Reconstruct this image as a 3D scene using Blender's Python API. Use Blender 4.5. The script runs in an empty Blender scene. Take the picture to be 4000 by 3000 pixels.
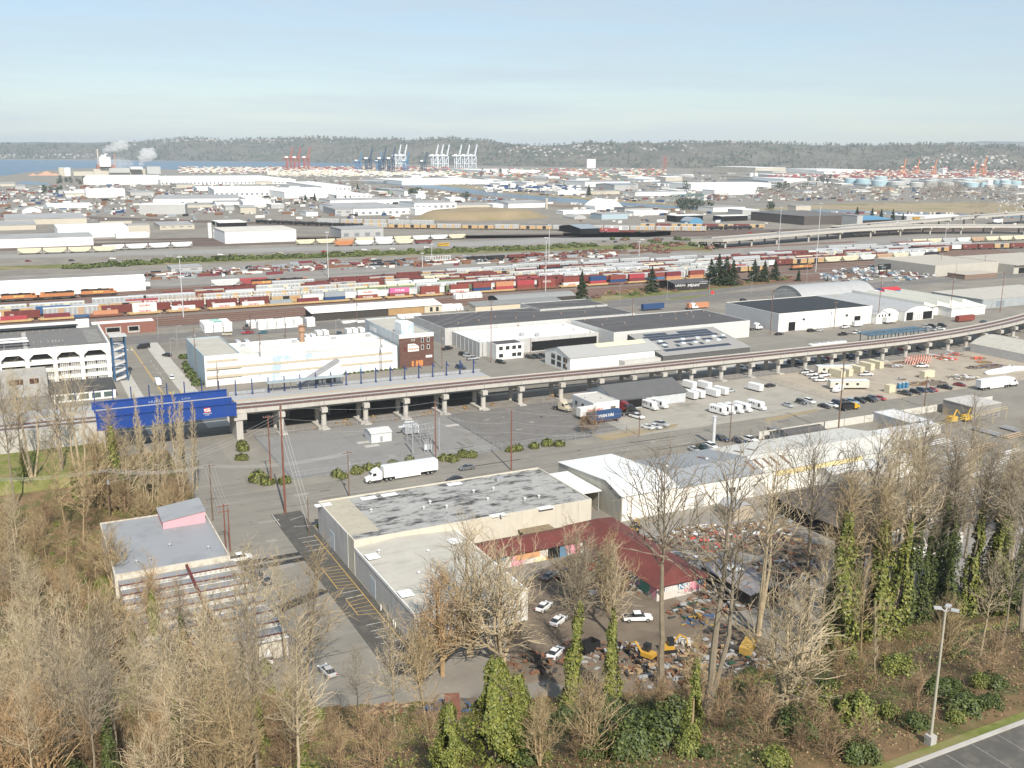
import bpy, bmesh, math, random
import numpy as np
from math import pi, sin, cos, radians, atan2, hypot, sqrt
from mathutils import Matrix, Vector, noise as mnoise
RND = random.Random(7)
C = bpy.context.scene.collection
# ------------------------------------------------------------------ camera
F, H, PITCH, ROLL, YAW = 3880.0, 88.0, radians(13.3), radians(-0.4), radians(27)
def _axes():
    f = np.array([0, cos(PITCH), -sin(PITCH)]); r = np.array([1., 0, 0]); u = np.cross(r, f)
    c, s = cos(ROLL), sin(ROLL)
    r2, u2 = r*c - u*s, u*c + r*s
    rot = np.array([[cos(YAW), sin(YAW), 0], [-sin(YAW), cos(YAW), 0], [0, 0, 1]])
    return rot@r2, rot@u2, rot@f
CR, CU, CF = _axes()
cam = bpy.data.objects.new('camera', bpy.data.cameras.new('camera')); C.objects.link(cam)
cam.data.sensor_width = 36; cam.data.lens = 36*F/4000; cam.data.clip_start = 1; cam.data.clip_end = 60000
cam.matrix_world = Matrix(((CR[0], CU[0], -CF[0], 0), (CR[1], CU[1], -CF[1], 0), (CR[2], CU[2], -CF[2], H), (0, 0, 0, 1)))
scene = bpy.context.scene; scene.camera = cam
# ------------------------------------------------------------------ light
SUN_AZ, SUN_EL = radians(-99), radians(41)          # direction towards the sun, in the street grid
sl = bpy.data.lights.new('sun', 'SUN'); sl.energy = 4.9; sl.angle = radians(0.5); sl.color = (1, .935, .83)
so = bpy.data.objects.new('sun', sl); C.objects.link(so)
sd = Vector((cos(SUN_AZ)*cos(SUN_EL), sin(SUN_AZ)*cos(SUN_EL), sin(SUN_EL)))
so.rotation_euler = sd.to_track_quat('Z', 'Y').to_euler()
wd = bpy.data.worlds.new('World'); scene.world = wd; wd.use_nodes = True
nt = wd.node_tree; bg = nt.nodes['Background']; bg.inputs[1].default_value = 0.10
sky = nt.nodes.new('ShaderNodeTexSky'); sky.sky_type = 'NISHITA'; sky.sun_disc = False
sky.sun_elevation = SUN_EL; sky.sun_rotation = pi/2 - SUN_AZ; sky.air_density = 1.0; sky.dust_density = 0.4; sky.ozone_density = 3.0
tc = nt.nodes.new('ShaderNodeTexCoord'); mp = nt.nodes.new('ShaderNodeMapping'); mp.inputs['Scale'].default_value = (1.2, 1.2, 16)
mp.inputs['Rotation'].default_value = (0.06, 0.09, 0)
no = nt.nodes.new('ShaderNodeTexNoise'); no.inputs['Scale'].default_value = 3.0; no.inputs['Detail'].default_value = 7; no.inputs['Roughness'].default_value = .55
rp = nt.nodes.new('ShaderNodeValToRGB'); rp.color_ramp.elements[0].color = (.45,.45,.45,1); rp.color_ramp.elements[0].position = .40; rp.color_ramp.elements[1].position = .78
sx = nt.nodes.new('ShaderNodeSeparateXYZ'); mr = nt.nodes.new('ShaderNodeMapRange')
mr.inputs[1].default_value = .0; mr.inputs[2].default_value = .30; mr.inputs[3].default_value = .93; mr.inputs[4].default_value = .84
mu = nt.nodes.new('ShaderNodeMath'); mu.operation = 'MULTIPLY'
mx = nt.nodes.new('ShaderNodeMix'); mx.data_type = 'RGBA'; mx.inputs[7].default_value = (4.9, 5.75, 6.4, 1)
L = nt.links.new
L(tc.outputs['Generated'], mp.inputs[0]); L(mp.outputs[0], no.inputs[0]); L(no.outputs[0], rp.inputs[0])
L(tc.outputs['Generated'], sx.inputs[0]); L(sx.outputs[2], mr.inputs[0]); L(rp.outputs[0], mu.inputs[0]); L(mr.outputs[0], mu.inputs[1])
L(mu.outputs[0], mx.inputs[0]); L(sky.outputs[0], mx.inputs[6]); L(mx.outputs[2], bg.inputs[0])
scene.view_settings.view_transform = 'Standard'; scene.view_settings.look = 'None'
scene.view_settings.exposure = 0.34; scene.view_settings.gamma = 1
scene.render.engine = 'CYCLES'
cy = scene.cycles; cy.max_bounces = 5; cy.diffuse_bounces = 2; cy.glossy_bounces = 2; cy.transmission_bounces = 2
cy.volume_bounces = 2; cy.transparent_max_bounces = 6; cy.use_denoising = True; cy.caustics_reflective = False; cy.caustics_refractive = False
# ------------------------------------------------------------------ pixel <-> place (pixels of the 4000x3000 photo; grid: x along the street, y away)
def ray(px, py): return CR*((px-2000)/F) - CU*((py-1500)/F) + CF
def P(px, py, z=0.):
    d = ray(px, py); t = (z-H)/d[2]; return (d[0]*t, d[1]*t, z)
def PV(px, py, v):                                   # meets a wall plane y = v
    d = ray(px, py); t = v/d[1]; return (d[0]*t, v, H+d[2]*t)
def PU(px, py, u):
    d = ray(px, py); t = u/d[0]; return (u, d[1]*t, H+d[2]*t)
def PX(x, y, z):
    w = np.array([x, y, z-H]); d = w@CF
    return 2000+F*(w@CR)/d, 1500-F*(w@CU)/d, d
def toe(u): return 121 + max(0, 92-u)*.40 + max(0, 8-u)*2.2
def ss(t): t = min(1, max(0, t)); return t*t*(3-2*t)
def hill(u, v):
    T = toe(u); t = (T-v)/(T-44.5)
    if t <= 0: return 0.
    if t >= 1: return 46.
    z = 46*(.35*t + .65*ss(t))
    return z + min(1, t*6, (1-t)*6)*1.3*mnoise.noise(Vector((u*.06, v*.06, 3)))
def PT(px, py):                                      # meets the terrain
    d = ray(px, py); t0 = 20.
    p = None
    for i in range(2400):
        t = 40+i*.25
        x, y, z = d[0]*t, d[1]*t, H+d[2]*t
        if z <= hill(x, y): return (x, y, hill(x, y))
    return P(px, py, 0)
# ------------------------------------------------------------------ materials
MATS = {}
def node_mat(name):
    m = bpy.data.materials.new(name); m.use_nodes = True
    return m, m.node_tree, m.node_tree.nodes['Principled BSDF']
def M(name, col=(.5, .5, .5), rough=.8, var=.12, scale=.6, metal=0., spec=.3, rib=None, dirt=None, coat=0., alpha=None):
    """base colour varied by two noises; rib=(axis,period,amount); dirt=(colour,scale,low,high)"""
    if name in MATS: return MATS[name]
    m, t, b = node_mat(name); N = t.nodes.new; L = t.links.new
    b.inputs['Roughness'].default_value = rough; b.inputs['Metallic'].default_value = metal
    b.inputs['Specular IOR Level'].default_value = spec; b.inputs['Coat Weight'].default_value = coat
    tc = N('ShaderNodeTexCoord'); src = tc.outputs['Object']
    n1 = N('ShaderNodeTexNoise'); n1.inputs['Scale'].default_value = scale; n1.inputs['Detail'].default_value = 5
    n1.inputs['Roughness'].default_value = .65; L(src, n1.inputs[0])
    r = N('ShaderNodeMapRange'); r.inputs[1].default_value = .25; r.inputs[2].default_value = .75
    r.inputs[3].default_value = 1-var; r.inputs[4].default_value = 1+var; L(n1.outputs[0], r.inputs[0])
    k = r.outputs[0]
    if rib:
        ax, per, amt = rib
        s = N('ShaderNodeSeparateXYZ'); L(src, s.inputs[0])
        a = N('ShaderNodeMath'); a.operation = 'MULTIPLY'; a.inputs[1].default_value = 2*pi/per; L(s.outputs[ax], a.inputs[0])
        c = N('ShaderNodeMath'); c.operation = 'SINE'; L(a.outputs[0], c.inputs[0])
        q = N('ShaderNodeMapRange'); q.inputs[1].default_value = -.3; q.inputs[2].default_value = .3
        q.inputs[3].default_value = 1-amt; q.inputs[4].default_value = 1; L(c.outputs[0], q.inputs[0])
        w = N('ShaderNodeMath'); w.operation = 'MULTIPLY'; L(k, w.inputs[0]); L(q.outputs[0], w.inputs[1]); k = w.outputs[0]
    v = N('ShaderNodeVectorMath'); v.operation = 'SCALE'; v.inputs[0].default_value = col; L(k, v.inputs[3])
    out = v.outputs[0]
    if dirt:
        for (dc, dsx, lo, hi) in (dirt if isinstance(dirt, list) else [dirt]):
            n2 = N('ShaderNodeTexNoise'); n2.inputs['Detail'].default_value = 6; n2.inputs['Roughness'].default_value = .7
            if isinstance(dsx, tuple):
                mp = N('ShaderNodeMapping'); mp.inputs['Scale'].default_value = dsx; L(src, mp.inputs[0]); L(mp.outputs[0], n2.inputs[0]); n2.inputs['Scale'].default_value = 1
            else: n2.inputs['Scale'].default_value = dsx; L(src, n2.inputs[0])
            q = N('ShaderNodeMapRange'); q.inputs[1].default_value = lo; q.inputs[2].default_value = hi; L(n2.outputs[0], q.inputs[0])
            x = N('ShaderNodeMix'); x.data_type = 'RGBA'; x.inputs[7].default_value = (*dc, 1); L(q.outputs[0], x.inputs[0]); L(out, x.inputs[6]); out = x.outputs[2]
    L(out, b.inputs['Base Color'])
    MATS[name] = m; return m
def brick_mat(name, c1, c2, mortar, scale, bw=.5, rh=.25, ms=.02, rough=.85, axis='xz', freq=2):
    if name in MATS: return MATS[name]
    m, t, b = node_mat(name); N = t.nodes.new; L = t.links.new; b.inputs['Roughness'].default_value = rough
    tc = N('ShaderNodeTexCoord'); s = N('ShaderNodeSeparateXYZ'); c = N('ShaderNodeCombineXYZ'); L(tc.outputs['Object'], s.inputs[0])
    i = {'x': 0, 'y': 1, 'z': 2}; L(s.outputs[i[axis[0]]], c.inputs[0]); L(s.outputs[i[axis[1]]], c.inputs[1])
    k = N('ShaderNodeTexBrick'); k.inputs['Color1'].default_value = (*c1, 1); k.inputs['Color2'].default_value = (*c2, 1); k.inputs['Mortar'].default_value = (*mortar, 1)
    k.inputs['Scale'].default_value = scale; k.inputs['Brick Width'].default_value = bw; k.inputs['Row Height'].default_value = rh; k.inputs['Mortar Size'].default_value = ms
    k.offset = 0 if freq == 1 else .5
    L(c.outputs[0], k.inputs[0]); L(k.outputs[0], b.inputs['Base Color']); MATS[name] = m; return m
# ------------------------------------------------------------------ mesh builder
LOCAL = set()
class MB:
    def __init__(s): s.v = []; s.f = []; s.m = []; s.k = 0
    def add(s, vs, fs, k=None):
        o = len(s.v); s.v += vs; s.f += [tuple(i+o for i in f) for f in fs]; s.m += [s.k if k is None else k]*len(fs); return s
    def box(s, x0, y0, z0, x1, y1, z1, k=None):
        return s.add([(x0,y0,z0),(x1,y0,z0),(x1,y1,z0),(x0,y1,z0),(x0,y0,z1),(x1,y0,z1),(x1,y1,z1),(x0,y1,z1)],
                     [(3,2,1,0),(4,5,6,7),(0,1,5,4),(1,2,6,5),(2,3,7,6),(3,0,4,7)], k)
    def rbox(s, cx, cy, a, lx, ly, z0, z1, k=None):
        c, n = cos(a), sin(a)
        return s.prism([(cx+x*c-y*n, cy+x*n+y*c) for x, y in ((-lx/2,-ly/2),(lx/2,-ly/2),(lx/2,ly/2),(-lx/2,ly/2))], z0, z1, k)
    def prism(s, poly, z0, z1, k=None):
        n = len(poly)
        ar = sum(poly[i][0]*poly[(i+1)%n][1]-poly[(i+1)%n][0]*poly[i][1] for i in range(n))
        if ar < 0: poly = poly[::-1]
        return s.add([(p[0],p[1],z0) for p in poly]+[(p[0],p[1],z1) for p in poly],
                     [tuple(range(n-1,-1,-1)), tuple(range(n,2*n))]+[(i,(i+1)%n,n+(i+1)%n,n+i) for i in range(n)], k)
    def ext_y(s, prof, y0, y1, k=None):              # profile in x-z, extruded along y
        n = len(prof)
        return s.add([(p[0],y0,p[1]) for p in prof]+[(p[0],y1,p[1]) for p in prof],
                     [tuple(range(n)), tuple(range(2*n-1,n-1,-1))]+[(i,n+i,n+(i+1)%n,(i+1)%n) for i in range(n)], k)
    def ext_x(s, prof, x0, x1, k=None):              # profile in y-z, extruded along x
        n = len(prof)
        return s.add([(x0,p[0],p[1]) for p in prof]+[(x1,p[0],p[1]) for p in prof],
                     [tuple(range(n-1,-1,-1)), tuple(range(n,2*n))]+[(i,(i+1)%n,n+(i+1)%n,n+i) for i in range(n)], k)
    def tube(s, pts, rad, n=5, k=None, cap=True):
        pts = [Vector(p) for p in pts]; vs = []; fs = []
        if not isinstance(rad, (list, tuple)): rad = [rad]*len(pts)
        for i, p in enumerate(pts):
            d = (pts[min(i+1, len(pts)-1)]-pts[max(i-1, 0)])
            if d.length < 1e-6: d = Vector((0,0,1))
            d.normalize(); a = d.cross(Vector((0,0,1)) if abs(d.z) < .9 else Vector((1,0,0))).normalized(); b = d.cross(a)
            for j in range(n):
                t = 2*pi*j/n; vs.append(tuple(p+(a*cos(t)+b*sin(t))*rad[i]))
        for i in range(len(pts)-1):
            for j in range(n):
                fs.append((i*n+j, (i+1)*n+j, (i+1)*n+(j+1)%n, i*n+(j+1)%n))
        if cap and n > 2: fs += [tuple(range(n)), tuple(range(len(pts)*n-1, len(pts)*n-n-1, -1))]
        return s.add(vs, fs, k)
    def cyl(s, x, y, z0, z1, r0, r1=None, n=12, k=None): return s.tube([(x,y,z0),(x,y,z1)], [r0, r0 if r1 is None else r1], n, k)
    def hcyl(s, p, q, r, n=10, k=None): return s.tube([p, q], r, n, k)
    def blob(s, c, r, seed=0, n=7, m=10, amp=.25, k=None):
        vs = []; fs = []
        for i in range(n+1):
            th = pi*i/n
            for j in range(m):
                ph = 2*pi*j/m; d = Vector((sin(th)*cos(ph), sin(th)*sin(ph), cos(th)))
                q = 1+amp*mnoise.noise(d*1.7+Vector((seed*3.1, seed*1.7, 0)))
                vs.append((c[0]+d.x*r[0]*q, c[1]+d.y*r[1]*q, c[2]+d.z*r[2]*q))
        for i in range(n):
            for j in range(m): fs.append((i*m+j, (i+1)*m+j, (i+1)*m+(j+1)%m, i*m+(j+1)%m))
        return s.add(vs, fs, k)
    def face(s, pts, k=None): return s.add(list(pts), [tuple(range(len(pts)))], k)
    def build(s, name, mats, parent=None, smooth=False, off=None):
        me = bpy.data.meshes.new(name)
        if off is None:
            off = [0, 0, 0]; q = parent
            while q is not None:
                if q.name in LOCAL: off = [0, 0, 0]; break
                off = [a+b for a, b in zip(off, q.location)]; q = q.parent
        vs = [(a-off[0], b-off[1], c-off[2]) for a, b, c in s.v] if any(off) else s.v
        me.from_pydata(vs, [], s.f)
        for m in (mats if isinstance(mats, (list, tuple)) else [mats]): me.materials.append(m)
        if max(s.m, default=0) > 0: me.polygons.foreach_set('material_index', s.m)
        if smooth: me.polygons.foreach_set('use_smooth', [True]*len(s.f))
        me.update()
        o = bpy.data.objects.new(name, me); C.objects.link(o)
        if parent is not None: o.parent = parent
        return o
def quads(name, co, mat, parent=None, per=4, midx=None):  # big numpy meshes: co (n*per,3)
    n = len(co)//per; me = bpy.data.meshes.new(name)
    me.vertices.add(len(co)); me.vertices.foreach_set('co', np.asarray(co, np.float32).ravel())
    me.loops.add(n*per); me.loops.foreach_set('vertex_index', np.arange(n*per, dtype=np.int32))
    me.polygons.add(n); me.polygons.foreach_set('loop_start', np.arange(0, n*per, per, dtype=np.int32))
    me.polygons.foreach_set('loop_total', np.full(n, per, np.int32))
    for m in (mat if isinstance(mat, list) else [mat]): me.materials.append(m)
    if midx is not None: me.polygons.foreach_set('material_index', np.asarray(midx, np.int32))
    me.update(calc_edges=True); me.validate()
    o = bpy.data.objects.new(name, me); C.objects.link(o)
    if parent is not None: o.parent = parent
    return o
# ------------------------------------------------------------------ things
THINGS = []
def tag(o, label, cat, group=None):
    o['label'] = label; o['category'] = cat
    if group: o['group'] = group
    THINGS.append(o); return o
def thing(name, label, cat, loc=(0,0,0), rz=0, group=None):
    o = bpy.data.objects.new(name, None); C.objects.link(o); o.location = loc; o.rotation_euler = (0,0,rz); o.empty_display_size = .5
    return tag(o, label, cat, group)
def lthing(*a, **k): o = thing(*a, **k); LOCAL.add(o.name); return o   # its parts are given in its own frame
def struct(o): o['kind'] = 'structure'; return o
def stuff(o, label=None):
    o['kind'] = 'stuff'; return o
def dup(root, loc, rz=0, label=None, group=None, scale=None, cat=None, swap=None):
    r = root.copy(); C.objects.link(r); r.location = loc; r.rotation_euler = (0,0,rz)
    if scale is not None: r.scale = scale if isinstance(scale, tuple) else (scale,)*3
    if label: r['label'] = label
    if group: r['group'] = group
    if cat: r['category'] = cat
    THINGS.append(r)
    ks = []
    for ch in kids(root):
        c = ch.copy(); C.objects.link(c); c.parent = r; ks.append(c); gs = []
        for g in kids(ch):
            d = g.copy(); C.objects.link(d); d.parent = c; gs.append(d); KID[d.name] = []
        KID[c.name] = gs
    KID[r.name] = ks
    if swap: recolor(r, swap)
    return r
KID = {}
def kids(o):
    if o.name not in KID: KID[o.name] = list(o.children)
    return KID[o.name]
def recolor(r, swap):
    for c in [r]+kids(r)+[g for k in kids(r) for g in kids(k)]:
        if c.type != 'MESH': continue
        for sl_ in c.material_slots:
            if sl_.material and sl_.material.name in swap:
                m = swap[sl_.material.name]; sl_.link = 'OBJECT'; sl_.material = m
def hide_proto(root):                                # a prototype not placed itself
    for c in [root]+list(root.children_recursive): bpy.data.objects.remove(c, do_unlink=True)
def text(s, loc, size, mat, parent=None, face='S', width=None, name='lettering', ext=.012, shear=0):
    cu = bpy.data.curves.new('t', 'FONT'); cu.body = s; cu.size = size; cu.extrude = ext; cu.align_x = 'CENTER'; cu.align_y = 'CENTER'; cu.resolution_u = 2
    cu.offset = size*.012; cu.shear = shear
    to = bpy.data.objects.new('t', cu); me = bpy.data.meshes.new_from_object(to)
    bpy.data.objects.remove(to); bpy.data.curves.remove(cu)
    me.name = name; me.materials.clear(); me.materials.append(mat)
    if width:
        xs = [v.co.x for v in me.vertices]; k = width/max(1e-3, max(xs)-min(xs))
        for v in me.vertices: v.co.x *= k
    o = bpy.data.objects.new(name, me); C.objects.link(o)
    o.rotation_euler = (pi/2, 0, {'S': 0, 'W': -pi/2, 'E': pi/2, 'N': pi}[face]) if face != 'T' else (0, 0, 0)
    off = parent.location if parent is not None else (0,0,0)
    o.location = tuple(a-b for a, b in zip(loc, off))
    if parent is not None: o.parent = parent
    return o
WHITE = M('white_paint', (.78,.775,.74), .6, .05, .4, dirt=((.56,.53,.47), (.35,.35,.06), .56, .85)); BLACK = M('black_rubber', (.02,.02,.022), .7); GLASS = M('dark_glass', (.03,.035,.04), .12, spec=.6)
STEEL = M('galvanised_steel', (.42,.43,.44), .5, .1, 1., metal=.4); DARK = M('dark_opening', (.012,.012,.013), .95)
CONC = M('concrete', (.42,.40,.37), .9, .10, .35, dirt=((.25,.235,.21), (.5,.5,.12), .55, .9)); WOOD = M('pole_wood', (.17,.115,.08), .9, .25, 1.2)
RED = M('red_paint', (.45,.03,.04), .5); BLUE = M('blue_paint', (.012,.045,.30), .45, .08, .3); YEL = M('yellow_paint', (.62,.38,.04), .55); LRED = M('letter_red', (.55,.05,.05), .6)
HAZE = 6.2e-5
# ------------------------------------------------------------------ ground sheets
G_BASE = M('ground_mix', (.225,.205,.175), .95, .22, .05, dirt=[((.17,.155,.135), .012, .52, .66), ((.30,.27,.23), .03, .55, .75), ((.12,.115,.11), .35, .6, .8)])
G_ASPH = M('asphalt_worn', (.215,.20,.172), .9, .12, .12, dirt=[((.14,.13,.12), .25, .56, .78), ((.27,.25,.22), (.02,.5,.1), .5, .75), ((.10,.095,.09), (.015,1.3,.1), .62, .72), ((.11,.105,.1), 1.1, .66, .76)])
G_ASPH2 = M('asphalt_dark', (.16,.15,.14), .9, .18, .25, dirt=((.19,.175,.155), .5, .5, .75))
G_GRAV = M('gravel_grey', (.225,.217,.205), .95, .14, 1.5, dirt=((.17,.165,.16), .15, .5, .8))
G_TAN = M('dirt_tan', (.36,.31,.245), .95, .15, .12, dirt=[((.20,.17,.135), .1, .55, .72), ((.15,.13,.11), .5, .62, .8)])
G_BALL = M('rail_ballast', (.20,.175,.155), .95, .2, .3, dirt=((.11,.085,.07), (.02,.4,.1), .45, .7))
G_TRACK = M('track_bed', (.145,.105,.085), .95, .25, .6); G_RAIL = M('rail_rust', (.20,.09,.06), .6, .2, 1)
G_GRASS = M('lawn', (.135,.16,.035), .95, .25, .5, dirt=((.22,.18,.09), .25, .42, .65)); G_DRY = M('dry_grass', (.30,.24,.15), .95, .2, .03, dirt=((.17,.16,.06), .012, .5, .65))
G_CONC = M('pale_concrete', (.43,.41,.37), .9, .1, .2, dirt=((.3,.28,.25), .3, .55, .8)); WATER = M('water_blue', (.035,.085,.14), .25, .1, .01, spec=.5)
def rect(name, u0, v0, u1, v1, z, m):
    mb = MB(); mb.face([(u0,v0,z),(u1,v0,z),(u1,v1,z),(u0,v1,z)]); return struct(mb.build(name, m))
def ppoly(name, px, z, m):
    mb = MB(); mb.face([P(x, y, z) for x, y in px]); return struct(mb.build(name, m))
_b = MB(); _b.face([(-2500,-300,0),(14000,-6000,0),(16000,14000,0),(-9000,14000,0),(-9000,2000,0)]); struct(_b.build('ground', G_BASE))
# hillside terrain
US = [-75+i*1.6 for i in range(150)]; VS = [43.3+i*1.6 for i in range(170)]
_b = MB(); nu = len(US)
vs = [(u, v, hill(u, v)-.05) for v in VS for u in US]; fs = []
for j in range(len(VS)-1):
    for i in range(nu-1):
        q = [j*nu+i, j*nu+i+1, (j+1)*nu+i+1, (j+1)*nu+i]
        if max(vs[k][2] for k in q) > -.04: fs.append(tuple(q))
_b.add(vs, fs)
struct(_b.build('hillside', M('hill_soil', (.19,.125,.065), .95, .35, .35, dirt=[((.09,.10,.03), .16, .48, .62), ((.26,.19,.11), .3, .58, .8)]), smooth=True))
rect('upper_parking_lot', -120, -160, 190, 42.2, 46.02, M('lot_asphalt', (.10,.094,.085), .9, .2, .5, dirt=((.17,.155,.13), .8, .5, .75)))
_b = MB(); _b.face([(-120,42.5,46.03),(190,42.5,46.03),(190,43.35,46.04),(-120,43.35,46.04)]); struct(_b.build('grass_verge', G_GRASS))
_b = MB(); _b.box(-120, 42.2, 45.9, 190, 42.5, 46.17); struct(_b.build('kerb', CONC))
LINE = M('road_paint_white', (.66,.65,.6), .8, .25, 2); LINEY = M('road_paint_yellow', (.55,.36,.10), .8, .2, 2)
_b = MB()
for i in range(30):
    u = 40+i*2.75; _b.face([(u,36.2,46.03),(u+.09,36.2,46.03),(u+.09,42.1,46.03),(u,42.1,46.03)])
struct(_b.build('parking_lines', M('faded_paint', (.22,.215,.2), .9, .3, 2)))
# streets
rect('street', 37.5, 138, 51.8, 300, .008, G_ASPH); rect('street', 39.5, 300, 52.5, 478, .008, G_ASPH)
rect('road', 51.8, 233, 520, 250, .008, G_ASPH); rect('road', -60, 476, 900, 497, .012, G_ASPH2)
rect('parking_strip', 51.8, 146, 59.2, 232, .012, M('strip_asphalt', (.085,.08,.072), .9, .2, .5, dirt=((.14,.13,.115), .4, .5, .75)))
rect('pavement', 52.5, 318, 58.5, 476, .10, G_CONC); rect('pavement', 34.5, 318, 39.5, 476, .10, G_CONC); rect('pavement', 58, 318, 300, 336, .06, G_CONC)
rect('forecourt', 140, 336, 340, 376, .05, G_ASPH); rect('forecourt', 156, 376, 178, 476, .03, G_ASPH)
rect('wet_patch', 38.5, 201, 52.5, 203.2, .016, M('wet_tar', (.035,.033,.03), .6, .2, .3)); rect('wet_patch', 38.5, 204.4, 52, 206.4, .016, MATS['wet_tar'])
ppoly('wet_patch', [(1080,2365),(1255,2300),(1290,2310),(1095,2395)], .016, MATS['wet_tar'])
_b = MB()
def ln(u0, v0, u1, v1, w=.12, z=.02):
    d = Vector((u1-u0, v1-v0)); n = Vector((-d.y, d.x)).normalized()*w/2
    _b.face([(u0-n.x,v0-n.y,z),(u1-n.x,v1-n.y,z),(u1+n.x,v1+n.y,z),(u0+n.x,v0+n.y,z)])
for v in [150+i*2.7 for i in range(7)]+[179,181.7,206,208.7,211.4,214.1]: ln(54, v, 57.8, v, .12)
ln(52.2, 232, 52.2, 224); ln(55, 222, 58.6, 221); ln(55.3, 226.5, 58.8, 228)
for v in range(0, 3): ln(42.5+v*1.7, 461, 42.5+v*1.7, 465, .4)
for v in range(0, 5): ln(50.2, 432-v*9, 50.2, 436-v*9, .12)
struct(_b.build('road_markings', LINE))
_b = MB()
ln(57.9, 150, 57.9, 215, .14); ln(54, 171, 54, 178.5, .14); ln(54, 184, 54, 196, .14)
for i in range(6): ln(54, 171+i*1.5, 57.9, 170+i*1.9, .12)
for i in range(8): ln(54, 184+i*1.6, 57.9, 183+i*1.7, .12)
ln(46.2, 345, 46.2, 470, .2); ln(46.6, 345, 46.6, 470, .2)
struct(_b.build('yellow_road_markings', LINEY))
# repairs, tyre tracks and oil stains on the paving
_b = MB(); r6 = random.Random(4)
for i in range(130):
    a, c = r6.choice([((39, 51), (150, 232)), ((53, 260), (234, 249)), ((40, 52), (340, 470)), ((60, 500), (478, 496)), ((128, 170), (257, 300)), ((145, 330), (336, 374)), ((64, 126), (257, 300)), ((52, 240), (318, 335))])
    u, v = r6.uniform(*a), r6.uniform(*c); _b.rbox(u, v, r6.choice((0, 0, .06, 1.6)), r6.uniform(.8, 7), r6.uniform(.3, 2.2), 0, .026, r6.randrange(3))
for i in range(16): u = r6.uniform(54, 230); _b.rbox(u, r6.choice((236, 238, 243, 245.5)), 0, r6.uniform(12, 40), .35, 0, .024, 0)
struct(_b.build('asphalt_patches', [M('patch_dark', (.145,.135,.125), .9, .2, .6), M('patch_mid', (.20,.185,.165), .9, .2, .6), M('patch_pale', (.27,.255,.23), .9, .15, .5)]))
# yards
rect('substation_yard', 63.5, 256, 127, 301, .006, G_GRAV); rect('empty_lot', 127, 256, 171, 301, .010, G_ASPH2)
rect('depot_yard', 172, 251, 262, 301, .010, M('depot_gravel', (.33,.305,.26), .95, .14, .1, dirt=[((.2,.185,.16), .07, .55, .7), ((.16,.15,.13), .4, .62, .8)]))
rect('contractor_yard', 262, 251, 392, 301, .012, G_TAN); rect('viaduct_strip', 62, 301, 420, 319, .014, M('under_gravel', (.22,.2,.175), .95, .2, .3))
ppoly('scrap_yard_ground', [(1930,2330),(2240,2160),(2620,2330),(3050,2520),(2900,2680),(2300,2720),(2000,2600)], .006, M('yard_dirt', (.17,.135,.10), .95, .2, .2, dirt=((.11,.085,.065), .12, .48, .68)))
ppoly('lumber_yard_ground', [(2480,2080),(3300,1930),(4000,2050),(4100,2350),(3300,2450),(2700,2350)], .008, M('yard_gravel', (.26,.245,.225), .95, .2, .15, dirt=((.13,.10,.08), .1, .5, .68)))
ppoly('grass_verge', [(2310,1700),(2480,1672),(2650,1655),(2640,1668),(2480,1700),(2370,1722)], .016, G_DRY)
ppoly('grass_verge', [(2990,1635),(3190,1597),(3200,1605),(2990,1650)], .016, G_DRY)
# lawn with retaining walls at the foot of the embankment
_b = MB(); _b.face([(-40,279,3.1),(20,279,2.6),(20,300,4.4),(-40,300,4.4)]); _b.face([(-40,279,3.1),(20,279,2.6),(20,276,0),(-40,276,0)]); _b.face([(20,279,2.6),(20,300,4.4),(20,300,0),(20,276,0)]); struct(_b.build('lawn', G_GRASS))
for _r in ((-60,140,12.6,277),(12.6,262,20,277),(12.6,231,37.3,299),(12.6,120,37.5,150)): rect('woodland_floor', *_r, .02, MATS['hill_soil'])
# rail yard
rect('rail_yard', -90, 515, 900, 672, .004, G_BALL); rect('rail_yard_gravel', -90, 672, 900, 770, .004, M('yard_grit', (.25,.235,.215), .95, .2, .06, dirt=((.15,.12,.10), (.01,.15,.1), .5, .7)))
TR = [522.5, 528.5, 534.5, 541, 547.5, 560, 567.5, 578, 586, 594, 602, 610, 618, 626, 634, 642, 650, 658, 733, 739]
_b = MB(); _r = MB()
for v in TR:
    a, c = (-90, 820) if v < 700 else (-90, 760)
    _b.face([(a,v-1.6,.10),(c,v-1.6,.10),(c,v+1.6,.10),(a,v+1.6,.10)])
    for d in (-.75, .75): _r.box(a, v+d-.05, .10, c, v+d+.05, .28)
tb = struct(_b.build('railway_tracks', G_TRACK)); r_ = _r.build('rails', G_RAIL, tb)
# motorway and verges (slightly oblique to the grid)
ppoly('motorway', [(-200,1022),(0,1010),(1000,986),(2000,958),(2500,928),(2620,919),(2620,902),(2500,908),(2000,938),(1000,970),(0,995),(-200,1002)], .02, M('motorway_asphalt', (.27,.26,.245), .9, .1, .02))
ppoly('grass_verge', [(-200,1045),(0,1040),(700,1018),(1400,990),(2100,968),(2500,952),(2750,950),(2790,985),(2640,975),(2300,975),(1400,1003),(600,1035),(-200,1062)], .03, M('verge_green', (.15,.16,.05), .95, .3, .06, dirt=((.30,.22,.15), .03, .5, .7)))
ppoly('grass_verge', [(2250,1180),(2480,1125),(2700,1120),(3000,1085),(3100,1075),(3080,1095),(2900,1125),(2700,1165),(2500,1178),(2330,1190)], .03, MATS['verge_green'])
ppoly('side_road', [(2340,1178),(2700,1140),(3080,1098),(3100,1104),(2740,1152),(2400,1188)], .04, G_ASPH2)
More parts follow.
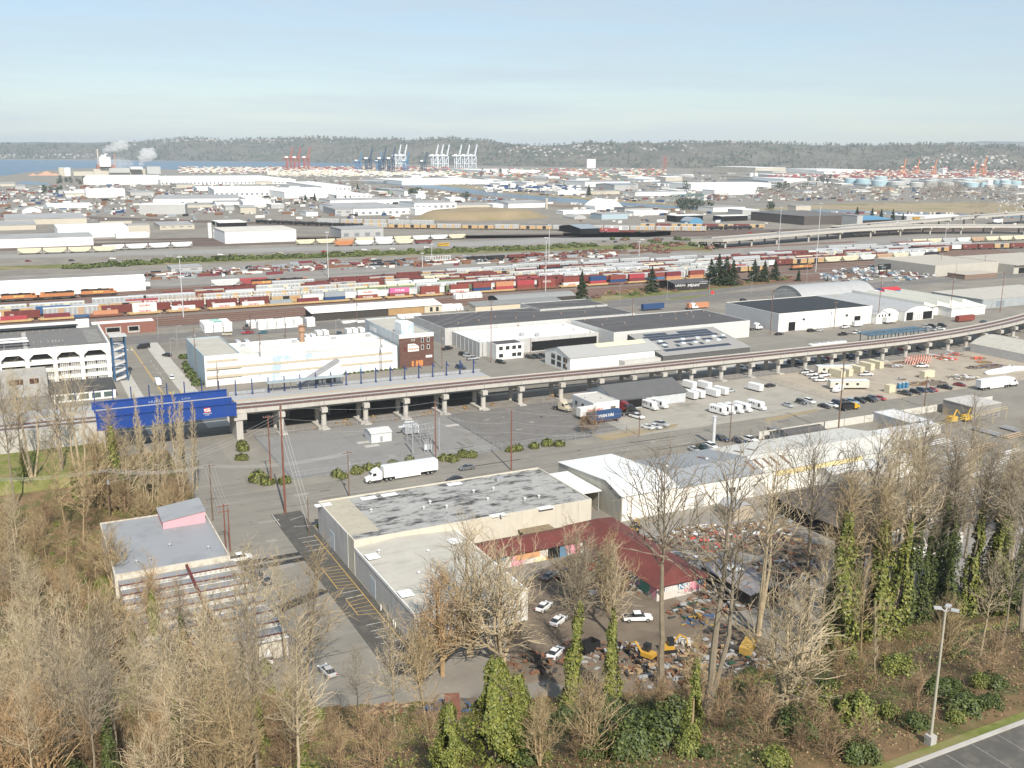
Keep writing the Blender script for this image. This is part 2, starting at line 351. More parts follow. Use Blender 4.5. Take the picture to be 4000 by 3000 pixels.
for pl in ([(-200,985),(900,960),(2000,930),(2500,915),(2500,905),(2000,915),(900,935),(-200,965)],[(-200,945),(1000,925),(2200,918),(2200,900),(1500,893),(700,868),(-200,835),(-200,825),(700,858),(1500,880),(2700,900),(4200,880),(4200,900),(2700,925)]):
    ppoly('railway_tracks', pl, .02, M('far_tracks', (.15,.11,.09), .95, .2, .03, dirt=((.09,.065,.055), (.004,.12,.1), .45, .6)))
# water
ppoly('river', [(1380,702),(1480,702),(1700,719),(1850,735),(2000,755),(2180,772),(2300,780),(2450,792),(2620,803),(2900,814),(3200,816),(3600,832),(4100,846),(4100,852),(3600,840),(3200,826),(2900,828),(2620,812),(2450,804),(2300,796),(2180,788),(2020,772),(1850,759),(1730,742),(1600,728),(1440,712)], .05, WATER)
ppoly('river', [(1720,779),(1900,772),(2050,783),(2180,790),(2050,792),(1900,782)], .06, WATER)
ppoly('river', [(50,712),(110,708),(190,715),(200,722),(110,722)], .06, WATER)
ppoly('bay', [(-900,600),(-300,622),(0,624),(500,628),(1000,632),(1450,637),(1400,647),(1000,656),(705,664),(588,659),(380,656),(280,659),(150,668),(77,677),(0,689),(-300,700)], .05, M('bay_water', (.045,.11,.185), .35, .08, .004, spec=.5))
ppoly('meadow', [(2620,830),(3000,812),(3300,795),(3800,790),(4200,800),(4200,850),(3700,830),(3200,818),(2900,824)], .07, G_DRY)
ppoly('river_bank', [(1550,706),(1850,727),(2150,760),(2400,778),(2700,800),(2660,806),(2300,781),(2000,757),(1700,722)], .08, G_DRY)
ppoly('river_bank', [(1500,722),(1750,748),(1900,766),(2100,795),(2500,815),(2700,820),(2700,832),(2300,815),(2000,800),(1800,775),(1650,755)], .04, M('bank_scrub', (.19,.15,.11), .95, .3, .02))
# grass mound
_b = MB(); cx, cy_, _ = P(1972, 862); mu_, mv_ = 96, 62; n = 28; vs = []
for i in range(n+1):
    for j in range(n+1):
        a, c = -1.15+2.3*i/n, -1.15+2.3*j/n; q = max(0, 1-(a*a+c*c)); z = 10*ss(q*1.7)*(1+.15*mnoise.noise(Vector((a*2, c*2, 0))))
        vs.append((cx+a*mu_, cy_+70+c*mv_, z-.02))
_b.add(vs, [(i*(n+1)+j, (i+1)*(n+1)+j, (i+1)*(n+1)+j+1, i*(n+1)+j+1) for i in range(n) for j in range(n)])
struct(_b.build('grass_mound', M('mound_grass', (.27,.21,.13), .95, .15, .03, dirt=((.19,.175,.075), .012, .5, .7)), smooth=True))
# far hills: a scarp with a plateau behind it
def hills(name, pts, zfn, m, back):
    b = MB(); vs = []; nr = 9
    for (x, yb, yt) in pts:
        p = P(x, yb); d = Vector((p[0], p[1])); r = d.length; d.normalize()
        rt = r+back; w = ray(x, yt); zt = H + w[2]/hypot(w[0], w[1])*rt
        for k in range(nr):
            t = k/(nr-1); z = zt*(ss(t)*.8+.2*t)
            z *= 1+.16*mnoise.noise(Vector((x*.012, t*3, 5)))*(t < 1) ; rr = r+back*(t**1.1)
            vs.append((d.x*rr, d.y*rr, z if k else -1))
        vs.append((d.x*(rt+3500), d.y*(rt+3500), zt*.85))
    nr += 1; n = len(pts)
    b.add(vs, [(i*nr+k, (i+1)*nr+k, (i+1)*nr+k+1, i*nr+k+1) for i in range(n-1) for k in range(nr-1)])
    return struct(b.build(name, m, smooth=True)), vs, nr
def interp(tab, x):
    for (a, b), (c, d) in zip(tab, tab[1:]):
        if a <= x <= c: return b+(d-b)*(x-a)/(c-a)
    return tab[0][1] if x < tab[0][0] else tab[-1][1]
TOPS = [(-400,566),(300,566),(330,566),(400,564),(480,556),(640,549),(700,540),(800,540),(880,549),(1060,540),(1200,536),(1400,542),(1600,547),(1750,540),(1900,551),(1970,561),(2100,571),(2200,566),(2290,556),(2400,559),(2600,559),(2860,557),(3000,560),(3200,568),(3400,568),(3600,564),(3900,570),(4000,571),(4400,574)]
BASE = [(-400,620),(300,622),(700,628),(1100,632),(1500,640),(2000,650),(2500,656),(3000,661),(3500,667),(4400,674)]
HM = M('hill_forest', (.13,.12,.095), .95, .35, .006, dirt=[((.05,.065,.045), .008, .47, .6), ((.17,.14,.10), .004, .58, .72)])
HILL, HV, HN = hills('hills', [(x, interp(BASE, x), interp(TOPS, x)) for x in range(-400, 4420, 20)], None, HM, 900)
FARH = hills('far_hills', [(x, 606, 556+3*mnoise.noise(Vector((x*.01,0,0)))) for x in range(-500, 520, 20)], None, M('far_forest', (.06,.075,.06), .95, .2, .004), 2500)
FARH2 = hills('far_hills', [(x, 606, 553+ (x-3900)**2/9000) for x in range(3600, 4300, 20)], None, M('far_range', (.06,.075,.07), .95, .1, .002), 9000)
ppoly('sand_bluff', [(3040,649),(3180,649),(3180,648.5),(3040,648.5)], .3, G_TAN)
# ------------------------------------------------------------------ buildings
def arc(a0, a1, h, rise, n=12):
    c, w = (a0+a1)/2, (a1-a0)/2; R = (w*w+rise*rise)/(2*rise); th = math.asin(min(1, w/R))
    return [(c+R*sin(-th+2*th*i/n), h-R*cos(th)+R*cos(-th+2*th*i/n)) for i in range(n+1)]
def bld(name, label, u0, v0, u1, v1, h, wall, roofm, roof='flat', rh=2., z0=0., par=.45, ridge=.5, cat='building', group=None, over=.3, lift=0.):
    t = thing(name, label, cat, (u0, v0, z0), 0, group); w = MB(); r = MB()
    if roof == 'flat':
        w.box(u0, v0, z0, u1, v1, h)
        q = .28
        if par:
            w.box(u0, v0, h, u1, v0+q, h+par); w.box(u0, v1-q, h, u1, v1, h+par); w.box(u0, v0+q, h, u0+q, v1-q, h+par); w.box(u1-q, v0+q, h, u1, v1-q, h+par)
            r.box(u0+q, v0+q, h+.005, u1-q, v1-q, h+.06)
        else: r.box(u0-.15, v0-.15, h+.005, u1+.15, v1+.15, h+.25)
    else:
        ax = roof[-1]; A0, A1 = (v0, v1) if ax == 'u' else (u0, u1)
        if roof.startswith('gable'): prof = [(A0, h), (A0+(A1-A0)*ridge, h+rh), (A1, h)]
        elif roof.startswith('shed'): prof = [(A0, h), (A1, h+rh)]
        else: prof = arc(A0, A1, h, rh, 14)
        wp = [(A0, z0)]+prof+[(A1, z0)]
        up = [(p[0], p[1]+.03) for p in prof]
        if roof.startswith(('gable', 'shed')):
            s0 = (prof[1][1]-prof[0][1])/(prof[1][0]-prof[0][0]); s1 = (prof[-1][1]-prof[-2][1])/(prof[-1][0]-prof[-2][0])
            up[0] = (up[0][0]-over, up[0][1]-over*s0); up[-1] = (up[-1][0]+over, up[-1][1]+over*s1)
        rp = up+[(p[0], p[1]+.16) for p in up[::-1]]
        if ax == 'u': w.ext_x(wp[::-1], u0, u1); r.ext_x(rp, u0-over, u1+over)
        else: w.ext_y(wp[::-1], v0, v1); r.ext_y(rp, v0-over, v1+over)
    w.build('wall', wall, t)
    r.build('roof', roofm, t)
    return t
def opS(t, v0, xl, xr, yt, yb, m, name='window', d=.06, frame=None, z0=None):
    a = PV(xl, yt, v0); b = PV(xr, yb, v0); zz = z0 if z0 is not None else b[2]; mb = MB()
    mb.box(a[0], v0-d, zz, b[0], v0+.03, a[2]); o = mb.build(name, m, t)
    if frame: fr(a[0], b[0], zz, a[2], v0, frame, o)
    return o
def fr(ua, ub, za, zb, v0, m, parent, w=.12, d=.10, name='frame'):
    f = MB(); f.box(ua-w, v0-d, za-w, ub+w, v0-.01, za); f.box(ua-w, v0-d, zb, ub+w, v0-.01, zb+w); f.box(ua-w, v0-d, za, ua, v0-.01, zb); f.box(ub, v0-d, za, ub+w, v0-.01, zb)
    return f.build(name, m, parent)
def wS(t, v0, ua, ub, za, zb, m, name='window', d=.06, frame=None):
    mb = MB(); mb.box(ua, v0-d, za, ub, v0+.03, zb); o = mb.build(name, m, t)
    if frame: fr(ua, ub, za, zb, v0, frame, o)
    return o
def wW(t, u0, va, vb, za, zb, m, name='window', d=.06):
    mb = MB(); mb.box(u0-d, va, za, u0+.03, vb, zb); return mb.build(name, m, t)
def vents(t, spots, m, kind=0, name='roof_vent'):
    for (u, v, z) in spots:
        b = MB()
        if kind == 0: b.cyl(u, v, z, z+.55, .22, n=8); b.cyl(u, v, z+.55, z+.8, .42, .30, n=8)
        elif kind == 1: b.box(u-.9, v-.6, z, u+.9, v+.6, z+1.1)
        else: b.cyl(u, v, z, z+1.2, .12, n=6)
        b.build(name, m, t)
# -- concrete warehouse at the street corner
W_CONC = M('tilt_up_wall', (.52,.51,.49), .9, .1, .2, dirt=[((.32,.31,.30), (1.3,1.3,.08), .52, .75), ((.2,.19,.18), (.3,.3,2), .64, .8)])
W_CREAM = M('cream_panel', (.56,.525,.44), .9, .08, .3, dirt=((.36,.31,.23), (.9,.9,.1), .55, .8))
R_OLD = M('weathered_roof', (.34,.335,.32), .9, .16, .35, dirt=[((.045,.045,.045), (.20,.45,1), .47, .62), ((.38,.375,.37), .1, .56, .7), ((.12,.12,.125), 1.6, .6, .8)])
R_BEIGE = M('beige_roof', (.44,.42,.37), .9, .08, .25, dirt=((.33,.31,.265), (.1,.6,1), .5, .75)); R_TAN = M('tan_roof', (.40,.365,.29), .9, .1, .4, dirt=((.2,.19,.17), (.35,1.2,1), .58, .75))
PATCH = M('roof_patch', (.72,.74,.76), .7, .05)
t = bld('warehouse', 'long concrete warehouse with patchy black and grey roof at the street corner', 59.3, 189, 117.6, 215.6, 7.5, W_CREAM, R_OLD, par=.35)
w = MB(); w.box(59.2, 193.2, 0, 59.3, 215.6, 7.86); w.build('side_wall', W_CONC, t)
r = MB(); r.box(59.6, 192.8, 7.56, 66.3, 215.3, 7.60); r.build('roof_strip', R_TAN, t)
for (x, y) in [(1440,1945),(1520,1932),(1775,1890),(1262,1972),(1945,2012),(2130,1983)]:
    p = P(x, y, 7.62); b = MB(); b.box(p[0]-1.9, p[1]-1.0, 7.61, p[0]+1.9, p[1]+1.0, 7.64); b.build('roof_patch', PATCH, t)
vents(t, [P(x, y, 7.56) for x, y in [(1905,1955),(1680,1967),(1655,1990),(1850,1925),(1450,2000),(1927,1915),(2050,1955),(1960,2020),(1745,1985),(2105,1945)]], M('vent_grey', (.55,.55,.54), .7))
vents(t, [P(1950,1880,7.56)], STEEL, 1, 'air_handler')
wW(t, 59.2, 203, 206.5, .1, 4.2, M('pale_door', (.5,.55,.58), .6), 'door')
for i in range(6): b = MB(); b.box(84+i*6, 188.9, 0, 84.3+i*6, 189.0, 7.7); b.build('pilaster', W_CREAM, t)
b = MB(); b.box(98, 185.8, 3.4, 106, 188.9, 3.6); [b.box(98.2+i*2.5, 185.9, 0, 98.35+i*2.5, 186.05, 3.4) for i in range(4)]; b.build('awning', M('old_timber', (.22,.17,.11), .9, .3, 1), t)
wS(t, 189, 100, 104.5, .2, 2.8, DARK, 'door')
t = bld('warehouse', 'grey concrete building with beige gabled roof along the striped parking strip', 59.4, 154.7, 82.5, 188.98, 6.0, W_CONC, R_BEIGE, 'gable_v', .7, ridge=.42, over=.02)
b = MB(); b.box(59.36, 154.66, 0, 82.55, 154.7, 6.0); b.build('front_wall', M('sunlit_stucco', (.63,.62,.58), .9, .1, .3, dirt=((.34,.33,.31), (.8,.8,.1), .5, .75)), t)  # near face given a lighter skin, sunlight put into its colour
for q_ in ((59.3, 59.5), (82.3, 82.6)): b = MB(); b.box(q_[0], 154.6, 5.7, q_[1], 189, 6.35); b.build('gutter', WHITE, t)
wW(t, 59.4, 176, 179.2, .1, 4.0, M('pale_door', (.5,.55,.58), .6), 'door'); wW(t, 59.4, 168, 169, .1, 2.2, STEEL, 'door')
for v in (163, 164, 171): b = MB(); b.cyl(58.7, v, 0, 1.1, .12); b.build('bollard', WHITE, t)
for (x, y) in [(1455,2175),(1585,2320),(1775,2115)]:
    p = P(x, y, 6.5); b = MB(); b.box(p[0]-1.3, p[1]-1.4, 6.55, p[0]+1.3, p[1]+1.4, 6.68); b.build('roof_patch', PATCH, t)
vents(t, [P(x, y, 6.4) for x, y in [(1672,2160),(1636,2245),(1480,2160)]], MATS['vent_grey'])
# -- white metal warehouse
R_GREY = M('grey_metal_roof', (.27,.285,.30), .55, .06, .2, rib=(0, 1.2, .08)); R_WHITE = M('white_metal_roof', (.70,.71,.70), .6, .04, .2, rib=(0, 1.2, .05))
R_CREAM = M('cream_metal_roof', (.55,.54,.50), .7, .05, .2, rib=(0, 1.2, .05)); W_WHITE = M('white_metal_wall', (.80,.79,.74), .7, .05, .3, rib=(0, .9, .06), dirt=((.55,.5,.42), (.6,.6,.06), .52, .8))
W_SLAT = M('slatted_wall', (.66,.62,.52), .8, .1, .4, rib=(1, .55, .55))
t = thing('metal_warehouse', 'long white metal warehouse with mixed white and grey roof beside the concrete warehouse', 'warehouse', (127, 190, 0))
b = MB(); b.ext_x([(221,0),(221,6.2),(197.5,8.3),(190.5,6.4),(190.5,0)], 127.3, 144); b.box(144, 190.5, 0, 222, 213.5, 6.1); b.ext_x([(213.5,6.1),(197.5,8.25),(190.5,6.1)], 144, 222); b.build('wall', W_WHITE, t)
b = MB(); b.ext_x([(221.4,0.0),(221.4,6.2),(197.5,8.3),(190.5,6.2),(190.5,0)], 127, 127.25); b.build('end_wall', W_SLAT, t)
def slope(t, u0, u1, va, za, vr, zr, vb, zb, m, name='roof'):
    b = MB(); p = [(va, za), (vr, zr), (vb, zb)]; b.ext_x([(q[0], q[1]+.05) for q in p]+[(q[0], q[1]+.2) for q in p[::-1]], u0, u1); return b.build(name, m, t)
slope(t, 126.8, 143.9, 190.2, 6.3, 197.5, 8.35, 221.6, 6.1, R_WHITE); slope(t, 143.95, 171, 190.2, 6.1, 197.5, 8.3, 213.8, 6.05, R_GREY); slope(t, 171.05, 222.2, 190.2, 6.1, 197.5, 8.35, 213.8, 6.05, R_CREAM)
for (x, y) in [(2475,1855),(2565,1845),(2605,1828),(2760,1800)]: p = P(x, y, 7.6); vents(t, [p], WHITE)
vents(t, [P(x, y, 7.7) for x, y in [(2905,1785),(2980,1772),(3035,1760)]], MATS['vent_grey'])
SKY_L = M('brown_skylight', (.16,.10,.075), .6)
for (x, y) in [(2930,1815),(2965,1810),(3000,1805),(3030,1800),(2480,1850),(2615,1830),(2770,1800),(2945,1760),(2900,1770),(3060,1790)]:
    p = P(x, y, 7.6); nr_ = p[1] < 198.5; p = (p[0], 193.9 if nr_ else 204.5); zz = 8.3-abs(p[1]-197.5)*(.30 if nr_ else .135)-.02; b = MB(); sg = .30 if nr_ else -.135
    b.face([(p[0]-.45, p[1]-2, zz+.30-2*sg), (p[0]+.45, p[1]-2, zz+.30-2*sg), (p[0]+.45, p[1]+2, zz+.30+2*sg), (p[0]-.45, p[1]+2, zz+.30+2*sg)]); b.build('skylight', SKY_L, t)
b = MB(); b.box(175, 190.35, 4.6, 206, 190.48, 6.0); b.build('trim_band', M('yellow_trim', (.72,.60,.32), .7), t)
for (a, c) in ((149, 152), (168, 172), (205, 209)): wS(t, 190.5, a, c, .1, 3.6, M('grey_door', (.42,.42,.41), .6), 'door')
wS(t, 190.5, 160, 162, 2.4, 3.6, GLASS); wS(t, 190.5, 163, 163.7, 2.6, 3.6, GLASS)
t = thing('loading_canopy', 'white flat canopy roof bridging the concrete and the white metal warehouses', 'canopy', (118, 200, 0))
b = MB(); b.box(117.9, 199, 5.2, 126.7, 216, 5.45); b.build('roof', R_WHITE, t)
b = MB(); [b.box(u, v, 0, u+.2, v+.2, 5.2) for u in (118.3, 126) for v in (199.4, 207, 215)]; b.build('post', STEEL, t)
b = MB(); b.box(119, 212, 0, 126, 212.3, 5); b.build('wall', DARK, t)
# -- red-roofed yard building with painted walls
RR = M('red_metal_roof', (.155,.045,.037), .7, .2, .3, rib=(1, .5, .1), dirt=[((.09,.04,.033), .2, .48, .7), ((.21,.10,.085), (.6,.12,1), .58, .75)])
def mural(name, seed, axis=0):
    m, tt, bb = node_mat(name); N = tt.nodes.new; L = tt.links.new; bb.inputs['Roughness'].default_value = .8
    tc = N('ShaderNodeTexCoord'); n0 = N('ShaderNodeTexNoise'); n0.inputs['Scale'].default_value = .9; n0.inputs['Detail'].default_value = 2; L(tc.outputs['Object'], n0.inputs[0])
    mxx = N('ShaderNodeMix'); mxx.data_type = 'RGBA'; mxx.inputs[0].default_value = .75; L(tc.outputs['Object'], mxx.inputs[6]); L(n0.outputs[1], mxx.inputs[7])
    mpp = N('ShaderNodeMapping'); mpp.inputs['Location'].default_value = (seed*3.3, seed, 0); L(mxx.outputs[2], mpp.inputs[0])
    vo = N('ShaderNodeTexVoronoi'); vo.inputs['Scale'].default_value = 1.5; L(mpp.outputs[0], vo.inputs[0])
    rr = N('ShaderNodeValToRGB'); rr.color_ramp.interpolation = 'CONSTANT'; L(vo.outputs['Color'], rr.inputs[0])
    cs = [(.60,.57,.52),(.10,.22,.35),(.65,.30,.35),(.6,.55,.5),(.12,.32,.25),(.62,.25,.08),(.08,.08,.09),(.65,.6,.4)]
    e = rr.color_ramp.elements; e[0].color = (*cs[0], 1); e[1].position = .9; e[1].color = (*cs[7], 1)
    for i in range(1, 7): q = e.new(.12+i*.11); q.color = (*cs[i], 1)
    L(rr.outputs[0], bb.inputs['Base Color']); return m
MUR = [mural('mural_paint', 1), mural('mural_paint_dark', 4)]
t = thing('yard_building', 'red roofed yard building with walls covered in colourful spray paint', 'building', (84, 160, 0))
zf = 3.0
A = [P(1860,2170,3.2), P(2250,2120,3.2)]; uR0, uR1 = 85.5, 117.2
b = MB(); b.box(85, 178.3, 0, 110, 186.5, 3.0); b.build('wall', MUR[0], t)
b = MB(); b.box(109.5, 150.5, 0, 121.5, 186, 3.3); b.build('wing_wall', MUR[1], t)
b = MB(); b.box(109.45, 150.35, 0, 121.55, 150.48, 3.3); b.build('gable_wall', MUR[0], t)
b = MB(); b.ext_x([(177.7,2.9),(182.6,4.4),(187,2.95),(187,3.1),(182.6,4.56),(177.7,3.05)][::-1], 84.5, 112); b.build('roof', RR, t)
b = MB(); b.add([(108.7,149.7,3.2),(122.3,149.7,3.2),(115.5,153.5,5.4),(108.7,187.2,3.2),(122.3,187.2,3.2),(115.5,183,5.4)], [(0,1,2),(1,4,5,2),(4,3,5),(3,0,2,5),(3,4,1,0)]); b.build('hip_roof', RR, t)
text('GEZR NEK', (114, 150.3, 2.1), 1.5, M('graffiti_white', (.75,.75,.75), .7), t, 'S', 8, 'graffiti'); text('VAOS', (118.5, 150.3, 1.0), 1.3, M('graffiti_pink', (.65,.2,.3), .7), t, 'S', 5, 'graffiti')
wS(t, 178.3, 92, 98, 1.2, 2.6, M('orange_board', (.6,.32,.16), .7), 'signboard'); wS(t, 178.3, 100, 103, .1, 2.4, DARK, 'door')
# -- sawtooth factory in the trees
R_FLAT = M('flat_grey_roof', (.285,.295,.31), .5, .07, .12, dirt=((.23,.24,.255), .15, .5, .7)); BRN = M('brown_trim', (.13,.035,.03), .7)
W_DIRTY = M('dirty_cream', (.56,.52,.44), .8, .15, .6, dirt=((.3,.22,.15), .5, .5, .7)); PINK = M('pink_wall', (.66,.36,.40), .8, .05, .5)
t = bld('factory', 'low factory with smooth grey roof and many rows of sawtooth skylights among the trees', 13, 199, 35.6, 230.5, 4.8, W_DIRTY, R_FLAT, par=.3)
SKP = M('skylight_panel', (.55,.53,.48), .4, .2, .35, rib=(0, 1.0, .25), dirt=((.10,.12,.14), (.15,1,1), .5, .62))
for i in range(8):
    v1 = 199-i*4.7; v0 = v1-4.7; x1 = 36.2+i*.25
    b = MB(); b.ext_x([(v0,0),(v0,3.6),(v1-.06,3.6),(v1-.06,0)][::-1], 13.6, x1); b.build('bay_wall', W_DIRTY, t)
    b = MB(); b.ext_x([(v1-.1,3.62),(v0+.1,4.5),(v0+.1,4.65),(v1-.1,3.8)][::-1], 13.5, x1+.1); b.build('sawtooth_roof', R_FLAT, t)
    b = MB(); b.box(13.6, v0+.02, 3.6, x1, v0+.1, 4.48); b.build('skylight', SKP, t)
    b = MB(); b.box(13.4, v0-.08, 4.5, x1+.2, v0+.16, 4.68); b.build('trim', BRN, t)
    b = MB(); b.box(13.5, v0-.5, 3.62, x1+.1, v0-.12, 3.86); b.build('gutter', WHITE, t)
b = MB(); b.box(26.5, 162, 4.7, 27.0, 198.6, 4.95); b.build('ridge_beam', BRN, t)
q8 = [(0,1,5,4),(1,2,6,5),(2,3,7,6),(3,0,4,7),(4,5,6,7),(3,2,1,0)]
t2 = MB(); t2.add([(25.4,221,4.8),(34.6,221,4.8),(34.6,229.5,4.8),(25.4,229.5,4.8),(25.4,221,6.5),(34.6,221,7.6),(34.6,229.5,7.9),(25.4,229.5,6.8)], q8); t2.build('penthouse_wall', PINK, t)
t2 = MB(); t2.add([(25.2,220.8,6.52),(34.8,220.8,7.64),(34.8,229.7,7.94),(25.2,229.7,6.84),(25.2,220.8,6.68),(34.8,220.8,7.8),(34.8,229.7,8.1),(25.2,229.7,7.0)], q8); t2.build('penthouse_roof', R_FLAT, t)
vents(t, [P(x, y, 4.8) for x, y in [(664,2135),(815,2145),(535,2200),(585,2192),(728,2045)]], STEEL)
t = bld('shed', 'small white derelict shed with square window hole at the factory end', 24.3, 150, 28.6, 155.5, 3.6, M('white_old', (.62,.6,.55), .9, .2, .6), R_BEIGE, 'gable_u', 1); wS(t, 150, 26, 27.4, 1.2, 2.4, DARK)
# -- parking garage (left)
G_DECK = M('garage_deck', (.17,.165,.16), .9, .12, .2, dirt=((.12,.115,.11), .2, .5, .75)); G_WHITE = M('garage_white', (.80,.79,.74), .7, .04, .4)
G0, G1, V0, V1, GZ = -14, 32.2, 402, 454.5, 13.8
t = thing('parking_garage', 'white five-storey parking garage with open decks and blue stair tower', 'parking garage', (G0, V0, 0))
b = MB()
for k in range(5): z = 13.8-k*3.1; b.box(G0, V0+.6, z-.45, G1, V1, z)
b.build('deck', G_DECK, t)
b = MB()
for z0_, z1_ in ((12.6, 14.9), (8.6, 9.9), (5.6, 6.8), (2.6, 3.8), (0, .9)): b.box(G0, V0, z0_, G1, V0+.5, z1_); b.box(G1-.5, V0+.5, z0_, G1, V1, z1_)
b.box(G0, V1-.5, 0, G1-.5, V1, 15)
for i in range(6): u = G1-.9-i*9.35; b.box(u-.75, V0+.02, .9, u+.75, V0+.48, 12.6)
for i in range(5):
    ua, ub = G1-.9-i*9.35-8.6, G1-.9-i*9.35-.75
    for (p, q) in ((ua, ua+1.7), (ub, ub-1.7)): b.add([(p, V0+.03, 12.6), (q, V0+.03, 12.6), (p, V0+.03, 11.0), (p, V0+.45, 12.6), (q, V0+.45, 12.6), (p, V0+.45, 11.0)], [(0,1,2), (3,5,4), (1,4,5,2)])
b.build('facade', G_WHITE, t)
b = MB(); b.box(G0+.5, V0+.8, .2, G1-1, V0+1.1, 13.3); b.build('inner_wall', DARK, t)  # black sheet added behind the facade so the openings read as shaded
for i in range(5):
    ua = G1-.9-i*9.35-7.9
    for (z0_, z1_) in ((9.95, 12.2), (6.85, 8.5), (3.85, 5.5), (.95, 2.5)):
        b = MB(); b.box(ua, V0+.2, z0_, ua+6.9, V0+.26, z0_+.5 if z0_ > 9 else z0_+.3)
        if z0_ < 9 and not (i in (2, 3) and z0_ > 6):
            for c in range(2):
                x0 = ua+.2+c*3.7
                for q in range(5): b.box(x0+q*.7, V0+.2, z0_, x0+q*.7+.14, V0+.26, z1_)
                for q in range(4): b.box(x0, V0+.19, z0_+.1+q*.5, x0+2.9, V0+.25, z0_+.22+q*.5)
        b.build('window_grille' if z0_ < 9 else 'railing', WHITE, t)
b = MB()
for i in range(12): ln_u = G0+2+i*2.6; b.box(ln_u, V0+6, GZ, ln_u+.12, V0+9, GZ+.03); b.box(ln_u, V0+18, GZ, ln_u+.12, V0+21, GZ+.03); b.box(ln_u+3, V1-9, GZ, ln_u+3.12, V1-6, GZ+.03)
for i in range(10): b.box(G1-7, V0+12+i*3, GZ, G1-1.5, V0+12.12+i*3, GZ+.03)
for cv in (V0+7, V0+19):
    a = [(13+2.6*sin(q*pi/8), cv+2.6*cos(q*pi/8)) for q in range(9)]
    for (p, q) in zip(a, a[1:]+a[:1]): d = Vector((q[0]-p[0], q[1]-p[1])).normalized()*.08; b.face([(p[0]+d.y, p[1]-d.x, GZ+.03), (q[0]+d.y, q[1]-d.x, GZ+.03), (q[0]-d.y, q[1]+d.x, GZ+.03), (p[0]-d.y, p[1]+d.x, GZ+.03)])
b.build('deck_marking', LINE, t)
b = MB()
b.box(G0, V0+9.5, GZ+2.2, 4.5, V0+12.5, GZ+2.4); b.box(G0, V0+15.5, GZ+2.2, 4.2, V0+18.5, GZ+2.4); b.box(G0, V1-7, GZ+2.0, 24, V1-1, GZ+2.2)
b.build('deck_canopy', WHITE, t)
b = MB(); [b.box(u, v, GZ, u+.2, v+.2, GZ+2.2) for u in (-10, -4, 3) for v in (V0+11, V0+17)]; b.build('canopy_post', STEEL, t)
b = MB(); b.box(2.5, V0+.7, GZ+.002, 4, V1-8, GZ+.05); b.build('walkway', CONC, t)
SB = M('stair_blue', (.04,.10,.20), .5)
t2 = MB()
for u in (32.6, 37.2):
    for v in (399.5, 404.5): t2.box(u, v, 0, u+.45, v+.45, 17.5)
for k in range(6): t2.box(33.05, 399.6, 2.9+k*2.9, 37.2, 399.85, 3.2+k*2.9); t2.box(32.7, 404.6, 2.9+k*2.9, 37.2, 404.85, 3.2+k*2.9)
t2.build('stair_frame', SB, t)
t2 = MB(); t2.box(32, 399, 17.5, 38.2, 405.4, 17.8); t2.build('stair_roof', M('stair_roof_grey', (.5,.5,.48), .6), t)
for k in range(5): b = MB(); z = .2+k*2.9; b.ext_y([(33.2,z),(37,z+1.3),(37,z+2.2),(33.2,z+.9)][::-1], 400, 401.3); b.ext_y([(33.2,z+2.8),(37,z+1.5),(37,z+2.4),(33.2,z+3.7)], 402.2, 403.6); b.build('stair_flight', M('stair_grey', (.5,.5,.5), .6), t)
t2 = MB(); t2.box(23.5, 449, GZ, 28.5, 453, GZ+3.6); t2.build('roof_lobby', WHITE, t); t2 = MB(); t2.box(23, 448.5, GZ+4.6, 29, 453.5, GZ+4.9); [t2.box(u, v, GZ+3.6, u+.3, v+.3, GZ+4.6) for u in (23.3, 28.4) for v in (448.8, 452.9)]; t2.build('lobby_roof', SB, t)
# lower grey block and glazed entrance in front of the garage
t = bld('station_building', 'grey flat-fronted block with dark windows below the garage', -14, 388, 9, 401.9, 7.6, M('grey_cladding', (.36,.355,.34), .8, .06, .4), M('gravel_roof', (.35,.34,.32), .9), par=.3)
for u in (-11, -3.5, 3.2): wS(t, 388, u, u+4.6 if u < 2 else u+3, 4.7, 6.6, M('brown_glass', (.09,.045,.03), .2, .3, .8))
t = bld('station_building', 'low white annex with dark sloping glass canopy at the bridge end', 9.5, 374, 30.5, 388, 3.2, WHITE, M('dark_canopy', (.05,.05,.05), .5), 'shed_u', 1.2)
for i in range(5): wS(t, 374, 10.5+i*4, 13.5+i*4, .6, 2.5, M('green_glass', (.09,.12,.11), .2))
# -- white warehouse with blue panels (centre-left)
W_MIX = M('white_blue_wall', (.72,.75,.76), .8, .05, .3, dirt=[((.42,.52,.58), (.12,1,.05), .54, .6), ((.62,.57,.48), (.05,.05,.9), .62, .68)]); W_BG = M('bluegrey_wall', (.36,.45,.50), .8, .08, .3, rib=(1, 4, .1)); BEI = M('beige_band', (.50,.43,.33), .8, .12, .6)
R_DUST = M('dusty_white_roof', (.68,.665,.62), .85, .06, .1, dirt=((.5,.47,.4), .06, .55, .75))
t = bld('warehouse', 'white warehouse with faded blue panels and white roof left of the brick block', 76, 376.5, 139, 410, 9, W_MIX, R_DUST, par=.5)
for z in (3.0, 6.3): b = MB(); b.box(63, 376.38, z, 137, 376.5, z+.9); b.build('band', BEI, t)
vents(t, [P(x, y, 9) for x, y in [(1150,1338),(1305,1325),(1438,1315),(950,1355)]], STEEL, 1)
tk = MB(); p = P(1180, 1335, 9); tk.cyl(p[0], p[1], 9, 13.5, 1.1, n=10); tk.cyl(p[0], p[1], 13.5, 15.5, 1.6, 1.2, n=10); tk.cyl(p[0], p[1], 15.8, 16.3, 1.8, .4, n=10); tk.build('cyclone', M('rusty_steel', (.33,.20,.13), .8, .25, .5), t)
t = bld('warehouse', 'pale block with blue side wall at the corner behind the bridge', 62.5, 377, 75.95, 417, 11.2, W_BG, R_BEIGE, par=.5)
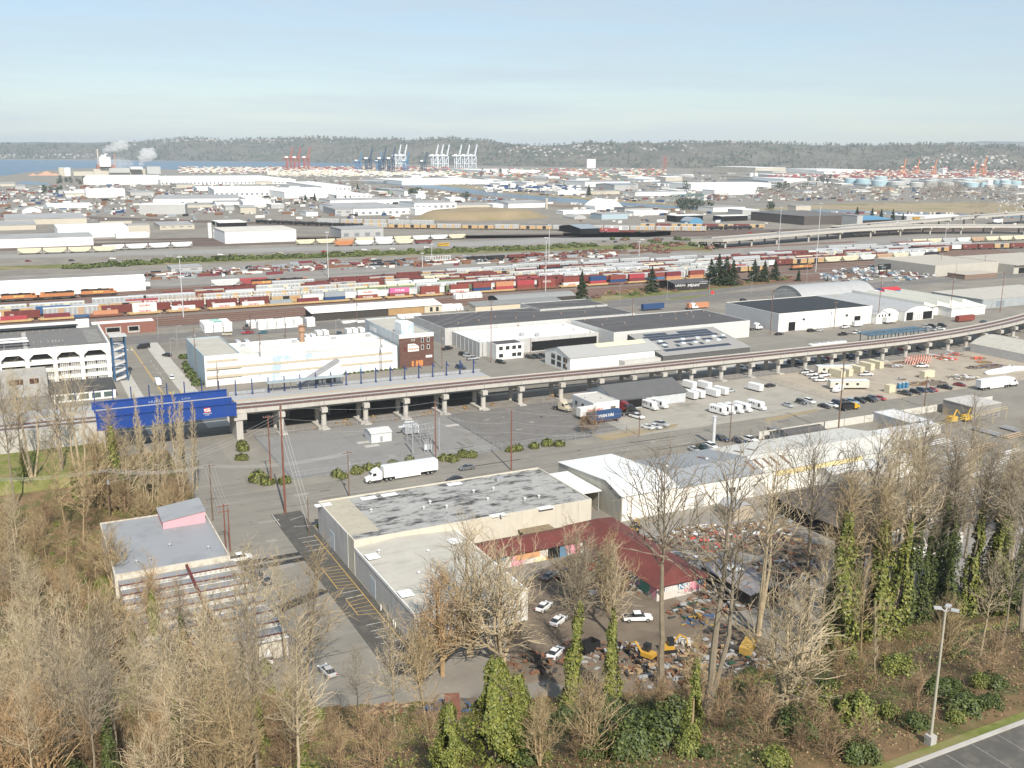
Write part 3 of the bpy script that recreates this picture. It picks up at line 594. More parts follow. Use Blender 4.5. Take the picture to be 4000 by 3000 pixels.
b = MB(); b.box(62.48, 376.9, 0, 76, 377, 11.7); b.build('front_wall', M('white_stucco', (.74,.73,.68), .8, .05, .3), t)
b = MB(); b.box(63.3, 376.8, 9.0, 75, 376.9, 9.9); b.box(63, 376.8, 3.0, 76, 376.9, 3.9); b.box(63, 376.8, 6.0, 76, 376.9, 6.9); b.build('band', BEI, t)
BR = brick_mat('dark_brick', (.10,.045,.035), (.16,.075,.055), (.10,.075,.06), 1.0, .9, .3, .02)
t = bld('storage_block', 'tall brown brick storage block with white sign panel and light side wall', 140, 376.6, 155, 420, 13.3, M('blue_grey_side', (.46,.50,.52), .8, .1, .3, dirt=((.36,.36,.35), (1,.5,.1), .5, .7)), R_BEIGE, par=.6)
b = MB(); b.box(139.9, 376.4, 0, 155.1, 376.6, 12.3); b.build('brick_front', BR, t)
b = MB(); b.box(139.9, 376.4, 12.3, 155.1, 376.6, 14.0); b.build('front_band', WHITE, t)
b = MB(); b.box(141.5, 378, 13.4, 147, 386, 18.2); b.build('lift_tower', MATS['white_blue_wall'], t)
SG = MB(); SG.ext_y([(143.6,6.6),(148.4,6.6),(148.4,8.6),(146.6,9.8),(143.6,9.8)][::-1], 376.2, 376.38); sgn = SG.build('sign_panel', WHITE, t)
text('U-HAUL', (145.4, 376.17, 9.0), 1.0, BLACK, t, 'S', 3.1); 
for i in range(4): b = MB(); b.box(144+i*1.1, 376.14, 7.3, 144.8+i*1.1, 376.19, 8.0); b.build('sign_square', M('sign_orange', (.6,.2,.12), .6), t)
for (u, z, w_) in ((149.6, 10.2, .9), (152.2, 10.2, .9), (149.6, 7.2, .9), (152.2, 7.2, .9)): wS(t, 376.4, u, u+w_, z, z+1.7, GLASS, 'window', .05, WHITE)
wS(t, 376.4, 145.4, 146.6, 11.1, 11.6, GLASS, 'window', .05, WHITE); wS(t, 376.4, 142, 143, 7.0, 8.6, BRN)
for (a, c) in ((145.2, 146.1), (147, 148), (148.2, 150.2)): wS(t, 376.4, a, c, .3, 2.6, M('orange_door', (.55,.22,.08), .6), 'door')
wS(t, 376.4, 151.5, 154.3, 3.5, 4.5, WHITE, 'sign_panel', .1)
for i in range(4): wW(t, 140, 412-i*2.4, 413-i*2.4, 10, 12, WHITE)
# -- dark-roofed warehouses behind
R_DARK = M('dark_felt_roof', (.085,.082,.085), .9, .16, .12, dirt=[((.14,.135,.13), (.03,.4,1), .5, .7), ((.05,.05,.05), .3, .6, .8)]); W_OFF = M('offwhite_wall', (.47,.465,.45), .85, .08, .3, dirt=((.33,.32,.3), (.5,.5,.08), .52, .8))
t = bld('warehouse', 'wide grey walled warehouse with dark felt roof and many small vents', 176, 413.5, 280, 452, 7.7, W_OFF, R_DARK, par=.3)
vents(t, [P(x, y, 7.8) for x, y in [(1714,1235),(1800,1212),(1870,1255),(1790,1265),(1935,1240),(2015,1245),(2085,1240),(2192,1228),(2125,1208),(2285,1222),(1860,1225),(2330,1200)]], M('vent_rust', (.35,.25,.2), .8))
t = bld('warehouse', 'dark roofed raised block at the back of the vent-dotted warehouse', 240, 440, 280.3, 462, 8.4, W_OFF, R_DARK, par=.4)
t = bld('warehouse', 'bright white roofed building with roof machines before the dark warehouse', 179.5, 383.5, 240, 413.3, 6.0, W_OFF, M('bright_white_roof', (.72,.72,.69), .7, .05, .2, dirt=((.5,.49,.46), (.1,.5,1), .66, .8)), par=.3)
vents(t, [P(x, y, 6.2) for x, y in [(2025,1275),(2066,1268),(2155,1262),(2200,1272),(2240,1290),(2305,1300)]], M('vent_rust', (.35,.25,.2), .8)); vents(t, [P(2038,1310,6.2), P(2098,1312,6.2)], STEEL, 1, 'air_handler')
for i in range(6): wW(t, 179.5, 386+i*4.4, 386.5+i*4.4, 0, 5.9, WHITE, 'pilaster')
wS(t, 383.5, 205, 239, .4, 4.6, DARK, 'loading_bay')
t = bld('office', 'small white two-storey office with grey roof in front of the bright white roof', 183, 374, 196, 383.3, 6.4, WHITE, R_DARK, par=.35)
for u in (184.2, 187.4, 190.5, 193.2): wS(t, 374, u, u+1.8, 4.2, 5.8, GLASS, 'window', .05, WHITE)
for u in (184.2, 190.5, 193): wS(t, 374, u, u+2, 1, 2.6, GLASS)
t = bld('warehouse', 'dark flat roofed warehouse behind the solar roof with white end wall', 240.2, 371, 318, 409, 7.9, M('offwhite_wall2', (.58,.575,.55), .85, .08, .3), R_DARK, par=.3)
vents(t, [P(x, y, 8) for x, y in [(2284,1253),(2372,1247),(2352,1272),(2440,1265),(2582,1237),(2636,1227),(2700,1222),(2640,1248),(2708,1240),(2770,1236),(2748,1218),(2682,1230)]], M('vent_rust', (.35,.25,.2), .8))
t = bld('trolley_barn', 'grey roofed shed carrying long rows of black solar panels', 240, 332.5, 286, 360, 4.6, M('dark_metal_wall', (.10,.10,.10), .7), M('taupe_roof', (.31,.30,.285), .6, .04, .3, rib=(0, .8, .08)), 'gable_u', 4.6, ridge=.97)
PANEL = brick_mat('solar_cells', (.012,.015,.03), (.016,.02,.038), (.16,.17,.18), 1, 2.0, 40, .03, .15, 'xy', 1)
def sz(v): return 4.6+(v-332.5)/(27.5*.97)*4.6+.22
for (v, spans) in ((337.5, [(244, 279)]), (341.5, [(246, 248.5), (253, 255), (259.5, 261.5), (265.5, 267.5)]), (345.6, [(246, 251), (255, 267), (270, 275.5), (279, 283)]), (350.4, [(243, 282)]), (353.2, [(244, 281)]), (356.0, [(246, 258), (264, 281)])):
    for (a, c) in spans: b = MB(); z0_, z1_ = sz(v-1.25), sz(v+1.25); b.face([(a, v-1.25, z0_), (c, v-1.25, z0_), (c, v+1.25, z1_), (a, v+1.25, z1_)]); b.build('solar_panel', PANEL, t)
for (u, v) in ((247, 343.4), (257, 343.4), (263.5, 343.4), (270, 343.4), (276, 343.4), (248, 348), (260, 348), (268, 348), (277, 348), (282, 348)): b = MB(); z_ = sz(v); b.box(u, v-.7, z_-.2, u+2, v+.7, z_+.4); b.build('skylight', M('skylight_white', (.62,.68,.70), .4), t)
t = bld('trolley_barn', 'ribbed grey gabled hall with cream strip on its roof beside the viaduct', 198.8, 338.5, 243, 359.5, 6.0, WHITE, M('ribbed_grey_roof', (.40,.395,.38), .6, .05, .3, rib=(0, 1.0, .14)), 'gable_u', 2.8)
b = MB(); z0_, z1_ = 8.4, 9.1; b.face([(216, 345.2, 8.05), (240, 345.2, 8.05), (240, 348.6, 8.98), (216, 348.6, 8.98)]); b.build('roof_strip', M('cream_strip', (.70,.65,.42), .6), t)
for v in (341, 346, 351): 
    for z in (3.6, 1): wW(t, 198.8, v, v+3.2, z, z+2, GLASS)
b = MB(); b.box(222, 334, 0, 245, 338.3, 3.6); b.build('annex', M('annex_grey', (.5,.49,.46), .7), t)
t = bld('warehouse', 'white walled warehouse with black roof and open dock doors', 340, 375.2, 403.3, 416.8, 9.0, M('white_dock_wall', (.76,.74,.69), .8, .06, .2, dirt=((.5,.46,.4), (.4,.4,.12), .58, .8)), M('black_roof', (.035,.04,.045), .8, .15, .3), par=.3)
b = MB(); b.box(339.9, 375.3, 0, 340, 416.8, 9.3); b.build('side_wall', M('grey_panel_wall', (.50,.50,.50), .85, .05, .3), t)  # left face of the white walls greyed, its shade put into the colour
opS(t, 375.2, 3081, 3105, 1259, 1288, DARK, 'dock_door', z0=.1); opS(t, 375.2, 3338, 3360, 1235, 1252, DARK, 'dock_door', z0=.6); opS(t, 375.2, 3135, 3144, 1244, 1251, GLASS); opS(t, 375.2, 3303, 3312, 1228, 1236, GLASS)
for u in (352, 364, 377, 390): b = MB(); b.box(u, 375.0, 0, u+.35, 375.2, 9); b.build('pilaster', MATS['white_dock_wall'], t)
# -- arched and sawtooth sheds to the right
R_BAR = M('corrugated_barrel', (.46,.46,.455), .5, .08, .3, rib=(0, 1.4, .1), metal=.2); R_BAR2 = M('corrugated_barrel_v', (.46,.46,.455), .5, .08, .3, rib=(1, 1.4, .1), metal=.2)
t = bld('arched_shed', 'grey barrel roofed shed with weathered end wall behind the black roof', 412, 436, 470, 461, 5.2, M('grey_board_wall', (.38,.38,.37), .9, .12, .3, rib=(1, .7, .15)), R_BAR, 'barrel_u', 5)
t = bld('arched_shed', 'grey barrel shed with white arched front and small office gable', 408, 376, 424, 424, 4.6, WHITE, R_BAR2, 'barrel_v', 2.6); wS(t, 376, 414, 418, .2, 4.2, DARK, 'doorway')
t = bld('arched_shed', 'barrel shed with wide open front showing dark bays and a blue pickup', 424.3, 372, 446, 424, 4.9, WHITE, R_BAR2, 'barrel_v', 3.0); wS(t, 372, 425.5, 430.5, .2, 4.6, DARK, 'doorway'); wS(t, 372, 438, 445, .2, 4.4, DARK, 'doorway'); [wS(t, 372, 431+i*1.4, 431.5+i*1.4, .2, 4.2, STEEL, 'slat') for i in range(5)]
t = bld('gabled_shed', 'white house-like gable front at the edge of the arched sheds', 403.6, 372, 412, 380, 4.8, WHITE, R_BAR, 'gable_v', 2); [wS(t, 372, u, u+1, 3.6, 4.8, GLASS) for u in (405, 407.3, 409.5)]
R_CRM = M('cream_ribbed_roof', (.72,.71,.64), .7, .03, .3, rib=(0, 2, .05))
t = thing('sawtooth_warehouse', 'broad cream roofed warehouse of stepped sawtooth bays', 'warehouse', (446, 374, 0))
b = MB(); b.box(447, 380, 0, 486, 430, 5); b.build('wall', WHITE, t)
for i in range(4): b = MB(); a = 446.3+i*10.2; b.ext_y([(a,5.05),(a,8.0),(a+.4,8.0),(a+10.1,5.4),(a+10.1,5.05)][::-1], 379, 432-i*3); b.build('roof', R_CRM, t)
b = MB(); b.ext_x([(371,0),(371,4.6),(380,5.4),(380,0)][::-1], 459, 486); b.build('lean_to_wall', WHITE, t); b = MB(); b.ext_x([(370.6,4.65),(380,5.45),(380,5.65),(370.6,4.85)][::-1], 458.6, 486.4); b.build('lean_to_roof', R_CRM, t)
wS(t, 380, 449, 453, .2, 4, M('grey_door', (.42,.42,.41), .6), 'door')
t = bld('metal_shed', 'weathered blue-grey corrugated shed at the far right edge', 500, 384, 580, 420, 5.2, M('blue_corrugated', (.36,.39,.40), .8, .12, .3, rib=(0, .9, .15), dirt=((.25,.24,.22), .2, .55, .75)), R_BEIGE, par=0); wS(t, 384, 512, 519, .5, 3.8, M('door_bluegrey', (.22,.25,.28), .7), 'door')
t = bld('restaurant', 'small bright blue building with red roof by the main road', 488, 444, 502, 453, 3.4, M('cyan_wall', (.04,.36,.62), .7), M('red_tin_roof', (.48,.04,.05), .6), 'gable_u', 1.4); [wS(t, 444, u, u+1.2, 1.2, 2.4, WHITE) for u in (491, 496)]
t = bld('restaurant', 'low dark fronted diner with red awning joined to the blue building', 462, 446, 487.5, 455, 3.2, M('diner_wall', (.05,.20,.40), .7), WHITE, par=.3); b = MB(); b.ext_x([(443.8,2.2),(445.9,3.5),(445.9,3.65),(443.8,2.35)][::-1], 462, 487); b.build('awning', RED, t)
t = bld('quonset_hut', 'pale grey arched hall with roller door at the right edge', 386, 272, 410, 300, 3.6, M('quonset_wall', (.50,.49,.47), .8), R_BEIGE, 'barrel_v', 3.2); wS(t, 272, 396, 402, .2, 3.6, M('roller_door', (.30,.26,.30), .7, .2, .5, rib=(2, .4, .2)), 'roller_door'); [wS(t, 272, u, u+.8, .1, 4.2, WHITE, 'pilaster', .3) for u in (394.6, 402.6)]
# -- buildings along the rail yard
R_LSHED = M('white_shed_roof', (.78,.77,.74), .7, .05, .1)
t = bld('lumber_shed', 'long low white roofed lumber shed with timber doors by the tracks', 139, 502.5, 212, 515, 4.2, M('shed_dark_wall', (.06,.055,.05), .9), R_LSHED, 'shed_u', 1.4, over=.6)
TIM = M('timber_doors', (.42,.27,.13), .8, .18, .5, rib=(0, 1.2, .2)); wS(t, 502.5, 181, 201.5, .2, 4.0, TIM, 'timber_door', .15); wS(t, 502.5, 201.8, 212, .2, 4.1, M('cream_office', (.55,.49,.38), .8), 'office_front', .12); [wS(t, 502.38, u, u+1.6, .8, 3.2, GLASS, 'window', .08) for u in (205, 208.6)]
t = bld('lumber_shed', 'tan walled shed with grey gently arched roof beside the fir', 226, 488, 280, 497.5, 4.2, M('tan_wall', (.58,.50,.38), .8, .05), M('slate_roof', (.22,.225,.22), .7, .08, .3), 'shed_u', 1.0)
t = bld('lumber_shed', 'open sided shed with grey curved roof behind the tan shed', 246, 499.5, 296, 514, 4.6, M('shed_dark_wall', (.06,.055,.05), .9), M('slate_roof_2', (.25,.255,.25), .6, .08, .3), 'barrel_u', 1.8)
t = bld('brick_depot', 'small brick depot with white roof behind the garage', 36, 505, 62, 516, 5, M('red_brick', (.24,.11,.085), .9, .15, .8), R_LSHED, par=.5)
for (a, c) in ((39, 46), (49, 54.5)): wS(t, 505, a, c, .4, 3.8, CONC, 'dock'); wS(t, 504.9, a+.6, c-.6, 1.4, 3.4, DARK, 'dock_door')
t = bld('engine_shed', 'very long bright white engine shed with rounded roof edge', -90, 658, 76.5, 684, 6.6, M('bright_white_wall', (.82,.81,.79), .8, .02), M('bright_shed_roof', (.82,.81,.79), .7, .02), 'gable_u', 2.4, ridge=.35)
b = MB(); b.box(76.6, 664, 2, 80, 668, 4.2); b.build('annex', WHITE, t)
GB = M('graffiti_black_wall', (.04,.035,.035), .8)
p0 = P(2634, 1137); t = bld('derelict_building', 'abandoned low black building with white graffiti beside the firs', p0[0], p0[1], p0[0]+27, p0[1]+17, 4.6, GB, R_DARK, 'gable_u', 1.3, over=.6)
text('GRIDG', (p0[0]+4.5, p0[1]-.08, 3.5), 2.4, M('graffiti_white', (.75,.75,.75), .7), t, 'S', 8, 'graffiti'); text('MENHI', (p0[0]+15, p0[1]-.08, 2.9), 2.6, MATS['graffiti_white'], t, 'S', 9, 'graffiti'); text('AGULY', (p0[0]+23, p0[1]-.1, 4.2), 2.2, MATS['graffiti_white'], t, 'S', 7, 'graffiti')
q0 = P(3800, 1062); t = bld('wholesale_hall', 'large tan walled hall with flat roof beyond the wrecked car lot', 600, 503, 668, 560, 7.6, M('taupe_wall', (.45,.42,.37), .85, .06, .2), M('tan_flat_roof', (.42,.385,.33), .9, .05, .1), par=.4)
b = MB(); b.box(668.3, 490, 0, 760, 552, 6.4); b.build('wing_wall', MATS['taupe_wall'], t); b = MB(); b.box(668.3, 488, 6.42, 760, 552, 6.7); b.build('wing_roof', MATS['tan_flat_roof'], t); wS(t, 490, 674, 755, .2, 4.4, DARK, 'loading_bay')
t = bld('office', 'small low brown office before the tan hall', 606, 482, 640, 497, 3.2, M('brown_wall', (.22,.15,.11), .8), M('tan_flat_roof', (.42,.385,.33), .9), par=0)
# -- vehicle depot
t = bld('depot_office', 'small white flat roofed depot office with square windows', 172.3, 277.2, 182.5, 291.5, 4.2, M('depot_grey', (.55,.56,.57), .8, .05), M('depot_roof', (.50,.48,.44), .9, .08, .4), par=.4)
b = MB(); b.box(172.25, 277.05, 0, 182.5, 277.18, 4.6); b.build('front_wall', WHITE, t); wS(t, 277.05, 174.4, 175.2, 1.6, 3, GLASS); wS(t, 277.05, 179, 181, 1.5, 2.9, M('brown_glass2', (.15,.12,.1), .4))
for v in (279.5, 283.6, 288): wW(t, 172.3, v, v+1.3, 1.4, 2.9, GLASS)
vents(t, [(174.5, 286, 4.25), (179, 283, 4.25)], STEEL)
t = bld('depot_garage', 'open fronted depot garage with dark grey gabled roof', 183, 280.5, 213, 299.5, 3.9, M('grey_bluewall', (.50,.52,.53), .8), M('charcoal_roof', (.115,.115,.115), .8, .08, .3), 'gable_u', 3.0, over=.6)
wS(t, 280.5, 184.5, 196, .3, 3.2, DARK, 'garage_opening'); wS(t, 280.5, 200, 206, .4, 1.2, WHITE, 'panel'); wS(t, 280.5, 198.6, 199.2, .1, 3.6, WHITE, 'post')
# -- lots in the lower right
W_WH2 = M('white_block_wall', (.72,.70,.66), .85, .1, .3)
P1 = P(3300, 2160); t = bld('workshop', 'long white workshop with tan ribbed roof half hidden by the right-hand trees', 186, 158, 202, 183, 4.4, W_WH2, M('tan_ribbed_roof', (.36,.32,.25), .8, .08, .3, rib=(0, .9, .12)), 'gable_v', 1.0)
t = bld('workshop', 'grey roofed hut at the right edge behind the bare trees', 206, 143, 225, 156, 4.2, M('grey_hut_wall', (.40,.42,.45), .8), M('pale_roof', (.52,.50,.46), .8), 'gable_v', 1.4)
t = bld('open_shed', 'long dark tarred shed roof next to the tan ribbed workshop', 165, 153, 185.6, 180, 3.4, DARK, M('rusty_dark_roof', (.10,.085,.075), .9, .3, .2), 'shed_u', .6)
t = bld('open_shed', 'white roofed narrow lean-to behind the tan ribbed workshop', 190, 185, 222, 191, 4.4, W_WH2, M('old_white_roof', (.62,.62,.60), .7, .15, .3), 'gable_u', 1.0)
t = bld('open_shed', 'corrugated lean-to with one white sheet in the machinery yard', 124, 139.5, 131, 155, 3.0, M('shed_post_dark', (.05,.045,.04), .9), M('rusty_sheet', (.27,.26,.27), .7, .2, .4, rib=(0, .6, .15), dirt=((.26,.15,.09), .5, .5, .7)), 'shed_v', .8)
b = MB(); b.box(126.5, 148, 3.95, 129.5, 151.5, 4.0); b.build('white_sheet', WHITE, t)
t = bld('storage_hut', 'small hut with pale arched tin roof near the white metal warehouse', 152, 178.5, 158, 184.5, 2.6, M('hut_tan', (.42,.36,.28), .9), R_BAR2, 'barrel_v', 1.2)
t = bld('dark_hipped_office', 'low dark shingled building with roof ducts by the road', 207, 218, 222, 229, 2.8, M('slate_wall', (.3,.3,.3), .8), R_DARK, 'gable_u', 2.0)
t = bld('plant_shed', 'flat grey plant shed roof above the pipe yard on the right', 284, 217, 298, 229, 4.8, M('plant_wall', (.30,.28,.26), .8, .1, .3, rib=(0, .8, .2)), M('plant_roof', (.46,.44,.41), .8), par=0)
t = bld('plant_building', 'grey walled plant building with whitish roof and a curved pipe', 254, 216.5, 264, 232, 2.9, M('plant_grey', (.35,.36,.38), .8), M('sooty_white_roof', (.6,.6,.6), .8, .1, .2), par=.3)
b = MB(); b.tube([(254.5,216,0),(254.5,216,3.3),(257,216,3.7),(262,216,2.4),(262,216,0)], .2, 6); b.build('pipe', STEEL, t)
t = bld('plant_building', 'long low white edged shed between the panel fence and the pole yard', 225, 211, 262, 215.5, 2.8, M('plant_white', (.6,.6,.58), .8), MATS['sooty_white_roof'], par=0)
t = bld('workshop', 'small white block building low among the ivy trees', 170, 143, 189, 151, 3.2, W_WH2, R_BEIGE, par=.2)
# ------------------------------------------------------------------ elevated railway, bridge and platform
def dz(u): return interp([(-60,11.4),(-20,10.8),(19,10.1),(70,9.2),(150,8.7),(206,8.0),(270,7.7),(350,7.4),(450,7.2),(700,7)], u)
def dv(u): return 0 if u < 325 else (u-325)**2/900
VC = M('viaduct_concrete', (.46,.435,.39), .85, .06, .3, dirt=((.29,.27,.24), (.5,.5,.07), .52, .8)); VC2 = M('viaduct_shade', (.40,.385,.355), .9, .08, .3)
DK = M('deck_ballast', (.40,.40,.39), .9, .08, .4); TRK = M('track_brown', (.15,.085,.065), .9, .2, 1.5); BB = M('bridge_blue', (.018,.058,.25), .45, .12, .4, dirt=[((.035,.07,.19), (.8,.8,.08), .5, .75), ((.09,.07,.08), (1.5,1.5,.12), .62, .8)])
VT = thing('railway_viaduct', 'long elevated concrete railway viaduct on pairs of round columns crossing the whole view', 'viaduct', (58, 301.5, 0))
ST = [58.5+i*4 for i in range(6)]+[84+i*14.3 for i in range(38)]
def sweep(prof, st, name, m, parent):                # prof: (v offset, z offset)
    b = MB(); n = len(prof)
    vs = [(u, 301.5+dv(u)+a, dz(u)+c) for u in st for a, c in prof]
    fs = [(i*n+j, (i+1)*n+j, (i+1)*n+(j+1)%n, i*n+(j+1)%n) for i in range(len(st)-1) for j in range(n)]
    fs += [tuple(range(n-1, -1, -1)), tuple(range((len(st)-1)*n, len(st)*n))]
    b.add(vs, fs); return b.build(name, m, parent)
sweep([(0,-1.2),(0,0),(.25,0),(.25,-.35),(9.6,-.35),(9.6,0),(9.85,0),(9.85,-1.2)], ST, 'deck', VC, VT)
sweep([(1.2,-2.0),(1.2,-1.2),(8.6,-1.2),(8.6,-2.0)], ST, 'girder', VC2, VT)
sweep([(.3,-.32),(.3,-.24),(9.5,-.24),(9.5,-.32)], ST, 'deck_surface', DK, VT)
for o in (1.6, 5.9): sweep([(o,-.22),(o,-.10),(o+2.3,-.10),(o+2.3,-.22)], ST, 'track', TRK, VT)
b = MB()
for i in range(150):
    u = 60+i*3.2; y = 301.62+dv(u); z = dz(u); b.box(u, y-.03, z, u+.06, y+.03, z+1.0)
sweep([(.10,.92),(.10,.98),(.15,.98),(.15,.92)], ST, 'handrail', STEEL, VT); b.build('handrail_posts', STEEL, VT)
PU_ = [72.5, 86.2, 100.3, 114.3, 128.4, 143, 157.4, 174, 190.4, 204.7, 218.5, 232, 246.5, 261, 275.5, 290, 304.5, 319, 334, 348.5, 363, 378, 392.5, 407, 422, 437, 452, 467]
for u in PU_:
    v = 301.5+dv(u); zb = dz(u)-2.0; b = MB(); b.box(u-.95, v-.7, zb-1.5, u+.95, v+10.6, zb); b.build('pier_cap', VC, VT)
    b = MB(); b.box(u-.05, v-.03, zb+.8, u+.05, v, zb+2.0); b.build('joint', DARK, VT)
    for q in (1.1, 8.4): b = MB(); b.cyl(u, v+q, 0, zb-1.5, .85, n=14); b.build('pier', VC, VT)
    b = MB(); b.box(u-1.3, v-1.5, 0, u+1.3, v+3, .35); b.build('footing', VC, VT)
for u in PU_[1:6]:
    o = MB(); o.box(u-2.2, 301, .02, u-1.0, 309, .9); tag(o.build('concrete_strut', VC), 'pale concrete ground beam beside a viaduct column', 'ground beam', 'ground beams below the viaduct')
# embankment at the left
t = thing('embankment_wall', 'pale concrete retaining wall carrying the railway at the left', 'wall', (-60, 300, 0))
b = MB(); b.ext_y([(-60,0),(-60,11.4),(-20,10.8),(19,10.1),(19,0)], 300.4, 301.2); b.build('wall', VC, t)
b = MB(); b.ext_y([(-60,0),(-60,11.2),(-20,10.6),(19,9.9),(19,0)], 301.2, 322); b.build('fill', DK, t)
for o in (303, 307.4): b = MB(); b.add([(-60,o,11.24),(19,o,9.94),(19,o+2.2,9.94),(-60,o+2.2,11.24)], [(0,1,2,3)]); b.build('track', TRK, t)
b = MB(); b.add([(-60,312.5,11.9),(19,312.5,10.5),(19,321.5,10.5),(-60,321.5,11.9),(-60,312.5,11.2),(19,312.5,9.9)], [(0,1,2,3),(4,5,1,0)]); b.build('platform', M('platform_grey', (.36,.36,.36), .85, .06, .5), t)
b = MB(); b.add([(-60,312.6,11.93),(19,312.6,10.53),(19,313.0,10.53),(-60,313.0,11.93)], [(0,1,2,3)]); b.build('safety_line', YEL, t)
b = MB(); b.box(-40, 290, 0, 12, 290.8, 1.1); 
# blue plate-girder bridge
t = thing('railway_bridge', 'bright blue steel plate girder railway bridge over the street', 'bridge', (19, 300, 0))
b = MB(); b.box(18.6, 299.7, 8.3, 58.3, 300.3, 12.0); b.build('girder', BB, t)
b = MB(); b.box(18.6, 300.8, 11.9, 57.2, 301.2, 13.7); b.build('girder', BB, t)
b = MB(); b.box(18.6, 315.6, 9.4, 58.6, 316.1, 12.7); b.build('girder', BB, t)
b = MB(); b.box(18.4, 299.4, 12.0, 58.4, 300.7, 12.18); b.box(18.4, 299.4, 8.15, 58.4, 300.6, 8.3); b.box(18.4, 315.3, 12.7, 58.7, 316.4, 12.85); b.build('flange', BB, t)
b = MB(); [b.box(22+i*3.5, 299.55, 8.3, 22.12+i*3.5, 299.7, 12) for i in range(0)]; [b.box(20+i*4.6, 300.68, 12.2, 20.15+i*4.6, 300.8, 13.6) for i in range(9)]; [b.box(20+i*3, 315.48, 9.5, 20.12+i*3, 315.6, 12.6) for i in range(13)]; b.build('stiffener', BB, t)
b = MB(); b.box(18.8, 301.3, 13.3, 57.2, 303.2, 13.5); b.build('walkway', M('walkway_grey', (.40,.39,.37), .8), t)
b = MB(); b.box(19, 303.3, 8.6, 58.4, 315.2, 9.2); b.build('deck', DK, t)
b = MB(); b.rbox(49.6, 299.62, 0, 1.9, .06, 10.1, 11.5); lg = b.build('emblem', LRED, t)
b = MB(); b.add([(48.9,299.56,10.25),(50.6,299.56,10.45),(50.3,299.56,11.35),(48.6,299.56,11.15)], [(0,1,2,3)]); b.build('emblem_panel', WHITE, t)
b = MB(); b.add([(48.85,299.53,10.6),(50.4,299.53,11.1),(50.4,299.53,10.9),(48.85,299.53,10.4)], [(0,1,2,3)]); b.add([(49.2,299.53,10.75),(50.0,299.53,11.25),(49.8,299.53,11.25),(49.05,299.53,10.85)], [(0,1,2,3)]); b.build('emblem_mark', LRED, t)
text('MILWAUKEE', (49.6, 299.6, 9.75), .42, WHITE, t, 'S', 2.4); text('ROAD', (49.6, 299.6, 9.3), .36, WHITE, t, 'S', 1.2)
text('HURTS', (37, 315.4, 11.2), 1.1, M('graffiti_grey', (.28,.34,.45), .7), t, 'S', 4.2, 'graffiti'); text('LOS', (46, 315.4, 11.2), .8, MATS['graffiti_grey'], t, 'S', 2.5, 'graffiti')
t = thing('bridge_abutment', 'concrete abutment pier under the right end of the blue bridge', 'abutment', (58.6, 300, 0)); b = MB(); b.box(57.6, 300.6, 6.2, 61.5, 312, 8.1); b.build('cap', VC, t); b = MB(); b.box(58.2, 301, 0, 60.2, 311.5, 6.2); b.build('pier', VC, t)
t = thing('bridge_abutment', 'concrete abutment wall under the left end of the blue bridge', 'abutment', (17, 299, 0)); b = MB(); b.box(16.8, 299.6, 0, 20.5, 314, 8.1); b.build('wall', VC, t)
# station platform on the viaduct
PB = M('platform_blue', (.035,.06,.16), .5)
t = thing('station_platform', 'raised station platform with a yellow edge line along the viaduct', 'platform', (60, 312, 0))
def zp(u): return dz(u)+.25
stp = [60+i*10 for i in range(10)]
sweep2 = lambda prof, name, m: sweep([(a, c) for a, c in prof], stp, name, m, t)
sweep2([(10,-.6),(10,.25),(18.6,.25),(18.6,-1.5)], 'platform_slab', MATS['platform_grey']); sweep2([(10.5,.26),(10.5,.30),(10.85,.30),(10.85,.26)], 'safety_line', YEL)
b = MB(); [b.box(u, 318, 0, u+1, 319, dz(u)-.7) for u in range(64, 150, 14)]; b.build('support', VC, t)
b = MB()
for i in range(44): u = 60+i*2; b.box(u, 320, zp(u), u+.06, 320.06, zp(u)+1.2)
b.add([(60,320.0,zp(60)+.2),(150,320.0,zp(150)+.2),(150,320.0,zp(150)+1.2),(60,320.0,zp(60)+1.2)], [(0,1,2,3)]); b.build('railing', M('railing_grey', (.33,.34,.36), .6), t)
for i in range(32):
    u = -12+i*5.3
    if u > 152: break
    if 20 < u < 56: z = 10.6
    else: z = zp(u) if u > 20 else dz(u)+.4
    b = MB(); b.box(u-.16, 319.2, z, u+.16, 319.55, z+5.2); b.box(u-.3, 319.1, z, u+.3, 319.65, z+.5); o = b.build('platform_post', PB)
    tag(o, 'dark blue steel post standing along the back of the platform', 'post', 'blue platform posts')
    if 98 < u < 152: b = MB(); b.add([(u+.1,319.35,z+3.8),(u+1.5,319.35,z+3.2),(u+.1,319.35,z+4.6),(u+.1,319.40,z+3.8),(u+1.5,319.40,z+3.2),(u+.1,319.40,z+4.6)], [(0,1,2),(5,4,3),(0,3,4,1),(1,4,5,2),(2,5,3,0)]); b.build('banner', PB, o)
t = thing('platform_canopy', 'thin grey canopy roof on the blue posts of the platform', 'canopy', (72, 317, 0)); b = MB(); b.box(72, 316.4, 13.0, 98, 319.9, 13.2); b.build('roof', M('canopy_bluegrey', (.33,.38,.40), .5), t); b = MB(); [b.box(74+i*6, 319, 9.4, 74.15+i*6, 319.2, 13) for i in range(5)]; b.build('strut', STEEL, t)
t = thing('platform_shelter', 'white shelter with steep slanted roof behind the platform', 'shelter', (86, 320.5, 0)); b = MB(); b.ext_y([(84,0),(98,0),(98,17),(97.2,17.3),(84,10.2)], 320.6, 324); b.build('wall', WHITE, t); b = MB(); b.ext_y([(83.4,10.1),(97.6,17.6),(97.6,17.9),(83.4,10.4)][::-1], 320.2, 324.6); b.build('roof', M('shelter_roof', (.34,.33,.33), .7), t); b = MB(); b.box(89, 320.3, 9.5, 96, 320.5, 12.4); b.build('lobby_wall', M('lobby_grey', (.16,.16,.17), .6), t)
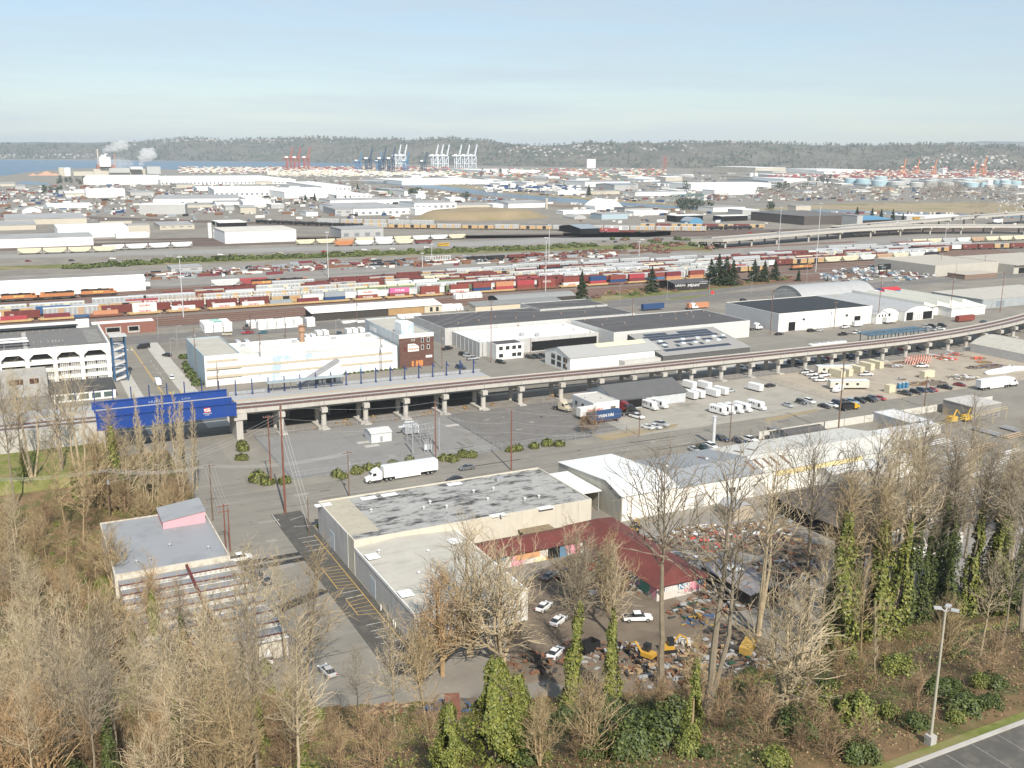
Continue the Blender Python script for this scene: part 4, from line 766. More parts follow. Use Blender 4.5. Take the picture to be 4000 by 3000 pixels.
for u in (90, 91.4, 94): b = MB(); b.box(u, 320.2, 9.6, u+1, 320.28, 11.8); b.build('door', WHITE, t)
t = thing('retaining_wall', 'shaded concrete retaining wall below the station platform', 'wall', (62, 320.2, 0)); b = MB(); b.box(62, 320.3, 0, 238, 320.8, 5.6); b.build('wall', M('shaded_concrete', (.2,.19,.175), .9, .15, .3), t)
# tram stop canopy and tram beyond the viaduct
t = thing('tram_stop', 'blue-green glazed tram stop canopy beyond the viaduct', 'tram stop', (352, 328, 0)); [MB().box(u, v, 0, u+.3, v+.3, 5.6).build('post', M('teal_steel', (.05,.13,.16), .5), t) for u in range(352, 388, 5) for v in (326, 333)]
b = MB(); b.box(350, 325.5, 5.6, 388, 330, 5.8); b.box(350, 330.2, 5.9, 388, 334, 6.1); b.build('roof', M('teal_glass', (.035,.10,.15), .25, .2, .5, rib=(0, 1.2, .4)), t)
t = thing('tram', 'white streetcar with dark windows waiting beyond the viaduct', 'tram', (318, 330, 0)); b = MB(); b.box(318, 328.5, .5, 339, 331, 3.7); b.build('body', WHITE, t); b = MB(); b.box(318.4, 328.44, 1.7, 338.6, 328.5, 2.9); b.box(317.95, 328.7, 1.6, 318, 330.8, 3.0); b.build('window', GLASS, t); b = MB(); [b.box(320+i*5, 329, 3.7, 322.5+i*5, 330.5, 4.1) for i in range(4)]; b.build('roof_unit', STEEL, t); b = MB(); [b.cyl(320+i*5.5, 328.6, .1, .6, .4) for i in range(4)]; b.build('wheel', BLACK, t)
# motorway viaducts on the right: decks follow the photo's edge lines at a plausible height
def mway(name, label, near, zd, width, piers, npier):
    t = thing(name, label, 'overpass', tuple(P(near[0][0], near[0][1], 0)))
    pts = [P(x, y, z) for x, y, z in near]; b = MB(); n = 6
    vs = []
    for i, p in enumerate(pts):
        a, c = pts[max(0, i-1)], pts[min(len(pts)-1, i+1)]; d = Vector((c[0]-a[0], c[1]-a[1])).normalized(); nx, ny = -d.y, d.x
        for (o, zz) in ((0, -1.6), (0, .9), (.35, .9), (.35, .05), (width, .05), (width, .9), (width+.3, .9), (width, -1.6)): vs.append((p[0]+nx*o, p[1]+ny*o, p[2]+zz))
    n = 8; b.add(vs, [(i*n+j, (i+1)*n+j, (i+1)*n+(j+1)%n, i*n+(j+1)%n) for i in range(len(pts)-1) for j in range(n)]); b.build('deck', VC, t)
    r = MB(); r.add([vs[i*n+k] if k == 3 else vs[i*n+4] for i in range(len(pts)) for k in (3, 4)], [(i*2, i*2+2, i*2+3, i*2+1) for i in range(len(pts)-1)])
    for i in range(len(r.v)): r.v[i] = (r.v[i][0], r.v[i][1], r.v[i][2]+.03)
    r.build('road_surface', MATS['motorway_asphalt'], t)
    for i in range(npier):
        f = (i+.5)/npier*(len(pts)-1); k = int(f); f -= k; p = [a+(c-a)*f for a, c in zip(pts[k], pts[k+1])]
        d = Vector((pts[k+1][0]-pts[k][0], pts[k+1][1]-pts[k][1])).normalized(); nx, ny = -d.y, d.x
        for o in (width*.12, width*.8): q = MB(); q.cyl(p[0]+nx*o, p[1]+ny*o, 0, p[2]-1.6, 1.0, n=10); q.build('pier', VC, t)
        q = MB(); q.tube([(p[0]+nx*-.3, p[1]+ny*-.3, p[2]-2.2), (p[0]+nx*(width+.3), p[1]+ny*(width+.3), p[2]-2.2)], 1.0, 4); q.build('pier_cap', VC, t)
    return t
mway('motorway_overpass', 'lower motorway overpass with pale concrete edge and dark space below', [(2700,938,6),(2825,938,8),(3060,920,8.5),(3350,898,8.5),(3620,885,8.5),(3900,884,8.5),(4200,888,8.5)], 8, 22, None, 14)
mway('motorway_overpass', 'upper motorway overpass rising to the right edge of the view', [(3300,890,8.6),(3450,877,9.5),(3620,863,11),(3800,849,12.5),(4000,834,13.5),(4200,820,14.5)], 11, 18, None, 9)
# ------------------------------------------------------------------ railway cars
BOG = M('bogie_dark', (.05,.04,.035), .8, .2, 1)
def bogie(par, x, name='bogie'):
    b = MB(); b.box(x-1.3, -1.0, .45, x+1.3, -.8, .95); b.box(x-1.3, .8, .45, x+1.3, 1.0, .95)
    for q in (-.9, .9): b.hcyl((x+q, -.85, .5), (x+q, .85, .5), .46, 8)
    return b.build(name, BOG, par)
CAR = {n: M('rail_'+n, c, .75, .16, .4, dirt=d) for n, c, d in [
    ('brown', (.16,.045,.038), ((.25,.14,.12), (1,1,.2), .58, .8)), ('yellow', (.46,.32,.16), ((.30,.18,.08), (1,1,.2), .58, .8)), ('white', (.68,.68,.65), ((.45,.40,.33), (1,1,.2), .6, .8)),
    ('grey', (.38,.39,.39), ((.25,.23,.2), (1,1,.2), .55, .8)), ('cream', (.58,.54,.40), ((.38,.30,.2), (1,1,.2), .58, .8)), ('black', (.025,.026,.03), None), ('rust', (.22,.09,.055), ((.12,.05,.04), .5, .5, .8)),
    ('orange', (.46,.19,.08), None), ('green', (.16,.20,.10), ((.28,.26,.2), .5, .55, .8)), ('red', (.32,.07,.075), None), ('tan', (.42,.29,.19), ((.3,.2,.13), .6, .5, .8)), ('blue', (.03,.10,.24), None), ('pale', (.56,.58,.57), ((.40,.34,.28), (1,1,.2), .55, .8))]}
SILV = M('rail_roof_silver', (.52,.53,.53), .45, .08, .3, metal=.3)
PROTO = {}
def proto(kind, col):
    if (kind, col) in PROTO: return PROTO[kind, col]
    nm = {'box': 'boxcar', 'auto': 'autorack', 'hop': 'hopper_car', 'tank': 'tank_car', 'gon': 'gondola', 'well': 'well_car', 'flat': 'bulkhead_flatcar', 'loco': 'locomotive'}[kind]
    r = bpy.data.objects.new(nm, None); C.objects.link(r); m = CAR[col]; D = M('car_panel_dark', (.03,.028,.028), .8)
    if kind == 'box':
        Ln = 17.2; b = MB(); b.box(-8.4, -1.5, 1.1, 8.4, 1.5, 4.6); b.build('body', m, r)
        b = MB(); b.ext_x([(-1.55,4.6),(-1.55,4.7),(0,5.0),(1.55,4.7),(1.55,4.6)][::-1], -8.45, 8.45); b.build('roof', SILV if col in ('white', 'yellow', 'pale') else m, r)
        b = MB(); b.box(-1.9, -1.58, 1.2, 1.9, -1.5, 4.5); b.build('door', D if col == 'yellow' else m, r)
        if col in ('brown', 'yellow', 'red'): text('TTX' if col == 'yellow' else 'CN' if col == 'brown' else 'BNSF', (5.2 if col == 'yellow' else -5, -1.52, 3.1), 1.2, LRED if col == 'yellow' else WHITE, r)
    elif kind == 'auto':
        Ln = 27.6; b = MB(); b.box(-13.5, -1.5, 1.0, 13.5, 1.5, 5.3); b.build('body', m, r)
        b = MB(); b.ext_x([(-1.55,5.3),(-1.2,5.7),(1.2,5.7),(1.55,5.3)][::-1], -13.5, 13.5); b.build('roof', SILV, r)
        
        for ks in ((0, 3), (4, 7), (8, 11)): MB().box(-13.1+ks[0]*2.4, -1.56, 1.5, -13.7+ks[1]*2.4, -1.5, 5.1).build('side_panel', M('autorack_panel', (.42,.43,.43), .6, .12, .6, rib=(0, 2.4, .25)), r)
    elif kind == 'hop':
        Ln = 18.2; b = MB(); b.ext_y([(-8.9,4.4),(-8.9,3.6),(-6.6,1.6),(-4.5,1.0),(4.5,1.0),(6.6,1.6),(8.9,3.6),(8.9,4.4)][::-1], -1.5, 1.5); b.build('body', m, r)
        b = MB(); b.ext_x([(-1.5,4.4),(-.9,4.75),(.9,4.75),(1.5,4.4)][::-1], -8.9, 8.9); b.build('roof', m, r)
        b = MB(); b.box(-9, -1.2, .95, 9, 1.2, 1.15); [b.box(s*8.9-.08, -1.4, 1.1, s*8.9+.08, -1.2, 4.4) for s in (-1, 1)]; b.build('frame', m, r)
    elif kind == 'tank':
        Ln = 17; b = MB(); b.hcyl((-7.9,0,2.65), (7.9,0,2.65), 1.5, 14); b.cyl(0, 0, 4.0, 4.6, .6, n=10); b.build('tank', m, r, smooth=False)
        b = MB(); b.box(-8.2, -1.2, .95, 8.2, 1.2, 1.25); b.box(-1.2, -1.0, 4.15, 1.2, 1.0, 4.22); b.build('frame', BOG, r)
    elif kind == 'gon':
        Ln = 17; b = MB(); b.box(-8, -1.5, 1.0, 8, 1.5, 1.25); b.box(-8, -1.5, 1.25, 8, -1.35, 2.9); b.box(-8, 1.35, 1.25, 8, 1.5, 2.9); b.box(-8, -1.35, 1.25, -7.85, 1.35, 2.9); b.box(7.85, -1.35, 1.25, 8, 1.35, 2.9); b.build('body', m, r)
        b = MB(); [b.box(-7.5+i*1.5, -1.62, 1.1, -7.3+i*1.5, -1.5, 2.9) for i in range(11)]; b.build('side_rib', m, r)
    elif kind == 'well':
        Ln = 18.4; b = MB(); b.box(-8, -1.5, .5, 8, -1.3, 1.55); b.box(-8, 1.3, .5, 8, 1.5, 1.55); b.box(-8, -1.3, .4, 8, 1.3, .55); b.box(-9.1, -1.4, 1.0, -7.2, 1.4, 1.35); b.box(7.2, -1.4, 1.0, 9.1, 1.4, 1.35); b.build('body', m, r)
    elif kind == 'flat':
        Ln = 22.6; b = MB(); b.box(-11, -1.45, 1.0, 11, 1.45, 1.35); b.box(-11, -1.45, 1.35, -10.7, 1.45, 4.8); b.box(10.7, -1.45, 1.35, 11, 1.45, 4.8); b.box(-10.7, -.12, 4.4, 10.7, .12, 4.7); b.build('frame', m, r)
        b = MB(); [b.box(-10.5+i*2.1, -.1, 1.35, -10.2+i*2.1, .1, 4.5) for i in range(11)]; [b.tube([(-10.4+i*2.1, 0, 4.4), (-8.4+i*2.1, 0, 1.4)], .12, 4) for i in range(10)]; b.build('truss', m, r)
    elif kind == 'loco':
        Ln = 22.2; b = MB(); b.box(-10.8, -1.5, 1.0, 10.8, 1.5, 1.6); b.build('frame', BOG, r)
        b = MB(); b.box(-9.5, -1.05, 1.6, 6.4, 1.05, 3.7); b.box(8.6, -.8, 1.6, 10.4, .8, 2.9); b.build('hood', m, r)
        b = MB(); b.box(6.4, -1.45, 1.6, 8.7, 1.45, 4.3); b.build('cab', m, r); b = MB(); b.box(8.7, -1.2, 3.2, 8.75, 1.2, 4.0); b.box(6.8, -1.5, 3.2, 8.3, -1.45, 4.0); b.build('window', GLASS, r)
        b = MB(); b.box(-9.6, -1.2, 3.7, 6.3, 1.2, 4.35); b.box(-8.5, -1.35, 4.2, -5, 1.35, 4.6); b.box(0, -.7, 4.35, 2, .7, 4.7); b.build('radiator_roof', D, r)
        text('BNSF', (0, -1.1, 2.7), 1.5, M('letter_yellow', (.75,.6,.2), .6), r, 'S', 5.5)
        b = MB(); b.box(-2.5, -1.3, .5, 2.5, 1.3, 1.0); b.build('fuel_tank', BOG, r)
    q = Ln/2-2.6; bogie(r, -q); bogie(r, q); r['_len'] = Ln
    PROTO[kind, col] = r; return r
KW = {'box': ('boxcar', 'boxcars'), 'auto': ('autorack car', 'autorack cars'), 'hop': ('hopper car', 'hopper cars'), 'tank': ('tank car', 'tank cars'), 'gon': ('gondola', 'gondola cars'), 'well': ('well car', 'container well cars'), 'flat': ('truss flatcar', 'truss flatcars'), 'loco': ('locomotive', 'locomotives')}
CW = {'rust': 'rusty', 'pale': 'pale grey', 'brown': 'dark brown', 'tan': 'tan'}
def railcar(kind, col, u, v, row, rz=0):
    p = proto(kind, col)
    o = dup(p, (u, v, .28), rz, '%s %s %s' % (CW.get(col, col), KW[kind][0], row), KW[kind][1]+' '+row, cat=KW[kind][0]); del o['_len']; return o, p['_len']
def row(v, u0, u1, seq, desc, gaps=.05, slope=0.):
    u = u0; i = 0
    while u < u1:
        s = seq[i % len(seq)] if isinstance(seq, list) else seq(); i += 1
        if s is None: u += 20; continue
        k, c = s; ln_ = proto(k, c)['_len']; railcar(k, c, u+ln_/2, v+(u-u0)*slope, desc, math.atan(slope)); u += ln_+.9
        if RND.random() < gaps: u += RND.choice((8, 20))
def pick(*w):
    bag = [k for k, n in w for _ in range(n)]
    return lambda: RND.choice(bag)
# row 1: double-stack wells, nearest track (u from photo pixel)
def uat(px, v, z): return PV_u(px, v, z)
def PV_u(px, v, z):
    lo, hi = -400., 2500.
    for _ in range(50):
        m_ = (lo+hi)/2
        if PX(m_, v, z)[0] < px: lo = m_
        else: hi = m_
    return lo
CONT = {n: M('container_'+n, c, .65, .08, .4, rib=(0, .6, .1)) for n, c in [('white', (.72,.70,.66)), ('brown', (.24,.065,.05)), ('red', (.38,.06,.07)), ('navy', (.03,.07,.17)), ('grey', (.30,.33,.35)), ('pink', (.58,.15,.32)), ('orange', (.52,.24,.13)), ('maroon', (.18,.04,.05)), ('blue', (.08,.17,.30)), ('green', (.05,.22,.14)), ('cream', (.64,.58,.42))]}
CPROT = {}
def cproto(col, ln_):
    if (col, ln_) not in CPROT:
        r = bpy.data.objects.new('shipping_container', None); C.objects.link(r); b = MB(); b.box(-ln_/2, -1.22, .02, ln_/2, 1.22, 2.8); b.build('body', CONT[col], r)
        [MB().box(x_-.08, -1.26, 0, x_+.08, 1.26, 2.85).build('end_frame', CONT[col], r) for x_ in (-ln_/2+.04, ln_/2-.04)]; b = MB(); b.box(ln_/2+.04, -1.1, .2, ln_/2+.08, 1.1, 2.7); b.build('door', CONT[col], r); CPROT[col, ln_] = r
    return CPROT[col, ln_]
def container(u, v, z, col, ln_, label, txt=None, tm=None, group='shipping containers', rz=0, off=-.1, tw=.5):
    o = dup(cproto(col, ln_), (u, v, z), rz, label, group, cat='container')
    if txt: tt = text(txt, (0, -1.30, 1.45), 1.6, tm or WHITE, None, 'S', ln_*tw); tt.parent = o; tt.location = (0, -1.28, 1.45)
    return o
RA = 'on the nearest rail track'
stack = [ # px left, px right, bottom colour, top colour, texts
 (-10,106,'red',None,None,None),(176,270,'maroon',None,None,None),(363,462,'orange',None,None,None),(515,615,'white','white','YANG MING','YANG MING'),(668,764,'white',None,'YANG MING',None),(827,921,'white',None,'YANG MING',None),(942,1034,'white',None,'YANG MING',None),
 (1052,1140,'grey',None,None,None),(1160,1246,'maroon',None,None,None),(1264,1350,'navy','grey',None,None),(1393,1476,'brown','white','HYUNDAI','YANG MING'),(1518,1599,'brown','pink','YANG MING','ONE'),(1640,1716,'brown','brown','YANG MING',None),(1755,1831,'white','brown','YANG MING',None),(1844,1918,'navy','brown',None,None),(1932,2006,'red','orange',None,None),
 (2015,2087,'brown','red',None,None),(2097,2168,'brown','brown',None,'OOCL'),(2199,2260,'white','brown','YANG MING',None),(2300,2367,'red','navy',None,None),(2378,2443,'navy','brown',None,None),(2453,2516,'maroon','red',None,None),(2530,2595,'blue','brown',None,None),(2597,2658,'orange','maroon',None,None),(2690,2748,'orange','brown',None,None)]
u_prev = None
for (a, c, lo, hi, t1, t2) in stack:
    v = 560.2; um = (PV_u(a, v, 2)+PV_u(c, v, 2))/2; um = um if a > 0 else PV_u(106, v, 2)-6.1
    railcar('well', 'yellow' if RND.random() < .6 else 'rust', um, v, RA)
    container(um, v, .85, lo, 12.2, lo+' container in a well car '+RA, t1, LRED if lo == 'white' else WHITE)
    if hi: container(um, v, 3.72, hi, 12.2, hi+' container stacked on '+lo+' one '+RA, t2, LRED if hi == 'white' else WHITE)
B_, Y_, W_, G_, CR_, BK = ('box','brown'), ('box','yellow'), ('box','white'), ('auto','grey'), ('hop','cream'), ('tank','black')
row(567.3, -22, 470, [('box','white'),('box','brown'),('auto','tan'),B_,B_,B_,B_,B_,Y_,W_,W_,W_,('box','pale'),W_,('box','green'),W_,W_,W_,B_,B_,B_,('auto','white'),('auto','white'),('auto','white'),B_,B_], 'on the second rail track', .02)
row(578, -25, 500, [Y_,Y_,('box','blue'),Y_,Y_,('flat','white'),('flat','white'),('flat','white'),('flat','white'),('auto','cream'),('hop','green'),('hop','green'),('auto','white'),B_,B_,B_,B_,B_,B_,Y_,B_,B_], 'on the third rail track', .03)
row(586, -20, 490, [('auto','cream'),('auto','cream'),('box','red'),('flat','tan'),('auto','yellow'),('auto','yellow'),('flat','cream'),('hop','cream'),('hop','cream'),CR_,W_,W_,('auto','white'),('box','red'),('box','brown'),('auto','white'),B_,('box','yellow'),B_], 'on the fourth rail track', .04)
row(594, 40, 520, [('auto','grey'),('auto','grey'),('flat','tan'),('flat','white'),('auto','yellow'),('auto','yellow'),('hop','pale'),('hop','green'),B_,B_,B_,('auto','white'),Y_,Y_,Y_,Y_,B_,Y_,('hop','tan'),Y_], 'on the fifth rail track', .03)
row(602, 60, 540, pick((('box','white'),2),(B_,5),(Y_,2),(('hop','pale'),2),(('auto','white'),2)), 'on the sixth rail track', .04)
row(602, 552, 720, [Y_,Y_,CR_,CR_,('hop','pale'),('hop','tan'),CR_,('hop','pale'),BK,BK], 'on the sixth rail track', 0)
row(610, 80, 720, pick((B_,4),(Y_,3),(('auto','cream'),2),(('auto','white'),2),(BK,1)), 'on the seventh rail track', .05)
row(618, 105, 730, pick((('auto','grey'),2),(B_,4),(Y_,3),(W_,2),(('hop','cream'),2)), 'on the eighth rail track', .08)
row(626, 130, 760, pick((Y_,4),(B_,4),(BK,2),(('auto','grey'),2)), 'on the ninth rail track', .10)
row(634, 150, 770, pick((B_,5),(W_,2),(('auto','cream'),2),(BK,3)), 'on the tenth rail track', .12)
row(642, 220, 790, pick((BK,4),(('auto','grey'),3),(Y_,2),(B_,3)), 'on the eleventh rail track', .15)
row(650, 330, 800, pick((('auto','grey'),4),(W_,2),(B_,3)), 'on the farthest packed rail track', .2)
for i, px in enumerate((75, 222, 385)): u = PV_u(px, 640, 2); railcar('loco', 'orange', u, 640 if i < 2 else 642, 'in front of the long white engine shed', 0 if i == 0 else (pi if i == 1 else 0))
for px in (1035, 1140): railcar('loco', 'orange', PV_u(px, 650, 2), 646, 'beyond the packed rail rows', 0)
railcar('loco', 'orange', PV_u(3130, 575, 2), 575, 'standing by the fir trees', 0)
for px, k, c in ((1858,'gon','black'),(1935,'gon','black'),(2018,'gon','brown'),(2090,'gon','brown'),(1710,'flat','white')): railcar(k, c, PV_u(px, 734, 2), 734, 'in the open yard by the hedge')
for px in (880, 990): railcar('hop', 'pale' if px < 900 else 'red', PV_u(px, 654, 2), 654, 'left of the orange locomotives')
# rows beyond the motorway, slightly oblique
def prow(a, b, seq, desc, n):
    p, q = P(*a), P(*b); an = atan2(q[1]-p[1], q[0]-p[0]); d = hypot(q[0]-p[0], q[1]-p[1]); s = 0; i = 0
    while s < d:
        k, c = seq[i % len(seq)] if isinstance(seq, list) else seq(); i += 1; ln_ = proto(k, c)['_len']
        railcar(k, c, p[0]+cos(an)*(s+ln_/2), p[1]+sin(an)*(s+ln_/2), desc, an); s += ln_+1
D1 = 'left of the motorway hedge'
prow((70,995),(400,985), [CR_,CR_,CR_], 'below the big grey roofed warehouse', 0); prow((400,980),(700,968), [('hop','white')]*4, 'below the white factory', 0)
prow((1155,958),(1780,935), [CR_,CR_,('hop','tan'),('hop','cream'),('hop','white'),('hop','cream'),('hop','white'),('hop','white')], 'beyond the motorway', 0); prow((1305,963),(1640,953), [('hop','orange'),('hop','pale'),('hop','pale'),('hop','cream'),('gon','brown')], 'in the row nearest the motorway', 0)
prow((1240,873),(1700,880), [G_,('auto','yellow'),('auto','yellow'),G_,G_], 'at the foot of the grass mound', 0); prow((1420,892),(2680,905), pick((('auto','yellow'),5),(('auto','grey'),3),(Y_,4),(('auto','white'),1)), 'past the grass mound', 0)
prow((1000,872),(1420,890), [BK], 'behind the white factory', 0); prow((2290,908),(2440,911), [('box','red'),('box','red'),('gon','brown')], 'by the grey rail shed', 0)
prow((2500,890),(2960,893), [Y_,B_,Y_,Y_,B_], 'under the scrap yards', 0); prow((2715,900),(2900,897), [BK]*4, 'next to the motorway ramp', 0)
prow((3560,955),(4000,938), [CR_,('hop','cream'),('hop','grey'),('hop','pale'),('hop','tan'),CR_], 'under the motorway overpass', 0)
prow((3230,986),(3560,972), [G_,G_,BK,BK,W_], 'behind the packed rows at the right', 0); prow((3000,1003),(3330,998), [B_,B_,W_,B_,B_], 'in front of the overpass columns', 0); prow((3560,982),(4000,970), [B_,B_,W_,B_,B_,Y_], 'behind the tan hall', 0)
# ------------------------------------------------------------------ road vehicles
def paint(n, c): return M('car_'+n, c, .35, .03, 1, coat=.5, spec=.5)
PAINT = {n: paint(n, c) for n, c in [('white', (.74,.74,.73)), ('black', (.018,.018,.02)), ('silver', (.40,.41,.42)), ('grey', (.13,.135,.14)), ('navy', (.02,.035,.07)), ('blue', (.06,.14,.26)), ('red', (.36,.025,.03)), ('dark red', (.16,.015,.025)), ('dark green', (.02,.05,.045)), ('tan', (.48,.42,.31)), ('teal', (.03,.13,.17)), ('yellow', (.62,.36,.02)), ('cream', (.64,.60,.50)), ('maroon', (.15,.02,.025)), ('light blue', (.20,.32,.42))]}
BODY = PAINT['white']; HUB = M('hubcap', (.45,.45,.46), .4, .05, 1, metal=.6); LAMP = M('headlamp', (.8,.8,.78), .2); TAIL = M('tail_lamp', (.4,.01,.01), .3)
def wheel(par, x, y, r=.34, w=.22):
    b = MB(); b.hcyl((x, y-w/2, r), (x, y+w/2, r), r, 12); o = b.build('wheel', BLACK, par)
    b = MB(); s = 1 if y > 0 else -1; b.hcyl((x, y+s*w*.3, r), (x, y+s*(w/2+.015), r), r*.55, 10); b.build('rim', HUB, o); return o
VP = {}
def loft(secs, k=None):                              # secs: x, half width low, half width top, z list ...
    b = MB(); n = len(secs[0][1]); vs = [(x, y, z) for x, pr in secs for y, z in pr]
    fs = [(i*n+j, (i+1)*n+j, (i+1)*n+(j+1)%n, i*n+(j+1)%n) for i in range(len(secs)-1) for j in range(n)]+[tuple(range(n-1, -1, -1)), tuple(range((len(secs)-1)*n, len(secs)*n))]
    b.add(vs, fs); return b
def sec(x, w, z0, z1, t=.12): return (x, [(-w, z0), (-w, z1-t), (-w+t*1.4, z1), (w-t*1.4, z1), (w, z1-t), (w, z0)])
def vehicle(kind):
    if kind in VP: return VP[kind]
    nm = {'sedan': 'parked_car', 'suv': 'parked_car', 'pickup': 'pickup_truck', 'van': 'van', 'step': 'step_van', 'semi': 'semi_truck', 'tractor': 'truck_tractor', 'box': 'box_truck', 'dump': 'dump_truck', 'trailer': 'cargo_trailer', 'bus': 'bus', 'semitr': 'semi_trailer'}[kind]
    r = bpy.data.objects.new(nm, None); C.objects.link(r); W = .9
    def lights(x0, x1, z, w=.72):
        for y in (-w, w):
            b = MB(); b.box(x1-.02, y-.16, z, x1+.03, y+.16, z+.14); b.build('headlight', LAMP, r); b = MB(); b.box(x0-.03, y-.13, z+.05, x0+.02, y+.13, z+.25); b.build('tail_light', TAIL, r)
    if kind in ('sedan', 'suv'):
        if kind == 'sedan':
            loft([sec(-2.3, .80, .45, .80), sec(-2.15, .88, .28, .98), sec(-1.2, .9, .25, 1.0), sec(.9, .9, .25, .98), sec(2.0, .87, .27, .80), sec(2.3, .75, .40, .66)]).build('body', BODY, r)
            b = loft([sec(-1.85, .70, .95, 1.0, .02), sec(-1.05, .66, .95, 1.40, .1), sec(.05, .66, .95, 1.43, .1), sec(1.15, .74, .95, .99, .02)]); b.build('cabin', GLASS, r)
            b = loft([sec(-1.12, .60, 1.38, 1.44, .04), sec(.12, .60, 1.38, 1.46, .04)]); b.build('roof', BODY, r); lights(-2.3, 2.28, .62)
        else:
            loft([sec(-2.3, .84, .45, 1.0), sec(-2.2, .92, .32, 1.12), sec(-1.2, .94, .30, 1.12), sec(.9, .94, .30, 1.10), sec(2.05, .9, .32, .98), sec(2.35, .8, .42, .82)]).build('body', BODY, r)
            b = loft([sec(-2.22, .76, 1.1, 1.14, .02), sec(-2.0, .72, 1.1, 1.68, .1), sec(.1, .72, 1.1, 1.72, .1), sec(1.0, .80, 1.08, 1.13, .02)]); b.build('cabin', GLASS, r)
            b = loft([sec(-2.05, .68, 1.66, 1.74, .04), sec(.15, .68, 1.66, 1.76, .04)]); b.build('roof', BODY, r); lights(-2.3, 2.32, .75)
        for x in (-1.4, 1.4):
            for y in (-.82, .82): wheel(r, x, y, .36)
    elif kind == 'pickup':
        loft([sec(-2.8, .95, .5, 1.08, .04), sec(.05, .97, .42, 1.1, .04)]).build('bed', BODY, r); b = MB(); b.box(-2.7, -.78, 1.0, -.75, .78, 1.12); b.build('bed_floor', M('bed_dark', (.05,.05,.05), .8), r)
        loft([sec(-.7, .97, .42, 1.1), sec(1.5, .97, .42, 1.14), sec(2.5, .93, .45, 1.06), sec(2.8, .86, .5, .9)]).build('body', BODY, r)
        loft([sec(-.75, .82, 1.08, 1.74, .1), sec(.55, .80, 1.08, 1.8, .1), sec(1.4, .86, 1.08, 1.15, .02)]).build('cabin', GLASS, r); loft([sec(-.78, .74, 1.74, 1.82, .04), sec(.6, .74, 1.74, 1.84, .04)]).build('roof', BODY, r); lights(-2.8, 2.78, .78)
        for x in (-1.8, 1.85):
            for y in (-.87, .87): wheel(r, x, y, .40)
    elif kind == 'van':
        loft([sec(-2.8, .96, .4, 2.35), sec(1.3, .97, .35, 2.4), sec(1.9, .95, .35, 1.7), sec(2.75, .9, .4, 1.15)]).build('body', BODY, r)
        b = MB(); b.add([(1.36,-.85,2.2),(1.36,.85,2.2),(1.93,.85,1.66),(1.93,-.85,1.66)], [(0,1,2,3)]); b.box(.6, -.99, 1.4, 1.4, -.965, 2.0); b.box(.6, .965, 1.4, 1.4, .99, 2.0); b.box(-2.83, -.7, 1.4, -2.8, .7, 2.1); b.build('window', GLASS, r); lights(-2.8, 2.72, .85)
        for x in (-1.8, 1.8):
            for y in (-.86, .86): wheel(r, x, y, .36)
    elif kind == 'step':
        loft([sec(-3.6, 1.1, .55, 3.0, .2), sec(1.9, 1.1, .55, 3.0, .2), sec(2.4, 1.05, .55, 2.4, .1)]).build('body', BODY, r); loft([sec(2.3, 1.02, .5, 1.55), sec(3.4, .95, .5, 1.3)]).build('hood', BODY, r)
        b = MB(); b.add([(1.98,-.95,2.9),(1.98,.95,2.9),(2.44,.95,1.6),(2.44,-.95,1.6)], [(0,1,2,3)]); b.box(1.1, -1.13, 1.3, 1.9, -1.1, 2.5); b.build('windshield', GLASS, r)
        b = MB()
        for i in range(3): b.hcyl((-2.6+i*.9, -1.13, 2.0+.3*(i%2)), (-2.6+i*.9, -1.10, 2.0+.3*(i%2)), .32, 8)
        b.build('side_emblem', BLACK, r); b = MB(); b.box(-3.63, -.9, .8, -3.6, .9, 2.7); b.build('rear_door', M('panel_light', (.6,.6,.6), .5), r); lights(-3.6, 3.38, .9)
        for x in (-2.1, 2.4):
            for y in (-.95, .95): wheel(r, x, y, .42)
    elif kind in ('semi', 'tractor', 'semitr'):
        o = 8.2 if kind == 'semi' else 0
        if kind != 'semitr':
            loft([sec(o-.2, 1.2, .9, 3.0, .2), sec(o+.6, 1.22, .7, 3.9, .3), sec(o+2.0, 1.2, .7, 3.5, .3), sec(o+2.9, 1.15, .7, 2.4, .1)]).build('cab', BODY, r); loft([sec(o+2.8, 1.0, .6, 1.9, .2), sec(o+4.4, .9, .6, 1.55, .2)]).build('hood', BODY, r)
            b = MB(); b.add([(o+2.06,-1.0,3.3),(o+2.06,1.0,3.3),(o+2.95,1.0,2.42),(o+2.95,-1.0,2.42)], [(0,1,2,3)]); [b.box(o+1.5, s*1.19-.04, 2.0, o+2.5, s*1.19+.04, 2.8) for s in (-1, 1)]; b.build('windshield', GLASS, r)
            b = MB(); b.box(o-3.2, -.5, .7, o+4.2, .5, .95); b.box(o+.2, -1.25, .35, o+2.2, 1.25, .8); b.build('chassis', M('chassis_dark', (.06,.06,.06), .7), r)
            b = MB(); b.box(o+4.38, -.6, .75, o+4.45, .6, 1.5); b.build('grille', HUB, r)
            for x in (o-2.6, o-1.4, o+3.4):
                for y in (-1.02, 1.02): wheel(r, x, y, .5, .35)
        if kind != 'tractor':
            b = MB(); b.box(-8.4, -1.28, 1.15, 7.6, 1.28, 4.05); b.build('trailer', WHITE, r); b = MB(); b.box(-8.4, -1.3, 4.05, 7.6, 1.3, 4.1); b.build('trailer_roof', M('trailer_roof', (.62,.63,.63), .5, .06), r)
            b = MB(); b.box(-3.2, -1.25, .45, 4.4, -1.2, 1.1); b.box(-3.2, 1.2, .45, 4.4, 1.25, 1.1); b.build('side_skirt', WHITE, r); b = MB(); b.box(-8.45, -1.2, 1.25, -8.4, 1.2, 4.0); b.build('rear_door', M('panel_light', (.6,.6,.6), .5), r)
